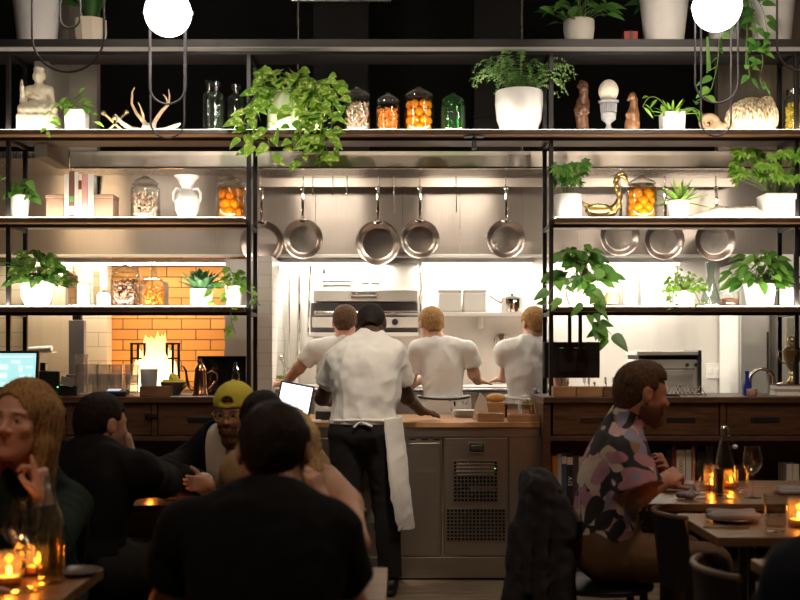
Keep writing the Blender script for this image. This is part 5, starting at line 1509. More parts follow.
MB().tube([(r*.82,0,h*.60),(r*1.5,0,h*.66),(r*2.1,0,h*.58),(r*2.15,0,h*.42),(r*1.5,0,h*.27),(r*.98,0,h*.18)], .0045, 8).build('handle', M['copper'], t)
Y = 6.88
t = thing('dark_panel_screen', 'black glossy display panel standing behind the copper pot', 'screen', ct(222, Y))
w = (XX(246,Y)-XX(197,Y))/2
MB().b2((-w,-.012,.004),(w,.012,hct(356,Y))).build('panel', M['black_gloss'], t, smooth=False, bevel=.006)
MB().b2((-.08,-.04,0),(.08,.06,.0038)).build('stand_foot', M['black_plastic'], t, smooth=False)
MB().b2((-.02,.0121,.004),(.02,.05,.14)).build('stand_neck', M['black_plastic'], t, smooth=False)
t = thing('glass_shaker', 'small faceted clear glass shaker before the black panel', 'shaker', ct(235.5, 6.78))
h = hct(362,6.78); r = .030
MB().lathe([(.001,0),(r*.9,0),(r,.01),(r*.8,h*.42),(r*.95,h*.5),(r*.7,h*.66),(r*.5,h*.7),(r*.62,h*.78),(r*.3,h*.9),(r*.34,h*.97),(.001,h)], 8).build('shaker_glass', M['glass_grey'], t, smooth=False)
t = thing('paper_sheet', 'white paper sheet lying on the bar below the copper pot', 'paper', (XX(196,6.54), 6.55, ZCt))
MB().b2((-.15,-.035,0),(.12,.035,.0015)).build('sheet', M['sheet_white'], t, smooth=False)

# ------------------------------------------------------------------ right bar top
Y = 6.80
t = thing('hanging_monitor', 'black screen seen from behind, hung from the right shelf on two posts', 'monitor', (XX(572,Y), Y, ZZ(378,Y)))
w = (XX(600,Y)-XX(544,Y))/2; h = ZZ(342,Y)-ZZ(378,Y)
MB().b2((-w,.0,0),(w,.03,h)).build('screen_back', M['black_plastic'], t, smooth=False, bevel=.006)
MB().b2((-w*.5,-.018,h*.15),(w*.5,-.0002,h*.85)).build('rear_housing', M['black_plastic'], t, smooth=False, bevel=.006)
for px in (569, 579.5):
    x = XX(px,Y)-t.location.x
    MB().b2((x-.011,-.034,h*.5),(x+.011,-.0185,1.601-t.location.z)).build('hanger_post', M['black_steel'], t, smooth=False, bevel=.002)
MB().b2((-.05,-.0184,h*.42),(.10,-.010,h*.62)).build('mount_plate', M['black_steel'], t, smooth=False)
G = 'cutlery boxes on the right bar'
bx = [(552.5,574.5),(575.2,601),(602,624)]
labs = ['wooden cutlery box by the shelf post, left of three on the right bar', 'middle wooden cutlery box under the black screen', 'darker wooden cutlery box of three, next to the seated man']
for (a, b), lab, m in zip(bx, labs, ('box_wood','box_wood','box_wood_dark')): woodbox(a, b, 386.5, 6.58, ZCt, lab, G, m, .10)
def fork_mb(L=.19):
    m = MB()
    m.tube([(0,0,0),(0,0,L*.55)], [.004,.0026], 6, flat=.4); m.tube([(0,0,L*.55),(0,.004,L*.7)], [.003,.009], 6, flat=.25)
    for k in range(4): m.tube([(-.0075+.005*k,.004,L*.69),(-.0075+.005*k,.002,L)], .0014, 5)
    return m
fk = fork_mb().build('fork', M['steel_rim'])
spots = [(585,-.02),(589,.01),(594,-.01),(607,.0),(612,-.02),(617,.015),(560,.01),(567,-.01)]
for i, (px, dy) in enumerate(spots):
    o = fk if i == 0 else dup(fk)
    which = 'middle cutlery box' if 575 < px < 601 else ('darker cutlery box' if px > 601 else 'cutlery box by the shelf post')
    tag(o, 'steel fork standing in the %s' % which, 'fork', 'forks in the ' + which)
    o.location = (XX(px,6.58), 6.58+dy, ZCt+.0095); o.rotation_euler = (0.05*((i%3)-1), .06*((i%2)*2-1), i*.7)
    o.scale = (1,1,.55)
t = thing('plate_rack', 'small chrome wire plate rack on the bar beside the seated man', 'rack', ct(686, 6.72))
mb = MB()
for k in range(4):
    x = -.075+.05*k
    mb.tube([(x-.03,-.05,.003),(x,-.05,.06),(x+.03,-.05,.003)], .003, 6); mb.tube([(x-.03,.05,.003),(x,.05,.06),(x+.03,.05,.003)], .003, 6)
mb.build('wire_triangles', M['steel_rim'], t)
mb = MB()
for y_ in (-.05,.05): mb.tube([(-.115,y_,.004),(.115,y_,.004)], .003, 6)
mb.build('base_wire', M['steel_rim'], t)
t = thing('dark_tray', 'small black tray lying on the bar behind the seated man', 'tray', ct(672, 6.60))
MB().lathe([(.001,0),(.05,0),(.055,.008),(.05,.008),(.046,.004),(.001,.004)], 24).build('tray', M['black_plastic'], t)
t = thing('blue_bottle', 'cobalt blue glass bottle on the right bar', 'bottle', ct(747, 6.76))
h = hct(371,6.76)
MB().lathe([(.001,0),(.026,0),(.028,.006),(.028,h*.36),(.012,h*.62),(.010,h*.9),(.013,h*.91),(.013,h),(.001,h)], 24).build('bottle_glass', M['blue_glass'], t)
Y = 6.86
t = thing('tap', 'gooseneck steel bar tap behind the blue bottle', 'tap', ct(774, Y))
r = (XX(775,Y)-XX(751,Y))/2; h = hct(369,Y)-r
MB().tube([(0,0,0),(0,0,h)] + [(-r+r*math.cos(a), 0, h+r*math.sin(a)) for a in [PI*k/12 for k in range(1,13)]] + [(-2*r,0,h-.05)], .011, 12).build('spout', M['steel'], t)
MB().lathe([(.024,0),(.024,.012),(.016,.016)], 20).build('tap_base', M['steel'], t)
MB().tube([(.0,-.012,.06),(.05,-.02,.075)], .006, 8).build('lever', M['steel'], t)
t = thing('pink_cup', 'short pinkish ceramic cup under the tap', 'cup', ct(752, 6.66))
MB().lathe([(.001,0),(.027,0),(.03,.004),(.032,.042),(.028,.042),(.026,.008),(.001,.008)], 24).build('cup', mat('pink_ceramic', (.60,.36,.29), .5), t)
Y = 6.74
for i, (z0, cm, lab) in enumerate(((0, C_cr, 'lower cream book under the trophy'), (.034, C_br, 'brown upper book under the trophy'))):
    t = thing('book', lab, 'book', (XX(788,Y), Y, ZCt+z0), 0, 'books under the trophy')
    MB().b2((-.09,-.07,0),(.09,.07,.0035)).build('cover', cm, t, smooth=False); MB().b2((-.09,-.07,.0295),(.09,.07,.033)).build('cover', cm, t, smooth=False)
    MB().b2((-.0895,.066,.0036),(.0895,.07,.0294)).build('spine', cm, t, smooth=False); MB().b2((-.087,-.066,.0037),(.087,.065,.0293)).build('pages', M['sheet_white'], t, smooth=False)
t = thing('trophy', 'tall dull gold two-handled trophy cup on two stacked books', 'trophy', (XX(792,Y), Y, ZCt+.068))
h = ZZ(336,Y)-t.location.z
MB().lathe([(.001,0),(.038,0),(.038,.012),(.022,.024),(.011,.05),(.016,.062),(.011,.075),(.03,.11),(.050,h*.52),(.058,h*.70),(.054,h*.70),(.001,h*.62)], 32).build('cup', M['gold_dull'], t)
MB().lathe([(.057,h*.705),(.045,h*.76),(.014,h*.80),(.022,h*.84),(.014,h*.88),(.03,h*.91),(.026,h*.96),(.001,h)], 24).build('lid', M['gold_dull'], t)
for sg in (-1,1): MB().tube([(sg*.055,0,h*.64),(sg*.078,0,h*.70),(sg*.084,0,h*.58),(sg*.066,0,h*.46),(sg*.040,0,h*.42)], .005, 8).build('handle', M['gold_dull'], t)

# books under the right cabinet
Yk = 6.66
def lowbook(p0, p1, top, cm, lab, grp, txt=None, tm_=None, size=.02, tilt=0, tz=.52):
    b = book(p0, p1, top, 4, cm, lab, grp, Y=Yk, depth=.15, z=.4505, tilt=tilt)
    if txt:
        lettering('spine_title', txt, size, tm_ or M['sheet_white'], b, (0,-.0778,(ZZ(top,Yk-.075)-.45)*tz), (PI/2, PI/2, 0))
    return b
GA, GB, GC = 'books under the cabinet beside the coat', 'books under the cabinet beside the flowered shirt', 'books under the cabinet at the far right'
lowbook(548.6, 552, 453, C_rd, 'dark red book nearest the cabinet end panel', GA)
lowbook(552.4, 557, 455.5, C_or, 'orange book beside the coat on the low shelf', GA, 'LUNE', M['black_plastic'], .018) if False else lowbook(552.4, 557, 455.5, C_or, 'orange book beside the coat on the low shelf', GA)
lowbook(557.4, 561.6, 453.5, C_gr, 'grey book between the orange and the navy one', GA)
b = lowbook(562, 566.6, 452.5, C_bl, 'navy book with a white top band', GA)
MB().b2((-.0138,-.0785,.245),(.0138,-.0772,.29)).build('spine_band', C_wh, b, smooth=False)
b = lowbook(566.9, 572.9, 452, C_bk, 'black book with large white spine letters', GA, 'A15', mat('cream_ink', (.75,.68,.52), .6), .034, tz=.45)
MB().b2((-.0165,-.0785,.24),(.0165,-.0772,.285)).build('spine_band', C_cr, b, smooth=False)
lowbook(573.1, 578.2, 455, bm('plum', (.07,.045,.07)), 'plum coloured book right of the lettered black one', GA)
lowbook(578.8, 582.2, 457, C_wh, 'thin white book right of the plum one', GA)
lowbook(582.6, 586.5, 458, C_gr, 'grey book half hidden by the flowered shirt', GA)
lowbook(654, 657.6, 461, C_rd, 'thin dark red book nearest the flowered sleeve', GB)
lowbook(658, 661.8, 460, C_or, 'orange red book near the flowered sleeve', GB)
lowbook(662.2, 665.8, 458, C_bl, 'dark blue book right of the orange red one', GB)
lowbook(666.2, 671.4, 449, C_bk, 'tall black book right of the dark blue one', GB)
lowbook(671.8, 675.8, 446, C_rd, 'tall dark red book left of the cream lettered one', GB)
lowbook(676.4, 685, 450, C_cr, 'wide cream book with dark lettering down its spine', GB, 'LOCO', M['black_plastic'], .026, tz=.70)
for zz_, hh_, cc_ in ((.085,.030,C_bl),(.045,.026,C_pk),(.012,.022,C_gr)): MB().b2((-.020,-.0783,zz_),(.020,-.0772,zz_+hh_)).build('spine_band', cc_, [o for o in bpy.data.objects if str(o.get('label','')).startswith('wide cream book')][0], smooth=False)
lowbook(685.6, 691, 450, C_wh, 'white book right of the cream lettered one', GB)
lowbook(691.4, 695, 447, bm('tan', (.40,.22,.10)), 'tan book right of the white one', GB)
lowbook(697, 705, 452, C_bk, 'black binder right of the tan book', GB)
lowbook(705.6, 713, 446, bm('charcoal', (.04,.038,.04)), 'charcoal binder behind the swing-top bottle', GB)
lowbook(786.5, 792.6, 464, C_wh, 'white book left of the pair at the far right of the low shelf', GC)
lowbook(793, 799, 464, C_cr, 'cream book right of the pair at the far right of the low shelf', GC)

# ------------------------------------------------------------------ on the pass
zp = ztop + .0005
def pp(px, Y): return (XX(px, Y), Y, zp)
t = thing('order_tablet', 'tilted order tablet with a bright white screen on the pass left of the cook', 'tablet', pp(295, 6.86))
c_ = Vector((.0, 0, .125)); R_ = (Euler((math.radians(-16), math.radians(11), math.radians(4)))).to_matrix()
MB().box(c_, (.215,.018,.20), R_).build('tablet_body', M['black_plastic'], t, smooth=False, bevel=.006)
MB().box(c_ + R_ @ Vector((0,-.0098,.002)), (.190,.001,.168), R_).build('screen', emit('tablet_screen', (.85,.93,1.), 1.5), t, smooth=False)
MB().box(c_ + R_ @ Vector((-.04,-.0106,.06)), (.07,.0006,.008), R_).build('screen_bar', emit('tablet_bar', (.45,.55,.65), .8), t, smooth=False)
MB().b2((-.07,.02,0),(.07,.12,.02)).build('stand_base', M['black_plastic'], t, smooth=False, bevel=.004)
MB().tube([(0,.07,.02),(0,.03,.11)], .016, 10).build('stand_arm', M['black_plastic'], t)
t = thing('ticket_printer', 'low black ticket printer on the pass by the cook\'s elbow', 'printer', pp(324, 6.84))
MB().b2((-.05,-.05,0),(.045,.06,.055)).build('printer_body', M['black_plastic'], t, smooth=False, bevel=.006)
MB().box((-.06,-.10,.002),(.10,.06,.0015),(0,0,.2)).build('ticket', M['sheet_white'], t, smooth=False)
woodbox(477, 503, 413, 6.69, zp, 'left wooden tray of small dishes on the pass', 'wooden trays on the pass', 'box_wood', .12, 'wooden_tray')
woodbox(508, 541.5, 414.5, 6.69, zp, 'right wooden tray on the pass beside the cabinet end', 'wooden trays on the pass', 'box_wood', .12, 'wooden_tray')
cpm = MB().lathe([(.001,.0),(.016,0),(.024,.02),(.026,.03),(.022,.03),(.014,.006),(.001,.006)], 18).build('small_dish', M['white_ceramic'])
for i, (px, dy) in enumerate(((483,-.02),(490,.02),(497,-.02),(487,.03),(499.5,.03))):
    o = cpm if i == 0 else dup(cpm); o.location = (XX(px,6.69), 6.69+dy*.8, zp+.0088)
    o.scale = (.9,.9,1.15)
    tag(o, 'small white dish in the left wooden tray on the pass', 'dish', 'small dishes in the left tray')
t = thing('folded_napkin', 'white napkin folded to a point standing on the pass', 'napkin', pp(480, 6.86))
m = MB(); prof = [(-.05,0),(.045,0),(.05,.06),(.035,.13),(.0,.165),(-.03,.10)]
n_ = len(prof); m.add([(x,-.02,z) for x,z in prof]+[(x*.6,.02,z) for x,z in prof], [tuple(reversed(range(n_))), tuple(range(n_,2*n_))]+[(i,(i+1)%n_,n_+(i+1)%n_,n_+i) for i in range(n_)])
m.build('cloth', mat('pale_napkin', (.66,.58,.50), .8), t, bevel=.004)
t = thing('loaf', 'golden long bread loaf behind the trays on the pass', 'bread', pp(496, 7.0))
t.location.z += .0015
MB().ball((0,0,.125),.1,20,12,sc=(.62,.32,.28)).build('crust', mat('bread_crust', (.62,.33,.10), .6, var=.3, vscale=20), t)
t = thing('wooden_block', 'wooden block under the golden loaf on the pass', 'block', pp(496, 7.0))
MB().b2((-.07,-.04,0),(.07,.04,.098)).build('block', M['box_wood'], t, smooth=False, bevel=.004)
def hotel(px0, px1, top, Y, lab):
    t = thing('steel_pan', lab, 'pan', pp((px0+px1)/2, Y), 0, 'deep steel pans on the pass')
    w = (XX(px1,Y)-XX(px0,Y))/2; h = ZZ(top,Y)-zp; d = .06; m = MB()
    m.b2((-w+.008,-d,0),(w-.008,-d+.003,h)); m.b2((-w+.008,d-.003,0),(w-.008,d,h)); m.b2((-w+.008,-d+.0032,0),(-w+.011,d-.0032,h)); m.b2((w-.011,-d+.0032,0),(w-.008,d-.0032,h)); m.b2((-w+.0112,-d+.0032,.001),(w-.0112,d-.0032,.004))
    m.build('pan_walls', M['steel_rim'], t, smooth=False)
    MB().b2((-w,-d-.006,h+.0002),(w,-d+.004,h+.004)).b2((-w,d-.004,h+.0002),(w,d+.006,h+.004)).b2((-w,-d+.0041,h+.0002),(-w+.012,d-.0041,h+.004)).b2((w-.012,-d+.0041,h+.0002),(w,d-.0041,h+.004)).build('pan_rim', M['steel_rim'], t, smooth=False)
    return t
hotel(503, 518, 404.5, 7.02, 'deep steel pan in the middle of the pass behind the trays')
hotel(519.5, 534, 405, 7.02, 'deep steel pan of speckled garnish right on the pass')
o = MB()
r = random.Random(8)
for k in range(60): o.ball((r.uniform(-.03,.03), r.uniform(-.045,.045), r.uniform(.10,.115)), .006, 6, 4)
o.b2((-.032,-.05,.006),(.032,.05,.10))
g_ = o.build('garnish', mat('speckled_garnish', (.45,.36,.22), .8, var=.8, vscale=60)); g_.location = pp(526.7, 7.02); tag(g_, 'speckled chopped garnish filling the right steel pan on the pass', 'garnish', kind='stuff')
t = thing('tongs', 'steel tongs leaning beside the right steel pan', 'tongs', pp(537, 6.86))
MB().tube([(.0,0,.005),(-.02,.0,.10),(-.075,.01,.19)], .006, 8, flat=.4).build('arm', M['steel_rim'], t)
MB().tube([(.012,0,.005),(.0,.0,.10),(-.06,.01,.19)], .006, 8, flat=.4).build('arm', M['steel_rim'], t)
t = thing('blue_towel', 'crumpled blue and white towel at the right end of the pass', 'towel', pp(539.5, 7.05))
def towel():
    s = SDF(.004); r = random.Random(2)
    for k in range(7): s.cone((r.uniform(-.025,.02), r.uniform(-.04,.04), .03), (r.uniform(-.03,.022), r.uniform(-.04,.04), r.uniform(.08,.19)), .024, .014, .012)
    s.disp(lambda x,y,z: .003*np.sin(x*120+z*50)); s.box((0,0,-.05),(.2,.2,.05),0,0,'sub'); return s
sdf_obj('cloth', towel(), mat('blue_towel', (.36,.44,.60), .9, var=.5, vscale=20), t)
pt0 = MB().lathe([(.001,.0),(.05,0),(.085,.008),(.087,.010),(.05,.004),(.001,.004)], 30).build('plate', M['white_ceramic'])
for k in range(5):
    o = pt0 if k == 0 else dup(pt0)
    tag(o, 'white plate in the stack behind the pass, left of the pointed napkin', 'plate', 'white plates stacked on the pass')
    o.location = Vector(pp(466, 7.1)) + Vector((0,0,.0085*k))
t = thing('ladle_crock', 'steel crock with ladles on the far counter left of the tablet', 'crock', (XX(291,8.05), 8.05, zc+.0005))
MB().lathe([(.001,0),(.055,0),(.058,.01),(.058,.10),(.053,.10),(.052,.012),(.001,.01)], 24).build('crock', M['steel_rim'], t)
for k, (dx, a) in enumerate(((-.02,-.18),(.02,.14),(.035,.34))):
    m = MB(); m.tube([(dx*.4,0,.014),(dx+a*.12,0,.12),(dx+a*.3,0,.19)], .004, 6); m.ball((dx+a*.3,0,.20), .020 if k < 2 else .012, 10, 8); lo_ = m.build('ladle', M['brass'] if k == 1 else M['steel_rim']); lo_.location = t.location; tag(lo_, ('steel ladle leaning left in the crock left of the tablet', 'brass ladle in the crock left of the tablet', 'steel ladle leaning right in the crock left of the tablet')[k], 'ladle', 'ladles in the steel crock')
t = thing('herb_tub', 'small tub of green herbs on the far counter beside the white pier', 'tub', (XX(279,8.0), 8.0, zc+.0005))
MB().lathe([(.001,0),(.04,0),(.045,.05),(.040,.05),(.036,.006),(.001,.006)], 20).build('tub', M['steel_rim'], t)
lv = MB(); r = random.Random(3)
for k in range(40): lv.leaf((r.uniform(-.025,.025), r.uniform(-.025,.025), .045), (r.uniform(-1,1), r.uniform(-1,1), 1.2), (0,-1,.2), .045, .018, 'oval')
lv.build('herbs', L_['bright'], t, angle=80)

# ------------------------------------------------------------------ pendant lamps
def pendant(px, py, Y, r, loops, label):
    c = W(px, py, Y)
    t = thing('pendant_lamp', label, 'lamp', c, 0, 'opal globe pendants on looped cords')
    MB().ball((0,0,0), r, 36, 24).build('globe', M['bulb'], t)
    for sg in (-1,1):
        MB().tube([(sg*(r-.004),0,.0),(sg*(r+.008),0,.0),(sg*(r+.014),0,.0)], [.010,.012,.006], 12).build('side_pin', M['steel_rim'], t)
    for (pl, pr, pb, dy) in loops:
        yy = Y+dy
        xl, xr, zb = XX(pl,yy)-c.x, XX(pr,yy)-c.x, ZZ(pb,yy)-c.z
        rr_ = (xr-xl)/2; cx = (xl+xr)/2; zt = ZC - c.z - .03
        pts = [(xl,dy,zt),(xl,dy,zb+rr_)] + [(cx-rr_*math.cos(a), dy, zb+rr_-rr_*math.sin(a)) for a in [PI*k/16 for k in range(1,16)]] + [(xr,dy,zb+rr_),(xr,dy,zt)]
        MB().tube(pts, .0055, 8).build('cord_loop', M['cord'], t)
    MB().lathe([(.001,0),(.16,0),(.16,.028),(.001,.028)], 32, (0,.1,ZC-c.z-.029)).build('ceiling_rose', M['black_plastic'], t)
    MB().tube([(0,.0,r-.01),(0,.0,r+.03)], .018, 12).build('neck', M['steel_rim'], t)
    MB().tube([(0,.0,r+.03),(0,.0,ZC-c.z-.03)], .005, 8).build('stem_cord', M['cord'], t)
    return t
pl = pendant(168, 13, 5.6, .118, [(149.5,186,104,.15),(150.5,184.5,138,.26)], 'glowing opal globe pendant at upper left with cord loops')
pr_ = pendant(717, 7, 5.6, .122, [(695,738,103,.15),(701,731,136,.26)], 'glowing opal globe pendant at upper right with cord loops')
pendant(67, -120, 5.0, .118, [(32,104,72,.15),(60,80,28,.24)], 'pendant above the picture edge whose cord loop crosses the big pale pot')
pendant(800, -110, 5.0, .118, [(777,826,71,.15)], 'pendant above the picture edge whose cord loop hangs by the right end of the shelves')

# ------------------------------------------------------------------ tables
def table(x0, x1, y0, y1, label, zt=.75, li=.10, ped=False):
    t = thing('dining_table', label, 'table', ((x0+x1)/2, (y0+y1)/2, 0), 0)
    a, b = (x1-x0)/2, (y1-y0)/2
    MB().b2((-a,-b,zt-.032),(a,b,zt)).build('tabletop', M['table_wood'], t, smooth=False, bevel=.004)
    for sx_ in (-1,1):
        for sy in ((0,) if ped else (-1,1)):
            MB().b2((sx_*(a-li)-.016, sy*(b-.06)-.016, .0),(sx_*(a-li)+.016, sy*(b-.06)+.016, zt-.0325)).build('leg', M['black_steel'], t, smooth=False, bevel=.003)
    MB().b2((-a+.1,-.02,zt-.06),(a-.1,.02,zt-.0325)).build('apron', M['black_steel'], t, smooth=False)
    return t
table(1.0, 2.05, 4.48, 5.28, 'wooden table with the swing-top bottle and wine glass', li=.40)
table(1.05, 2.0, 3.68, 4.22, 'wooden table with a folded napkin on a plate, in front of the swing-top bottle table', li=.36)
table(1.04, 1.9, 2.62, 3.30, 'wooden table corner at the lower right edge behind the navy shoulder', li=.34)
table(-1.95, -.845, 2.55, 3.17, 'wooden table at lower left with a clear bottle and wine glasses', ped=True)
table(-.60, -.035, 2.745, 3.17, 'wooden table in front of the man in the black T-shirt', li=.02, ped=True)
table(-1.45, -.26, 4.44, 4.84, 'wooden table between the man in the yellow cap and the man with hand on cheek', li=.165, ped=True)
ZT = .7505
def tp(px, Y): return (XX(px,Y), Y, ZT)
tg = glass('table_glass', (.95,.94,.92), 2.4, .02, .0)
def wineglass(px, Y, h, rb, label, grp=None):
    t = thing('wine_glass', label, 'wine glass', tp(px, Y), 0, grp)
    MB().lathe([(.001,.0),(rb*.9,0),(rb*.92,.003),(.006,.010),(.0045,.02),(.0045,h*.40),(.008,h*.44),(.001,h*.445)], 28).build('stem', tg, t)
    MB().lathe([(.001,h*.446),(rb*.5,h*.50),(rb*.93,h*.62),(rb,h*.70),(rb*.94,h*.84),(rb*.76,h),(rb*.73,h),(rb*.90,h*.84),(rb*.96,h*.70),(rb*.88,h*.63),(rb*.45,h*.52),(.001,h*.47)], 32).build('bowl', tg, t)
    return t
def tumble(px, Y, r, h, label, liquid=True, grp=None, gm=None):
    t = thing('tumbler', label, 'glass', tp(px, Y), 0, grp)
    tumbler_mb(r, h).build('glass_wall', gm or tg, t)
    if liquid: MB().lathe([(.001,.0165),(r*.76,.0165),(r*.83,h*.44),(.001,h*.44)], 22).build('water', glass('water_%d' % int(px), (.93,.9,.84), .5), t)
    return t
flame_c = emit('candle_flame', (1,.55,.16), 30.)
CAND = []
def tealight(px, Y, label, h=.075, r=.032, grp='candles in glasses on the tables'):
    t = thing('candle_glass', label, 'candle', tp(px, Y), 0, grp)
    MB().lathe([(.001,.002),(r*.92,0),(r,.006),(r*1.02,h),(r*.94,h),(r*.92,.01),(.001,.009)], 24).build('votive_glass', M['glass_warm'], t)
    MB().lathe([(.001,.0095),(r*.82,.0095),(r*.82,.026),(.001,.026)], 20).build('wax', M['candle'], t)
    MB().ball((0,0,.040), .0065, 10, 8, sc=(1,1,1.9)).build('flame', flame_c, kids(t)[-1])
    CAND.append((Vector(t.location)+Vector((0,0,.05))))
    return t
# table with the swing-top bottle
tumble(702, 4.70, .040, .148, 'tall empty tumbler left of the swing-top bottle', False)
tealight(711, 4.92, 'lit candle glass just left of the swing-top bottle', .11)
t = thing('swing_top_bottle', 'clear swing-top water bottle with white stopper on the right table', 'bottle', tp(724.5, 4.72))
h = .295; r = .041
MB().lathe([(.001,.003),(r*.95,0),(r,.010),(r,h*.42),(r*.92,h*.52),(r*.45,h*.80),(r*.36,h*.86),(r*.36,h*.93),(r*.46,h*.935),(r*.46,h*.965),(r*.38,h*.97),(r*.28,h*.97),(r*.28,h*.86),(r*.38,h*.80),(r*.84,h*.52),(r*.93,h*.42),(r*.93,.014),(.001,.012)], 32).build('bottle_glass', M['glass'], t)
MB().lathe([(.001,.0145),(r*.915,.0145),(r*.915,h*.38),(.001,h*.38)], 28).build('water', glass('bottle_water', (.95,.86,.68), .5), t)
MB().lathe([(r*.30,h*.972),(r*.34,h*.985),(r*.30,h),(.001,h)], 20).build('cap', M['steel_rim'], t)
MB().tube([(r*.44,0,h*.88),(r*.75,-.01,h*.84),(r*.95,-.01,h*.74)], .0018, 6).build('wire_bail', M['steel_rim'], t)
MB().ball((r*1.0,-.012,h*.71), .012, 12, 8, sc=(1,1,.8)).build('stopper', M['white_ceramic'], t)
tumble(741, 4.86, .034, .115, 'short water tumbler between the swing-top bottle and the wine glass')
tealight(731, 4.98, 'lit candle glass behind the swing-top bottle', .085)
wineglass(752.5, 4.66, .215, .041, 'empty wine glass on the right table beside the swing-top bottle')
t = thing('menu_block', 'small dark wooden block on the right table left of the bottle', 'block', tp(718, 4.84))
MB().b2((-.012,-.03,0),(.012,.03,.105)).build('block', M['walnut_dark'], t, smooth=False, bevel=.002)
def napkin_flat(loc, label, w=.075, d=.055, seed=1, roll=False, grp=None):
    t = thing('folded_napkin', label, 'napkin', loc, 0, grp)
    s = SDF(.004)
    if roll:
        s.cone((-w,-.020,.014),(w,-.020,.014),.012,.012,.01); s.cone((-w+.01,.016,.024),(w-.01,.016,.024),.013,.013,.008); s.box((0,0,.010),(w-.006,d*.7,.006),.003,.006); s.box((.004,.006,.022),(w-.012,d*.5,.003),.003,.004)
    else:
        for k in range(3): s.box((.004*k,.003*k,.008+.011*k),(w-.006*k,d-.005*k,.002),.004,.003)
    r = random.Random(seed); a, b = r.uniform(30,60), r.uniform(30,60)
    s.disp(lambda x,y,z: .0018*np.sin(x*a+y*b)+.001*np.sin(y*90))
    s.box((0,0,-.05),(.3,.3,.051),0,0,'sub')
    sdf_obj('cloth', s, M['napkin'], t)
    return t
napkin_flat((XX(678,4.86), 4.90, ZT), 'folded grey napkin by the flowered shirt man\'s elbow', .072, .07, 2)
t = thing('crumpled_napkin', 'crumpled grey napkin lying before the folded one on the right table', 'napkin', tp(685, 4.62))
s = SDF(.004); r = random.Random(6)
for k in range(10): s.cone((r.uniform(-.045,.045), r.uniform(-.03,.03), .014), (r.uniform(-.05,.05), r.uniform(-.03,.03), r.uniform(.016,.034)), .014, .010, .008)
s.disp(lambda x,y,z: .002*np.sin(x*150)*np.sin(y*130)); s.box((0,0,-.05),(.3,.3,.052),0,0,'sub')
sdf_obj('cloth', s, M['napkin'], t)
napkin_flat((XX(797,4.78), 4.78, ZT), 'grey napkin at the right edge of the swing-top bottle table', .09, .06, 5, True)
# nearer right table
t = thing('side_plate', 'brown side plate under a folded napkin on the nearer right table', 'plate', tp(732, 4.02))
MB().lathe([(.001,.0),(.06,0),(.095,.012),(.10,.015),(.098,.017),(.06,.006),(.001,.006)], 36).build('plate', mat('brown_stoneware', (.16,.10,.06), .35, var=.15), t)
nk = napkin_flat((XX(732,4.02), 4.02, ZT+.0075), 'rolled grey napkin resting on the brown side plate', .088, .05, 8, True)
t = thing('knife', 'steel table knife in front of the side plate', 'knife', tp(728, 3.86))
MB().tube([(-.085,0,.004),(-.01,0,.004)], [.006,.0045], 8, flat=.6).build('handle', M['steel_rim'], t)
MB().b2((-.009,-.007,.0025),(.075,.007,.0045)).build('blade', M['steel_rim'], t, smooth=False, bevel=.001)
tumble(775.5, 3.80, .040, .125, 'water tumbler on the nearer right table')
tealight(799, 3.90, 'lit red candle glass at the right edge on the nearer table', .095, .036)
# lower left table
t = thing('water_bottle', 'tall clear wine bottle on the lower left table', 'bottle', tp(50, 2.96))
h = .285; r = .037
MB().lathe([(.001,.006),(r*.94,0),(r,.008),(r,h*.55),(r*.86,h*.64),(r*.42,h*.78),(r*.36,h*.90),(r*.46,h*.905),(r*.46,h*.95),(r*.38,h*.955),(r*.38,h),(r*.30,h),(r*.30,h*.80),(r*.78,h*.63),(r*.93,h*.54),(r*.93,.014),(.001,.022)], 32).build('bottle_glass', M['glass_grey'], t)
MB().lathe([(.001,.0225),(r*.9,.0225),(r*.915,h*.40),(.001,h*.40)], 28).build('wine', glass('pale_wine', (.85,.75,.5), .5), t)
wineglass(25, 2.86, .235, .042, 'nearest wine glass beside the clear wine bottle', 'wine glasses on the lower left table')
wineglass(14, 3.02, .20, .036, 'smaller wine glass behind the nearest one at lower left', 'wine glasses on the lower left table')
tealight(9, 2.92, 'lit candle glass at lower left edge of the picture', .09)
tealight(37, 3.06, 'lit candle glass behind the clear wine bottle', .085)
t = thing('bread_plate', 'dark small plate on the corner of the lower left table', 'plate', tp(78, 3.07))
MB().lathe([(.001,.0),(.04,0),(.062,.010),(.066,.012),(.064,.013),(.04,.005),(.001,.005)], 30).build('plate', mat('dark_stoneware', (.06,.055,.05), .3), t)
tumble(171, 4.58, .036, .125, 'water tumbler held by the man in the yellow cap', True)
tealight(150, 4.72, 'small lit candle glass on the table of the man with hand on cheek', .07)

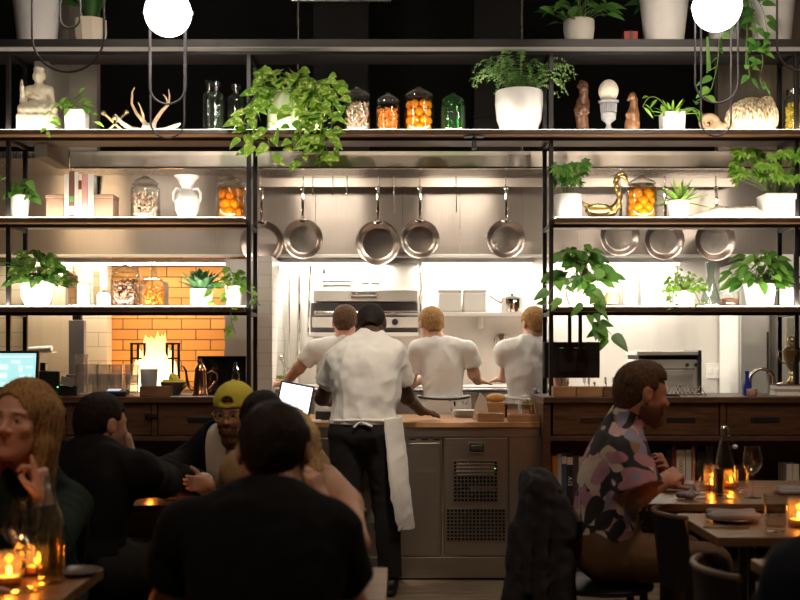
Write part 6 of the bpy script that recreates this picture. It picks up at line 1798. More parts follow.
# ------------------------------------------------------------------ chairs
M['chair_black'] = mat('chair_black', (.006,.005,.005), .45, var=.2)
M['chair_edge'] = mat('chair_edge_wood', (.10,.065,.04), .4, var=.2)  # rail tone, browner and lighter than the black panel
def chair_proto():
    t = thing('dining_chair', 'black bentwood chair', 'chair', (0,0,0))
    st = MB(); st.lathe([(.001,.425),(.19,.425),(.205,.432),(.205,.444),(.195,.45),(.001,.447)], 32); st.build('seat', M['chair_black'], t)
    bk = MB(); eg = MB()
    vs = []; n = 14; rows = 6
    for j in range(rows+1):
        z = .56 + .27*j/rows
        for i in range(n+1):
            a = PI + (i/n-.5)*1.45*(1 if j < rows else .96)
            rr_ = .215 + .03*j/rows
            vs.append((rr_*math.cos(a), rr_*math.sin(a), z)); 
    m = len(vs); vs += [(x*.945, y*.945, z) for x, y, z in vs]
    fs = []
    q = lambda j,i: j*(n+1)+i
    for j in range(rows):
        for i in range(n):
            fs.append((q(j,i),q(j+1,i),q(j+1,i+1),q(j,i+1))); fs.append((m+q(j,i),m+q(j,i+1),m+q(j+1,i+1),m+q(j+1,i)))
    for i in range(n): fs += [(q(0,i),q(0,i+1),m+q(0,i+1),m+q(0,i)), (q(rows,i+1),q(rows,i),m+q(rows,i),m+q(rows,i+1))]
    for j in range(rows): fs += [(q(j+1,0),q(j,0),m+q(j,0),m+q(j+1,0)), (q(j,n),q(j+1,n),m+q(j+1,n),m+q(j,n))]
    bk.add(vs, fs); b = bk.build('backrest', M['chair_black'], t)
    eg.tube([(.239*math.cos(PI+(i/20-.5)*1.47), .239*math.sin(PI+(i/20-.5)*1.47), .832) for i in range(21)], .0095, 10)
    eg.build('top_rail', M['chair_edge'], t)['label'] = 'brown top rail'
    for sg in (-1,1):
        MB().tube([(-.17,sg*.15,0),(-.165,sg*.145,.43),(-.165,sg*.135,.58)], [.014,.016,.014], 10).build('leg', M['chair_black'], t)
        MB().tube([(.16,sg*.155,0),(.14,sg*.13,.43)], [.013,.016], 10).build('leg', M['chair_black'], t)
    MB().tube([(.15*math.cos(a), .15*math.sin(a), .2) for a in [2*PI*k/24 for k in range(25)]], .008, 8).build('stretcher', M['chair_black'], t)
    return t
ch0 = chair_proto(); USED = [False]
def chair(x, y, rz, label):
    if not USED[0]: o = ch0; USED[0] = True; o.location = (x, y, 0); o.rotation_euler = (0,0,rz); o['label'] = label
    else: o = dup(ch0, (x, y, 0), rz, label)
    o.scale = (.97,.97,.955) if x > .95 else (1,1,1)
    o['group'] = 'black bentwood chairs'
    return o
chair(1.14, 3.96, .08, 'black chair with brown top rail, drawn up to the table with the side plate')
chair(1.02, 2.96, .05, 'black chair with brown top rail at the bottom right edge of the picture')
# ------------------------------------------------------------------ people
V = Vector
def npv(v): return np.array([v[0], v[1], v[2]], float)
SKIN = attrmat('skin', .5, .0, spec=.35)
FROT = lambda F, U: None
def frame(F, U):
    F = V(F).normalized(); U = V(U); U = (U - F*U.dot(F)).normalized(); Rr = F.cross(U)
    return np.stack([npv(Rr), npv(F), npv(U)], 1)
def folds(seed, amp=.004, f=26., axis=(0,0,1)):
    r = random.Random(seed); ph = [r.uniform(0,6) for _ in range(6)]
    def g(x, y, z):
        q = f*.42
        wx = x + .05*noise3(x, y, z, q*.7, seed+3); wz = z + .07*noise3(x, y, z, q*.6, seed+5)
        a = 1-2*np.abs(noise3(wx*1.25+wz*.35, y, wz*.45-wx*.2, q, seed)); b = 1-2*np.abs(noise3(wx*.9-wz*.5, y, wz*.6+wx*.3, q*1.7, seed+1))
        return -amp*(.75*a + .4*b) + amp*.3*noise3(x, y, z, q*3, seed+2)
    return g
def headloc(C, R, sc):
    def L(x, y, z):
        px, py, pz = x-C[0], y-C[1], z-C[2]
        return tuple((px*R[0,i]+py*R[1,i]+pz*R[2,i])/sc for i in range(3))
    return L
def add_head(s, C, R, sc, neck, nr=.052, female=False):
    P = lambda x, y, z: C + R @ (np.array([x, y, z])*sc)
    E = lambda c, r, k, op='add': s.ell(P(*c), np.array(r)*sc, k*sc, op, R)
    K = lambda a, b, ra, rb, k, op='add': s.cone(P(*a), P(*b), ra*sc, rb*sc, k*sc, op)
    j = .92 if female else 1.
    E((0,-.012,.030),(.076,.094,.086),.0)
    E((0,.036,-.020),(.060*j,.052,.080),.03)
    E((0,.030,-.060),(.054*j,.056,.050),.03)
    E((0,.070,-.098),(.020*j,.018,.017),.02)
    K((-.052*j,-.012,-.045),(-.020,.055,-.092),.018,.014,.03); K((.052*j,-.012,-.045),(.020,.055,-.092),.018,.014,.03)
    for sg in (-1,1):
        E((sg*.040,.066,-.022),(.022,.016,.016),.02)            # cheekbone
        K((sg*.012,.085,.022),(sg*.044,.072,.024),.007,.006,.012)  # brow
    for sg in (-1,1): E((sg*.031,.098,.003),(.018,.017,.012),.010,'sub')
    for sg in (-1,1): E((sg*.031,.0735,.002),(.0135,.0135,.0115),.003)
    K((0,.082,.014),(0,.101,-.022),.0070,.0092,.012); E((0,.106,-.026),(.0095,.0105,.0085),.008)
    for sg in (-1,1): E((sg*.013,.094,-.030),(.008,.009,.007),.006)
    K((-.018,.081,-.052),(.018,.081,-.052),.0055,.0055,.008); E((0,.087,-.050),(.016,.007,.0055),.006)
    E((0,.085,-.062),(.019,.008,.007),.006)
    E((0,.0985,-.0562),(.022,.0075,.0011),.003,'sub')
    for sg in (-1,1):
        E((sg*.081,-.014,.000),(.010,.022,.034),.008); E((sg*.091,-.004,.005),(.006,.012,.018),.004,'sub')
    s.cone(P(0,-.022,-.055), neck, nr*sc*.98, nr*1.08*sc, .03)
def add_hand(s, w, d, pn, side, curl=.5, spread=.06, sc=1., thumb=(.65,.70,.25), curls=None):
    w = npv(w); d = npv(V(d).normalized()); pn = V(pn); dv = V(d); pn = (pn - dv*pn.dot(dv)).normalized()
    ac = dv.cross(pn)*side; ac = npv(ac); pn = npv(pn)            # ac points to the little finger
    R = np.stack([ac, d, pn], 1)
    s.cone(w - d*.02, w + d*.02, .026*sc, .027*sc, .02, sq=(pn, .75))
    s.box(w + d*.052*sc, np.array([.030,.036,.004])*sc, .010*sc, .014, R=R)
    Ls = (.070,.080,.075,.058)
    for i in range(4):
        off = (-.0285 + .0190*i)*sc
        b = w + d*(.086 - .004*abs(i-1.3))*sc + ac*off
        dd = d + ac*(spread*(i-1.5)); dd = dd/np.linalg.norm(dd)
        th = 0; p = b - dd*.015; r0 = .0088*sc*(1 if i < 3 else .9)
        c = curls[i] if curls else curl
        for q, fr in enumerate((.45,.31,.24)):
            th += c*(1.0 if q else .75)
            e = p + (dd*math.cos(th) + pn*math.sin(th))*Ls[i]*fr*sc*(1 if q else 1.25)
            s.cone(p, e, r0*(1-.10*q), r0*(.92-.11*q), .004); p = e
    b = w + d*.026*sc - ac*.024*sc + pn*.004
    t = -ac*thumb[1] + d*thumb[0] + pn*thumb[2]; t = t/np.linalg.norm(t)
    e = b + t*.050*sc; s.cone(b, e, .0145*sc, .0105*sc, .012)
    t2 = t + d*.5 + pn*.15; t2 = t2/np.linalg.norm(t2); s.cone(e, e + t2*.034*sc, .0102*sc, .0082*sc, .004)
class Fig: pass
def person(label, J, face, tone, seat=True, hs=1.0, bw=1.0, vox=.006, female=False, hands=None, up=(0,0,1), beard=None, brow=(.05,.03,.02), lip=None, hair=None, cloth=(), name='person', iris=(.05,.03,.02), shoes=None, nr=.052, stubble=None):
    J = {k: npv(v) for k, v in J.items()}
    lat = J['sR']-J['sL']; lat /= np.linalg.norm(lat)
    upv = J['neck']-J['pel']; upv /= np.linalg.norm(upv)
    fwd = np.cross(upv, lat); fwd /= np.linalg.norm(fwd)
    latp = np.array([fwd[1], -fwd[0], 0]); latp /= np.linalg.norm(latp)
    if 'hL' not in J: J['hL'] = J['pel'] - latp*.092*bw + np.array([0,0,-.02]); J['hR'] = J['pel'] + latp*.092*bw + np.array([0,0,-.02])
    ff = np.array([fwd[0], fwd[1], 0]); ff /= np.linalg.norm(ff)
    if 'kL' not in J:
        for q, sg in (('L',-1),('R',1)):
            J['k'+q] = J['h'+q] + ff*.41 + latp*sg*.03; J['k'+q][2] = .535
            J['a'+q] = J['k'+q] - ff*(.06); J['a'+q][2] = .085
    S = Fig(); S.J = J; S.lat, S.up, S.fwd, S.ff = lat, upv, fwd, ff; S.bw = bw
    S.R = np.stack([lat, fwd, upv], 1); Rp = np.stack([latp, ff, np.array([0,0,1.])], 1); S.Rp = Rp
    S.C = J['head']; S.HR = frame(face, up); S.hs = hs
    fem = female
    def torso(s, g=0., k=.05, cutlow=None):
        c, p = J['chest'], J['pel']; m = (c+p)/2
        wv = .90 if fem else 1.
        s.ell(p, np.array([.165*bw+g, .118*bw+g, .125+g]), k, 'add', Rp)
        s.ell(m, np.array([.140*bw*wv+g, .104*bw+g, .5*np.linalg.norm(c-p)+.07]), k, 'add', S.R)
        s.ell(c, np.array([.160*bw*wv+g, .112*bw+g, .185+g]), k, 'add', S.R)
        if fem:
            for sg in (-1,1): s.ell(c + lat*sg*.072 + fwd*.075 - upv*.0, np.array([.060+g,.055+g,.062+g]), .03, 'add', S.R)
        s.cone(J['sL'], J['sR'], .052*bw*wv+g, .052*bw*wv+g, k)
        for q in 'LR': s.cone(J['neck']-upv*.015, J['s'+q]*.72+J['neck']*.28 , .046+g, .040+g, .04)
    def arm(s, q, g=0., lo=None, up_only=False, k=.022, flare=0.):
        a, e, w = J['s'+q], J['e'+q], J['w'+q]; f = .88 if fem else 1.
        if lo is not None and lo <= 1:
            s.cone(a, e, .054*bw*f+g, (.043*f+g+flare), k, cut=lo)
        else:
            s.cone(a, e, .054*bw*f+g, .042*f+g, k)
            s.cone(e, w, .042*f+g, .029*f+g, .02, cut=(None if lo is None else lo-1))
    def legs(s, g=0., cut=None, k=.04):
        for q in 'LR':
            s.cone(J['h'+q], J['k'+q], .088*bw+g, .060+g, k)
            s.cone(J['k'+q], J['a'+q], .058+g, .040+g*1.2, .03, cut=cut)
    S.torso, S.arm, S.legs = torso, arm, legs
    s = SDF(vox)
    torso(s); 
    for q in 'LR': arm(s, q)
    legs(s)
    for q in 'LR':
        a = J['a'+q]; s.cone(a - np.array([0,0,.030]), a + ff*.15 - np.array([0,0,.045]), .034, .028, .02)
    add_head(s, S.C, S.HR, hs, J['neck'], nr, fem)
    hands = hands or {}
    for q, sg in (('L',-1),('R',1)):
        h = hands.get(q)
        w, e = J['w'+q], J['e'+q]; dd = (w-e)/np.linalg.norm(w-e)
        if h is None: h = dict(d=V((dd[0], dd[1], 0)), pn=(0,0,-1), curl=.14)
        add_hand(s, w, h['d'], h['pn'], sg, h.get('curl',.4), h.get('spread',.06), h.get('sc', .92 if fem else 1.), h.get('thumb',(.65,.70,.25)), h.get('curls'))
    s.box((J['pel'][0],J['pel'][1],-.1), (2,2,.1), 0, 0, 'sub')
    L = headloc(S.C, S.HR, hs)
    lipc = lip or tuple(t*q for t, q in zip(tone, (.80,.52,.50)))
    def paint(P):
        n = len(P); col = np.tile(np.array(tone), (n,1))
        x, y, z = L(P[:,0].astype(float), P[:,1].astype(float), P[:,2].astype(float)); ax = np.abs(x)
        inh = (ax < .11) & (np.abs(y) < .13) & (np.abs(z) < .14)
        def mixc(c, w):
            w = np.clip(w, 0, 1)*inh; col[:] = col*(1-w[:,None]) + np.array(c)[None,:]*w[:,None]
        mixc([t*q for t, q in zip(tone,(1.05,.80,.74))], np.exp(-((ax-.045)**2+(z+.03)**2)/.0006)*(y>.03)*.12)
        if stubble is not None:
            w = ((z < -.028) & (y > -.03) & (z > -.14)) * np.clip((-.028-z)/.02, 0, 1)
            w = w*np.where((ax < .026) & (z > -.044) & (y > .06), .3, 1); mixc(stubble, w*.85)
        mixc(lipc, 1.2 - ((x/.023)**2 + ((z+.056)/.0105)**2)*(y > .065) - 3*(y <= .065))
        mixc(brow, (1.25 - ((ax-.030)/.019)**2 - ((z-.0225+.10*(ax-.03)**1)/.0046)**2)*(y > .05))
        ey = (y > .055)
        mixc((.42,.37,.33), (1.3-((ax-.031)/.0125)**2 - ((z-.002)/.0052)**2)*3*ey)
        mixc(iris, (1.2-((ax-.031)/.0056)**2 - ((z-.002)/.0056)**2)*3*ey)
        mixc(brow, (1.0-((ax-.031)/.0155)**2 - ((z-.0078)/.0030)**2)*2*ey)
        return col
    base = V((J['pel'][0], J['pel'][1], 0.))
    ob = sdf_obj(name, s, SKIN, None, base, 1, paint); ob.location = base
    tag(ob, label, 'person'); S.ob = ob; S.base = base; S.vox = vox; S.L = L
    return S
def garment(S, name, m, fn, vox=None, fold=.0045, seed=1, f=26., label=None, sm=1):
    s = SDF(vox or S.vox); fn(s)
    if fold: s.ops.insert(len([o for o in s.ops if o[0] != 'x']) if not hasattr(s, 'fi') else s.fi, ('disp', folds(seed, fold, f)))
    o = sdf_obj(name, s, m, S.ob, S.base, sm)
    if label: o['label'] = label
    return o
def neckcut(S, s, r=.064, drop=.0, fw=.01):
    J = S.J; a = J['neck'] + S.fwd*fw - S.up*drop; b = J['neck'] + (S.C - J['neck'])*1.2 + S.fwd*fw
    s.cone(a, b + (b-a)*.5, r, r*1.25, .008, 'sub')
def hem(S, s, h):
    """cut the garment off flat at distance h below the pelvis joint"""
    J = S.J
    def f(x, y, z): return h - ((z-J['pel'][2])) if False else (J['pel'][2]+h - z)
    s.fn(f, (-9,-9,-9), (9,9,9), .004, 'int')
def tee(S, name, m, lo=.62, g=.016, h=-.12, sleeve=.020, flare=.014, neck=.064, drop=.0, seed=1, fold=.005, label=None, arms='LR', f=26., vox=None):
    def fn(s):
        S.torso(s, g, .05)
        for q in arms: S.arm(s, q, sleeve, lo, flare=flare)
        s.fi = len(s.ops)
        neckcut(S, s, neck, drop); hem(S, s, h)
    return garment(S, name, m, fn, vox, fold, seed, f, label)
def sleeves_long(S, name, m, g=.02, h=-.12, sl=.016, cut=1.95, neck=.064, drop=0., seed=1, fold=.005, label=None, f=24., vox=None, collar=None):
    def fn(s):
        S.torso(s, g, .05)
        for q in 'LR': S.arm(s, q, sl, cut)
        if collar:
            J = S.J; s.cone(J['neck']-S.up*.02, J['neck']+(S.C-J['neck'])*collar, .074, .070, .02)
        s.fi = len(s.ops)
        neckcut(S, s, neck, drop); hem(S, s, h)
    return garment(S, name, m, fn, vox, fold, seed, f, label)
def trousers(S, m, g=.014, seed=3, name='trousers', fold=.004, top=.13):
    def fn(s):
        J = S.J
        s.ell(J['pel'], np.array([.165*S.bw+g, .118*S.bw+g, .125+g]), .0, 'add', S.Rp)
        S.legs(s, g, .97)
        s.fi = len(s.ops)
        def f(x, y, z): return z - (J['pel'][2]+top)
        s.fn(f, (-9,-9,-9), (9,9,9), .004, 'int')
    return garment(S, name, m, fn, None, fold, seed, 30.)
def shoes(S, m):
    for q in 'LR':
        s = SDF(.006); a = S.J['a'+q]; ff = S.ff
        s.cone(a - np.array([0,0,.03]) - ff*.03, a + ff*.165 - np.array([0,0,.046]), .043, .036, .02); s.cone(a, a-np.array([0,0,.03]), .05, .045, .02)
        s.cone(a - np.array([0,0,.062]) - ff*.04, a + ff*.175 - np.array([0,0,.066]), .040, .040, .01, sq=((0,0,1),.5))
        s.box((a[0],a[1],-.1), (1,1,.1015), 0, 0, 'sub'); s.box((a[0],a[1],a[2]+.11), (1,1,.10), 0, 0, 'sub')
        sdf_obj('shoe', s, m, S.ob, S.base, 1)
def hair_short(S, m, th=.010, line=.055, nape=-.075, seed=1, rough=.0022, vox=None, top=0., f=160):
    C, R, sc = S.C, S.HR, S.hs; L = S.L
    s = SDF(vox or min(S.vox, .005))
    P = lambda x, y, z: C + R @ (np.array([x, y, z])*sc)
    s.ell(P(0,-.012,.030), np.array([.076+th,.094+th,.086+th])*sc, 0, 'add', R)
    if top: s.ell(P(0,.010,.075), np.array([.060,.072,.038+top])*sc, .03, 'add', R)
    s.cone(P(0,-.055,-.02), P(0,-.06,-.075), .055*sc, .040*sc, .03)
    r = random.Random(seed); a, b, c = [r.uniform(0,6) for _ in range(3)]
    s.disp(lambda x,y,z: rough*(1.1*noise3(x,y,z*.7,48,seed)+.9*noise3(x,y,z*.6,95,seed+1)))
    def reg(x, y, z):
        hx, hy, hz = L(x, y, z)
        front = (line + .02*np.clip(np.abs(hx)/.05,0,1)*0 - hz)*1.0                     # above the hairline
        side = np.maximum((hy - .030 + .9*np.clip(.03-hz,0,1)*.6), (.020 - hz))        # temple and side hair above the ears
        back = np.maximum(hy + .030, nape - hz)
        return np.minimum(np.minimum(front, side), back)*sc
    s.fn(reg, (-9,-9,-9), (9,9,9), .006, 'int')
    return sdf_obj('hair', s, m, S.ob, S.base, 1)
hairm = lambda n, d, l: wood('hair_'+n, d, l, 42., (3,3,1), .7, .8, .15)
M['hair_dark'] = hairm('dark_brown', (.007,.0045,.0035), (.026,.015,.010))
M['hair_brown'] = hairm('brown', (.045,.024,.012), (.13,.07,.036))
M['hair_black'] = hairm('black', (.008,.006,.005), (.028,.02,.017))
M['hair_blonde'] = hairm('blonde', (.50,.33,.15), (.85,.62,.33))
M['hair_honey'] = hairm('honey', (.16,.08,.03), (.48,.28,.115))
M['tee_black'] = mat('black_cotton', (.0045,.0045,.005), .9, var=.15, bump=.1, bscale=300, sheen=0., spec=.15)
M['jacket_black'] = mat('black_wool', (.0065,.006,.0065), .9, var=.2, bump=.15, bscale=250, spec=.15)
M['tee_white'] = mat('white_cotton', (.74,.72,.70), .85, var=.03, bump=.1, bscale=300)
M['green_knit'] = mat('dark_green_knit', (.008,.017,.010), .9, var=.25, bump=.4, bscale=220, spec=.15)
M['navy'] = mat('navy_cotton', (.006,.007,.014), .85, var=.15, bump=.1, bscale=250, sheen=0., spec=.15)
M['tan_cloth'] = mat('tan_cloth', (.40,.25,.12), .85, var=.08, bump=.1, bscale=250)
M['denim_dark'] = mat('dark_trousers', (.0055,.0055,.0065), .9, var=.2)
M['brown_chino'] = mat('brown_chinos', (.125,.062,.026), .8, var=.1, bump=.1, bscale=200)
M['shoe'] = mat('black_shoe', (.012,.011,.011), .35)
M['yellow_cap'] = mat('yellow_cap', (.66,.56,.05), .8, var=.06, bump=.1, bscale=300)
LT = (.52,.27,.18); LT2 = (.58,.33,.23); DK = (.085,.042,.026)

# --- the cook in the white T-shirt, back to the room, leaning on the pass
S = person('cook in white T-shirt and black trousers, back to the room, leaning on the pass', dict(
    pel=W(364,430,6.25), chest=W(366,376,6.28), neck=W(371,338,6.31), head=W(371,325,6.40), sL=W(340,357,6.30), sR=W(392,355,6.30),
    eL=W(322,398,6.45), wL=W(341,404,6.70), eR=W(407,397,6.43), wR=W(421,411,6.66), kL=(-.31,6.28,.50), aL=(-.33,6.25,.085), kR=(-.075,6.28,.50), aR=(-.055,6.22,.085)),
    (.05,.76,-.62), DK, vox=.006, hands={'R': dict(d=(.6,.76,-.16), pn=(-.1,-.15,-1), curl=.14, spread=.14), 'L': dict(d=(.5,.8,-.25), pn=(.3,.1,-1), curl=.4)}, hs=1.02, brow=(.01,.008,.006))
cook = S
hair_short(S, M['hair_black'], .006, .058, -.062, 1, .0012)
def cook_tee(s):
    S = cook; J = S.J
    S.torso(s, .022, .06)
    s.cone(J['pel']+np.array([0,0,.06]), J['chest'], .150, .165, .06, sq=(S.fwd, .72))
    for q in 'LR': S.arm(s, q, .016, .64, flare=.020)
    s.fi = len(s.ops)
    neckcut(S, s, .060, -.022); hem(S, s, .035)
garment(S, 't_shirt', M['tee_white'], cook_tee, .006, .012, 5, 19.)
trousers(S, M['denim_dark'], .018, 4, top=.075); shoes(S, M['shoe'])
def apron(s):
    c = cook.J['pel']
    s.cone((c[0]+.015,c[1]+.02,.985), (c[0]+.045,c[1]+.02,.36), .196, .240, .0, sq=((0,1,0), .86), cut=1.0, cutb=0.0)
    s.cone((c[0]+.015,c[1]+.02,1.085), (c[0]+.045,c[1]+.02,.26), .176, .2355, .0, 'sub', sq=((0,1,0), .86))
    s.fi = len(s.ops)
    def f(x, y, z): return (c[1]-.075 - .06*np.clip((x-c[0])/.15,-1,1)) - y
    s.fn(f, (-9,-9,-9), (9,9,9), .004, 'int')
garment(S, 'apron', M['tee_white'], apron, .005, .005, 9, 20.)
tie = MB(); c = cook.base; pz = cook.J['pel'][2]+.060
tie.tube([(.186*math.cos(a), .145*math.sin(a)-.0, pz + .004*math.sin(3*a)) for a in [2*PI*k/40 for k in range(41)]], .009, 8, caps=False)
tie.tube([(.0,-.14,pz),(.02,-.15,pz-.02),(.05,-.146,pz-.03)], .007, 6); tie.tube([(.0,-.14,pz),(-.03,-.15,pz-.015),(-.05,-.146,pz-.035)], .007, 6)
tie.build('apron_tie', M['tee_white'], S.ob)

# --- three cooks at the far counter
def farcook(label, hx, hy, J, face, hm, seed, band=False, tone=LT2, hl=False):
    S = person(label, J, face, tone, vox=.0075, bw=.86)
    tee(S, 't_shirt', M['tee_white'], .62, .012, -.02, .014, .014, .064, -.004, seed, .009, f=19.)
    hair_short(S, hm, .012, .055, -.07, seed, .002)
    trousers(S, M['denim_dark'], .016, seed); shoes(S, M['shoe'])
    c = S.J['pel']
    def ap(s):
        s.cone((c[0],c[1],1.06),(c[0],c[1],.42),.180,.215,.0,sq=((0,1,0),.80),cut=1.,cutb=0.); s.cone((c[0],c[1],1.14),(c[0],c[1],.34),.169,.204,.0,'sub',sq=((0,1,0),.80))
        s.fi = len(s.ops)
        s.fn(lambda x,y,z: (c[1]-.30)-y, (-9,-9,-9),(9,9,9),.004,'int')
    garment(S, 'apron', M['tee_white'], ap, .0075, .004, seed+2, 20.)
    MB().tube([(.178*math.cos(a), .146*math.sin(a), 1.045+.006*math.cos(2*a)) for a in [2*PI*k/36 for k in range(37)]], .008, 8, caps=False).build('apron_string', M['shoe'] if band else M['tee_white'], S.ob)
    return S
def stand(px, Y, z0=.93): return (XX(px,Y), Y, z0)
def standlegs(x, Y): return dict(kL=(x-.10,Y+.01,.50), aL=(x-.11,Y-.02,.085), kR=(x+.10,Y+.01,.50), aR=(x+.11,Y-.02,.085))
x = XX(342,7.62)
farcook('white-clad cook in front of the broiler, reaching left, half hidden by the nearest cook', 0, 0, dict(pel=(x,7.60,.93), chest=(x-.02,7.63,1.24), neck=(x+.005,7.63,1.44), head=(x+.02,7.67,1.555), sL=(x-.185,7.63,1.375), sR=(x+.165,7.63,1.375),
        eL=W(299,368,7.68), wL=W(284,384,7.78), eR=(x+.23,7.72,1.14), wR=(x+.12,7.80,1.17), **standlegs(x,7.60)), (.1,.95,-.3), M['hair_brown'], 11, tone=(.60,.30,.22))
x = XX(444,7.62)
farcook('white-clad cook with light hair and dark apron string, below the white boxes', 0, 0, dict(pel=(x,7.60,.95), chest=(x-.01,7.63,1.25), neck=(x-.05,7.64,1.44), head=(x-.085,7.69,1.545), sL=(x-.185,7.63,1.365), sR=(x+.165,7.62,1.365),
        eL=(x-.24,7.70,1.13), wL=(x-.12,7.80,1.18), eR=W(474,374,7.68), wR=W(478,381,7.78), **standlegs(x,7.60)), (-.25,.9,-.3), M['hair_honey'], 12, True)
x = XX(526,7.62)
farcook('white-clad cook near the right shelf post, reaching toward the spray nozzle', 0, 0, dict(pel=(x+.02,7.60,.95), chest=(x+.01,7.63,1.25), neck=(x+.03,7.64,1.44), head=(x+.06,7.68,1.545), sL=(x-.155,7.63,1.365), sR=(x+.185,7.62,1.365),
        eL=W(507,366,7.70), wL=W(503,379,7.79), eR=(x+.26,7.70,1.13), wR=(x+.16,7.80,1.17), **standlegs(x+.02,7.60)), (-.35,.9,-.25), M['hair_honey'], 13)

# --- man in the flowered shirt
def floral_mat():
    """big petals in cream, pink and lilac scattered over black, from three directions"""
    m, nt, b = _nt('flowered_cotton')
    tc = N(nt, 'ShaderNodeTexCoord')
    n0 = N(nt, 'ShaderNodeTexNoise', Scale=9., Detail=1.); nt.links.new(tc.outputs['Object'], n0.inputs['Vector'])
    sub_ = N(nt, 'ShaderNodeVectorMath', operation='SUBTRACT'); nt.links.new(n0.outputs['Color'], sub_.inputs[0]); sub_.inputs[1].default_value = (.5,.5,.5)
    scl = N(nt, 'ShaderNodeVectorMath', operation='SCALE'); nt.links.new(sub_.outputs[0], scl.inputs[0]); scl.inputs['Scale'].default_value = .06
    add = N(nt, 'ShaderNodeVectorMath', operation='ADD'); nt.links.new(tc.outputs['Object'], add.inputs[0]); nt.links.new(scl.outputs[0], add.inputs[1])
    cur = None
    for k, (ang, pal, off) in enumerate(((.4, ((.56,.43,.34),(.022,.02,.022),(.50,.38,.29),(.28,.17,.10)), 0.), (1.5, ((.42,.20,.26),(.60,.50,.42),(.42,.20,.26),(.52,.33,.33)), 3.1), (2.6, ((.25,.24,.36),(.60,.50,.41),(.022,.02,.022),(.42,.22,.28)), 7.7))):
        mp = N(nt, 'ShaderNodeMapping'); mp.inputs['Rotation'].default_value = (0, ang, 0); mp.inputs['Location'].default_value = (off, off*.7, off*.3)
        nt.links.new(add.outputs[0], mp.inputs[0])
        m2 = N(nt, 'ShaderNodeMapping'); m2.inputs['Scale'].default_value = (19, 8, 8.5); nt.links.new(mp.outputs[0], m2.inputs[0])
        v1 = N(nt, 'ShaderNodeTexVoronoi', Scale=1.); nt.links.new(m2.outputs[0], v1.inputs['Vector'])
        sp = N(nt, 'ShaderNodeSeparateColor'); nt.links.new(v1.outputs['Color'], sp.inputs[0])
        rp = ramp(nt, [(0, pal[0]), (.35, pal[1]), (.6, pal[2]), (.85, pal[3])], 'CONSTANT'); nt.links.new(sp.outputs[0], rp.inputs[0])
        r2 = ramp(nt, [(.52, (1,1,1)), (.55, (0,0,0))]); nt.links.new(v1.outputs['Distance'], r2.inputs[0])
        gt = N(nt, 'ShaderNodeMath', operation='GREATER_THAN'); gt.inputs[1].default_value = (.08, .22, .36)[k]; nt.links.new(sp.outputs[1], gt.inputs[0])
        mu = N(nt, 'ShaderNodeMath', operation='MULTIPLY'); nt.links.new(r2.outputs[0], mu.inputs[0]); nt.links.new(gt.outputs[0], mu.inputs[1])
        mx = N(nt, 'ShaderNodeMix', data_type='RGBA'); nt.links.new(mu.outputs[0], mx.inputs[0]); nt.links.new(rp.outputs[0], mx.inputs[7])
        if cur is None: mx.inputs[6].default_value = (.022,.02,.022,1)
        else: nt.links.new(cur, mx.inputs[6])
        cur = mx.outputs[2]
    nt.links.new(cur, b.inputs['Base Color']); b.inputs['Roughness'].default_value = .85
    return m
S = person('bearded man in a flowered short-sleeved shirt, seated in profile facing right', dict(
    pel=(.81,4.42,.598), chest=W(615,474,4.42), neck=W(622,427,4.42), head=W(642,394,4.42), sR=W(627,457,4.27), sL=(.90,4.585,.97),
    eR=W(640,495,4.22), wR=W(663,482,4.43), eL=(.98,4.74,.825), wL=(1.05,4.63,.86), kR=(1.20,4.30,.54), aR=(1.17,4.28,.085), kL=(1.15,4.52,.54), aL=(1.10,4.52,.085)),
    (.97,.20,-.12), (.47,.22,.145), vox=.005, hs=1.05, nr=.056, hands={'R': dict(d=(.75,.35,.35), pn=(-.2,.6,-.8), curl=.75, sc=.9), 'L': dict(d=(.3,-.6,.5), pn=(-.5,-.3,0), curl=.7)}, stubble=(.055,.028,.018), brow=(.03,.016,.01))
floral = S
def fshirt(s):
    S = floral; J = S.J
    S.torso(s, .016, .06); s.cone(J['pel'], J['chest'], .150, .155, .05, sq=(S.fwd,.74))
    for q in 'LR': S.arm(s, q, .028, .86, flare=.030)
    s.cone(J['neck']-S.up*.02, J['neck']+(S.C-J['neck'])*.28, .076, .072, .02)
    s.fi = len(s.ops); neckcut(S, s, .062, .0); hem(S, s, -.085)
garment(S, 'flowered_shirt', floral_mat(), fshirt, .005, .006, 21, 20.)
hair_short(S, M['hair_brown'], .010, .060, -.066, 3, .0025, top=.012)
trousers(S, M['brown_chino'], .016, 6, top=.12); shoes(S, M['shoe'])
def beard(S, m, th=.010, low=0.):
    C, R, sc = S.C, S.HR, S.hs; s = SDF(.0045); L = S.L
    P = lambda x, y, z: C + R @ (np.array([x, y, z])*sc)
    s.ell(P(0,.032,-.060), np.array([.058+th*.4,.058+th*.6,.052+th])*sc, 0, 'add', R); s.ell(P(0,.068,-.100-low*.5), np.array([.024+th,.022+th*.6,.022+th*.8+low*.5])*sc, .02, 'add', R)
    s.cone(P(-.030,.073,-.050), P(.030,.073,-.050), .008*sc, .008*sc, .008); s.cone(P(-.024,.080,-.044), P(.024,.080,-.044), .0085*sc, .0085*sc, .006)
    s.disp(lambda x,y,z: .0018*(np.sin(190*x+2*np.sin(60*z))+np.sin(170*z+3*x)+np.sin(180*y)))
    def reg(x, y, z):
        a, b, c = L(x, y, z)
        up = c + .040 - np.clip((np.abs(a)-.03)/.03, 0, 1)*.022 - np.clip((.05-b)/.07,0,1)*.03
        mouth = -(np.sqrt((a/.020)**2 + ((c+.057)/.0085)**2) - 1)*.008
        return np.maximum(np.maximum(up, mouth), -.022-b)*sc
    s.fn(reg, (-9,-9,-9), (9,9,9), .003, 'int')
    return sdf_obj('beard', s, m, S.ob, S.base, 1)
beard(S, M['hair_brown'], .0025)
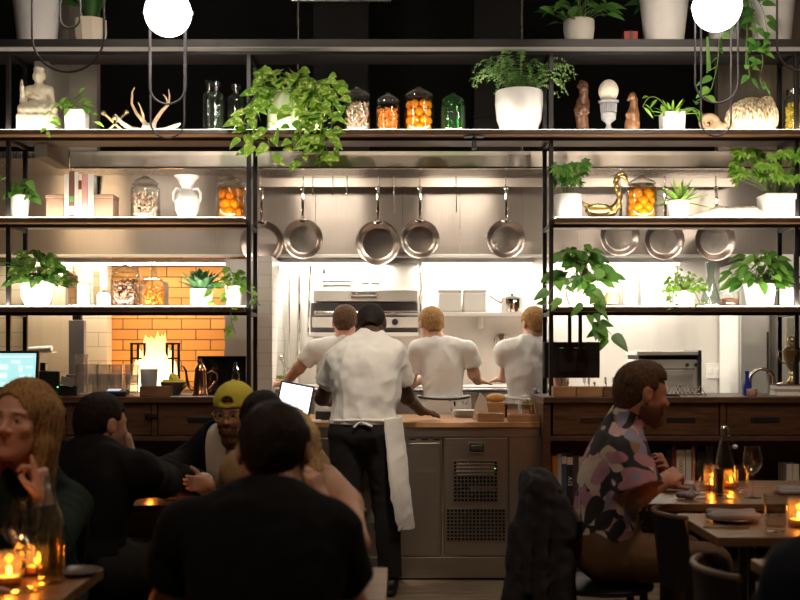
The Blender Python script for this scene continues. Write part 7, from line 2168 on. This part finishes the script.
chair(.80, 4.42, 0., 'black chair with a dark coat over its back, under the man in the flowered shirt')
# coat over the chair back
def coat():
    s = SDF(.006)
    cx = .80-.27
    s.box((cx+.01,4.40,.845), (.022,.12,.014), .020, .03)
    s.cone((cx-.005,4.37,.880), (cx+.040,4.32,.872), .030, .028, .02)
    s.cone((cx+.040,4.32,.872),(cx+.085,4.285,.78), .028, .034, .03); s.cone((cx+.085,4.285,.78),(cx+.115,4.27,.66), .034, .030, .02)
    s.cone((cx-.02,4.33,.84),(cx-.060,4.31,.66), .030, .042, .02); s.cone((cx-.060,4.31,.66),(cx-.085,4.30,.40), .042, .046, .02)
    s.cone((cx-.0,4.46,.83),(cx-.01,4.48,.16), .045, .062, .04)
    s.cone((cx+.012,4.30,.84),(cx+.030,4.265,.22), .030, .050, .025)
    s.cone((cx+.085,4.27,.72),(cx+.105,4.25,.32), .034, .045, .03)
    s.cone((cx-.0,4.37,.83),(cx-.005,4.35,.15), .042, .066, .04)
    s.cone((cx+.035,4.26,.80),(cx+.010,4.235,.40), .010, .014, .010); s.cone((cx-.025,4.28,.80),(cx-.040,4.255,.45), .010, .013, .010)
    s.disp(folds(31, .010, 30.))
    return s
o = sdf_obj('coat', coat(), mat('charcoal_coat', (.036,.033,.038), .85, var=.25, bump=.1, bscale=220, spec=.2), None, (.56,4.4,0)); o.location = (.56,4.4,0)
tag(o, 'charcoal coat draped over the chair of the man in the flowered shirt', 'coat')

# --- man in the black T-shirt, back to us
S = person('man in a black T-shirt with short dark hair, nearest, back to the camera', dict(
    pel=(-.30,2.42,.598), chest=(-.305,2.50,.885), neck=W(276,501,2.55), head=W(275,453,2.62), sL=W(190,534,2.56), sR=W(328,534,2.56),
    eL=W(168,606,2.60), wL=(-.47,2.86,.80), eR=W(348,606,2.62), wR=(-.20,2.86,.80)), (.08,.97,-.22), (.47,.24,.16), vox=.006, nr=.058, hs=.98, bw=.99, hands={'L': dict(d=(.85,.4,0), pn=(0,0,-1), curl=.14), 'R': dict(d=(-.85,.4,0), pn=(0,0,-1), curl=.14)}, stubble=(.2,.1,.07))
tee(S, 't_shirt', M['tee_black'], .66, .018, -.10, .022, .014, .062, -.008, 7, .005)
hair_short(S, M['hair_dark'], .010, .055, -.052, 5, .002)
trousers(S, M['denim_dark'], .014, 8); shoes(S, M['shoe'])
chair(-.30, 2.40, PI/2, 'black chair under the man in the black T-shirt')

# --- blonde woman across his table
S = person('blonde bare-shouldered woman with hand to her cheek, behind the man in the black T-shirt', dict(
    pel=(-.27,3.50,.598), chest=(-.285,3.45,.84), neck=W(304,480,3.40), head=W(284,446,3.36), sL=W(347,507,3.42), sR=(-.455,3.38,.90),
    eL=(-.125,3.16,.822), wL=W(322,504,3.18), eR=(-.50,3.16,.822), wR=(-.36,3.10,.802)), (-.30,-.92,-.20), LT2, vox=.005, female=True, nr=.046,
    hands={'L': dict(d=(-.30,-.02,.95), pn=(-.75,.3,.1), curl=.35), 'R': dict(d=(.7,-.6,.0), pn=(0,0,-1), curl=.3)}, brow=(.20,.11,.05), hs=.95)
def dress(s):
    J = blonde.J; blonde.torso(s, .012, .05); s.fi = len(s.ops)
    hem(blonde, s, -.12); s.fn(lambda x,y,z: z-(J['chest'][2]+.035), (-9,-9,-9),(9,9,9), .004, 'int')
blonde = S
garment(S, 'strapless_top', M['tee_black'], dress, .006, .003, 4)
trousers(S, M['denim_dark'], .014, 8); shoes(S, M['shoe'])
def long_hair(S, m, length, spreadx=.085, vox=.005, seed=1, back=True, parting=.0, fall=(0,0)):
    C, R, sc = S.C, S.HR, S.hs; L = S.L; s = SDF(vox)
    P = lambda x, y, z: C + R @ (np.array([x, y, z])*sc)
    s.ell(P(0,-.014,.034), np.array([.084,.102,.093])*sc, 0, 'add', R)
    for sg in (-1,1):
        s.cone(P(sg*.066,.012,.050), P(sg*spreadx,.004,-.07), .022*sc, .024*sc, .03); s.cone(P(sg*spreadx,.004,-.07), P(sg*(spreadx+.004)+fall[0],.015+fall[1],-length), .024*sc, .020*sc, .03)
        s.cone(P(sg*.075,-.03,.03), P(sg*(spreadx-.005),-.04,-length*.95), .035*sc, .030*sc, .03)
    if back: s.cone(P(0,-.07,.02), P(0,-.085,-length), .060*sc, .055*sc, .03, sq=(R[:,1], .6))
    r = random.Random(seed); a = r.uniform(0,6)
    def dd(x, y, z):
        h0, h1, h2 = L(x, y, z); an = np.arctan2(h0, h1-.02); return .0030*np.sin(46*an+a+6*h2) + .0018*np.sin(97*an+3*np.sin(20*h2))
    s.disp(dd)
    def reg(x, y, z):   # clear the face, a soft-cornered opening
        h0, h1, h2 = L(x, y, z); 
        u = np.sqrt(((h0-parting*.3)/.067)**2 + ((h2+.030)/.104)**2) - 1
        return -np.minimum(np.maximum(u*.06, .045-h1), .3)*sc
    s.fn(reg, (-9,-9,-9), (9,9,9), .006, 'int')
    return sdf_obj('hair', s, m, S.ob, S.base, 1)
long_hair(S, M['hair_blonde'], .22, .084, .005, 2, fall=(.0,-.01))
chair(-.27, 3.52, -PI/2, 'black chair under the blonde woman')

# --- dark-haired guest in tan, mostly hidden
S = person('dark-haired guest in a tan shirt, mostly hidden behind the man in the black T-shirt', dict(
    pel=(-.43,4.12,.598), chest=(-.44,4.16,.86), neck=(-.465,4.18,.985), head=W(263,424,4.22), sL=(-.60,4.18,.915), sR=(-.355,4.18,.915),
    eL=(-.66,4.44,.822), wL=(-.53,4.50,.802), eR=(-.30,4.46,.822), wR=(-.37,4.54,.802)), (-.1,.98,-.15), (.45,.23,.15), vox=.0065)
tee(S, 'tan_shirt', M['tan_cloth'], .8, .018, -.10, .022, .014, .062, -.008, 17, .005)
hair_short(S, M['hair_dark'], .013, .055, -.07, 7, .002); trousers(S, M['denim_dark'], .014, 8); shoes(S, M['shoe'])
chair(-.43, 4.12, PI/2, 'black chair under the guest in tan')

# --- bearded man in the yellow cap
S = person('bearded man with a backwards yellow cap, glasses and dark jacket over a white shirt', dict(
    pel=(-.765,5.16,.598), chest=(-.775,5.08,.860), neck=(-.757,5.01,.995), head=W(234,412,4.93), sR=W(189,464,5.02), sL=(-.57,5.02,.865),
    eR=(-1.03,4.80,.838), wR=(-.815,4.67,.806), eL=(-.50,4.92,.838), wL=(-.64,4.76,.802)), (-.22,-.95,-.16), LT, vox=.0045, nr=.056, hs=1.0,
    hands={'R': dict(d=(-.62,-.72,.12), pn=(-.75,.55,.1), curl=.95, sc=.85), 'L': dict(d=(-.8,-.2,0), pn=(0,0,-1), curl=.3)}, brow=(.10,.05,.025))
capman = S
def shirt(s):
    S = capman; S.torso(s, .012, .05); J = S.J
    for q in 'LR': S.arm(s, q, .012, 2.0)
    s.cone(J['neck']-S.up*.02, J['neck']+(S.C-J['neck'])*.35, .068, .066, .02)
    s.fi = len(s.ops); neckcut(S, s, .060, .0); hem(S, s, -.09)
garment(S, 'white_shirt', mat('warm_white_shirt', (.66,.57,.48), .85, var=.05), shirt, .005, .004, 19)
def jkt(s):
    S = capman; J = S.J; S.torso(s, .030, .05)
    for q in 'LR': S.arm(s, q, .022, 1.88)
    s.fi = len(s.ops); neckcut(S, s, .075, .0); hem(S, s, -.09)
    b = J['chest']; a0 = b + S.fwd*.10
    s.cone(a0 + S.up*.18, a0 - S.up*.32 + S.lat*.0, .100, .075, .01, 'sub', sq=(S.fwd, 1.6))
garment(S, 'dark_jacket', M['jacket_black'], jkt, .006, .005, 20)
beard(S, hairm('ginger', (.06,.028,.014), (.17,.085,.04)), .012, .02); hair_short(S, M['hair_brown'], .008, .060, -.07, 9, .0015)
def cap(s):
    S = capman; C, R, sc = S.C, S.HR, S.hs; L = S.L
    P = lambda x, y, z: C + R @ (np.array([x, y, z])*sc)
    s.ell(P(0,-.012,.040), np.array([.090,.110,.098])*sc, 0, 'add', R)
    s.box(P(0,-.13,.036), np.array([.062,.05,.001])*sc, .006, .01, R=R)
    s.ell(P(0,-.012,.138), np.array([.010,.010,.007])*sc, .004, 'add', R)
    s.fi = len(s.ops)
    def reg(x, y, z):
        a, b, c = L(x, y, z); return (.036 + .10*(np.clip(b,0,1))*.12 - c)*sc
    s.fn(reg, (-9,-9,-9), (9,9,9), .004, 'int')
    s.ell(P(-.004,.105,.066), np.array([.032,.05,.024])*sc, .004, 'sub', R)
    s.cone(P(-.034,.088,.046), P(.030,.088,.046), .007*sc, .007*sc, .003)
garment(S, 'yellow_cap', M['yellow_cap'], cap, .004, .0015, 3, 60.)
Pc = lambda x, y, z: V(capman.C + capman.HR @ (np.array([x, y, z])*capman.hs)) - capman.base
g = MB()
for sg in (-1,1):
    g.tube([Pc(sg*.034+.023*math.cos(a), .100-.004*abs(math.cos(a)), -.002+.020*math.sin(a)) for a in [2*PI*k/24 for k in range(25)]], .0022, 6, caps=False)
    g.tube([Pc(sg*.057,.096,.004), Pc(sg*.080,.06,.006), Pc(sg*.084,-.005,.010)], .002, 6)
g.tube([Pc(-.011,.101,.002), Pc(0,.106,.006), Pc(.011,.101,.002)], .002, 6)
g.build('glasses', M['brass'], S.ob)
trousers(S, M['denim_dark'], .014, 8); shoes(S, M['shoe'])
chair(-.765, 5.19, -PI/2, 'black chair under the man in the yellow cap')

# --- man in black with hand on his cheek
S = person('man in a black jacket seen from behind, resting his cheek on his right hand', dict(
    pel=(-1.17,4.06,.598), chest=(-1.15,4.10,.855), neck=W(101,462,4.15), head=W(102,425,4.22), sR=W(140,474,4.08), sL=W(74,476,4.28),
    eR=(-.955,4.51,.84), wR=W(131,459,4.30), eL=(-1.36,4.54,.84), wL=(-1.18,4.64,.802)), (.62,.76,-.10), LT, vox=.0055, nr=.056, bw=1.03,
    hands={'R': dict(d=(-.22,-.10,.97), pn=(-.85,.10,-.2), curl=.22, spread=.10), 'L': dict(d=(.8,.5,0), pn=(0,0,-1), curl=.3)}, stubble=(.2,.1,.07))
sleeves_long(S, 'black_jacket', M['jacket_black'], .024, -.09, .024, 1.86, .064, -.01, 23, .006, collar=.30)
hair_short(S, M['hair_dark'], .011, .055, -.070, 11, .002); trousers(S, M['denim_dark'], .014, 8); shoes(S, M['shoe'])
chair(-1.175, 4.072, math.atan2(.76,.62), 'black chair under the man in the black jacket')

# --- woman at lower left
S = person('woman with honey-blonde hair in a dark green sweater, chin on hand, at the left edge', dict(
    pel=(-1.20,3.55,.598), chest=(-1.19,3.50,.845), neck=W(31,474,3.44), head=W(23,420,3.36), sL=W(68,507,3.46), sR=(-1.355,3.42,.895),
    eL=(-.99,3.13,.822), wL=W(43,500,3.16), eR=(-1.50,3.12,.822), wR=(-1.32,2.98,.802)), (-.20,-.96,.04), (.60,.31,.22), vox=.0042, female=True, hs=1.03, nr=.046, up=(.10,0,1),
    hands={'L': dict(d=(-.10,-.03,1.), pn=(-.92,.10,0), curl=.55, curls=(.06,.80,.92,1.0), spread=.05, sc=.92), 'R': dict(d=(.8,-.5,0), pn=(0,0,-1), curl=.3)}, brow=(.16,.085,.04), lip=(.46,.19,.16), iris=(.05,.05,.045))
woman = S
sleeves_long(S, 'green_sweater', M['green_knit'], .020, -.10, .020, 1.80, .058, -.012, 29, .006, vox=.005)
long_hair(S, M['hair_honey'], .200, .070, .0042, 5, parting=.04)
pd = woman.J['neck'] + woman.fwd*.115 - woman.up*.055
pb = V(pd)-woman.base
MB().ball(pb, .013, 16, 10, sc=(1,.35,1)).build('pendant', M['brass'], S.ob)
MB().tube([V(woman.J['neck']+woman.lat*.065*sg_*(1-t_)+woman.fwd*(.03+.085*t_)+woman.up*(.03-.085*t_*1.0))-woman.base for sg_, t_ in ((1,0),(1,.4),(1,.8),(1,1),(-1,.8),(-1,.4),(-1,0))], .0013, 6).build('necklace', M['brass'], S.ob)
trousers(S, M['denim_dark'], .014, 8); shoes(S, M['shoe'])
chair(-1.20, 3.55, -PI/2, 'black chair under the woman in the green sweater')

# --- two guests cut off by the picture edge
S = person('guest in navy at the lower right corner, only a shoulder in the picture', dict(
    pel=(.90,1.74,.598), chest=(.89,1.82,.87), neck=(.875,1.88,1.065), head=(.885,1.95,1.19), sL=(.690,1.88,.972), sR=(1.05,1.88,.972), eL=(.665,2.02,.75), wL=(.80,2.20,.70), eR=(1.10,2.02,.75), wR=(.98,2.20,.70)), (.2,.97,-.1), LT, vox=.0075)
sleeves_long(S, 'navy_shirt', M['navy'], .022, -.10, .022, 1.85, .064, -.01, 33, .006)
hair_short(S, M['hair_dark'], .011, .055, -.070, 12, .002); trousers(S, M['denim_dark'], .014, 8); shoes(S, M['shoe'])
chair(.90, 1.70, PI/2, 'black chair under the guest in navy')
S = person('guest at the lower left edge, only a bare arm in the picture', dict(
    pel=(-1.14,2.06,.598), chest=(-1.14,2.14,.87), neck=(-1.14,2.18,1.045), head=(-1.14,2.26,1.18), sL=(-1.31,2.18,.96), sR=(-.955,2.18,.955), eL=(-1.36,2.36,.822), wL=(-1.24,2.60,.802), eR=(-.905,2.36,.822), wR=(-1.00,2.62,.802)), (-.1,.98,-.1), LT2, vox=.0075)
tee(S, 't_shirt', M['tee_black'], .62, .018, -.10, .022, .014, .062, -.008, 37, .005)
hair_short(S, M['hair_dark'], .011, .055, -.070, 13, .002); trousers(S, M['denim_dark'], .014, 8); shoes(S, M['shoe'])
chair(-1.14, 2.04, PI/2, 'black chair under the guest at the lower left edge')
# ------------------------------------------------------------------ light
WARM = (1,.78,.52); WW = (1,.88,.72); FIRE = (1,.48,.14)
# the strips let into the shelf tops
for k, e in ((2, 4.5), (3, 4.6), (4, 9.5)):
    if k == 2: parts = [(-2.55,-.95), (-.87,.87), (.95,2.5)]
    else: parts = [(-2.55,-.95), (.95,2.5)]
    for a, b in parts:
        area('shelf_strip_light', ((a+b)/2, 6.632, ZB[k]+.012), (0,.62,.78), b-a, .012, e*(b-a)/1.6, WW)
# tubes under the hood edge
for xa, xb, e in ((-2.9,-1.25,14.), (-.95,-.1,20.), (.15,1.0,20.), (1.15,2.1,15.)):
    area('hood_tube_light', ((xa+xb)/2, 8.26, 1.995), (0,.25,-.97), xb-xa, .03, e, (1,.91,.78))
# lamps in the hood roof
for x, e in ((-1.8,3.0), (-.55,8.), (.45,8.), (1.6,5.5)):
    area('hood_lamp_and_fill', (x, 7.62, 2.63), (0,.25,-1), .5, .12, e, WW)
for x, e, c in ((2.35, 7., WW), (-2.45, 7., (1,.72,.42))):  # two lamps added to brighten the white cooler and the left screen
    area('hood_lamp_and_fill', (x, 7.46, 2.55), (0,.55,-.85), .5, .10, e, c)
# the fire
point('fire_light', (fb.x, fb.y-.02, fb.z+.22), 34., FIRE, .10)
# pendants
for p, e in ((pl, 115.), (pr_, 115.)):
    point('pendant_light', Vector(p.location)+Vector((0,0,-.0)), e, (1,.90,.78), .135)
for c in CAND: point('candle_light', c+Vector((0,0,.012)), .7, (1,.50,.16), .012)
# unseen area lights added under the dining ceiling to brighten the diners
for x, y, e in ((-1.5,1.5,34.), (2.5,3.7,38.), (-.2,.9,9.)):
    l = area('dining_fill_light', (x, y, 4.36), (0,0,-1), .5, .5, e, (1,.76,.54))
def spot(name, loc, aim, power, deg, col=(1,.84,.64), blend=.5, r=.05):
    l = bpy.data.lights.new(name, 'SPOT'); l.energy = power; l.spot_size = math.radians(deg); l.spot_blend = blend; l.color = col; l.shadow_soft_size = r
    o = bpy.data.objects.new(name, l); COL.objects.link(o); o.location = loc
    o.rotation_euler = (Vector(aim)-Vector(loc)).to_track_quat('-Z', 'Y').to_euler(); return o
# unseen spots added near the ceiling to brighten the cook and shelves
spot('fill_spot', (.35, 4.3, 4.3), (-.15, 6.3, 1.35), 330., 20)
spot('fill_spot', (-1.3, 4.2, 4.3), (-1.6, 6.7, 2.35), 110., 44)
spot('fill_spot', (1.3, 4.2, 4.3), (1.6, 6.7, 2.35), 110., 44)
spot('fill_spot', (-.3, 4.2, 4.3), (0, 6.7, 2.85), 60., 34)
w_ = bpy.data.worlds.new('dim_room'); SC.world = w_; w_.use_nodes = True
w_.node_tree.nodes['Background'].inputs[0].default_value = (.9,.75,.6,1); w_.node_tree.nodes['Background'].inputs[1].default_value = .004
# ------------------------------------------------------------------ camera
cam = bpy.data.cameras.new('camera'); co = bpy.data.objects.new('camera', cam); COL.objects.link(co)
co.location = (0, 0, EYE); co.rotation_euler = (PI/2, 0, 0)
cam.lens = 50; cam.sensor_width = 36; cam.shift_y = .0625; cam.clip_start = .05
cam.dof.use_dof = True; cam.dof.focus_distance = 6.7; cam.dof.aperture_fstop = 3.2
SC.camera = co
vs = SC.view_settings; vs.view_transform = 'Standard'; vs.look = 'None'; vs.gamma = 1; vs.use_curve_mapping = False; vs.exposure = 0.
cy = SC.cycles
cy.use_denoising = True
cy.max_bounces = 8; cy.transparent_max_bounces = 32; cy.diffuse_bounces = 4; cy.glossy_bounces = 4
cy.sample_clamp_indirect = 4.
cy.caustics_reflective = False; cy.caustics_refractive = False
bpy.context.view_layer.update()
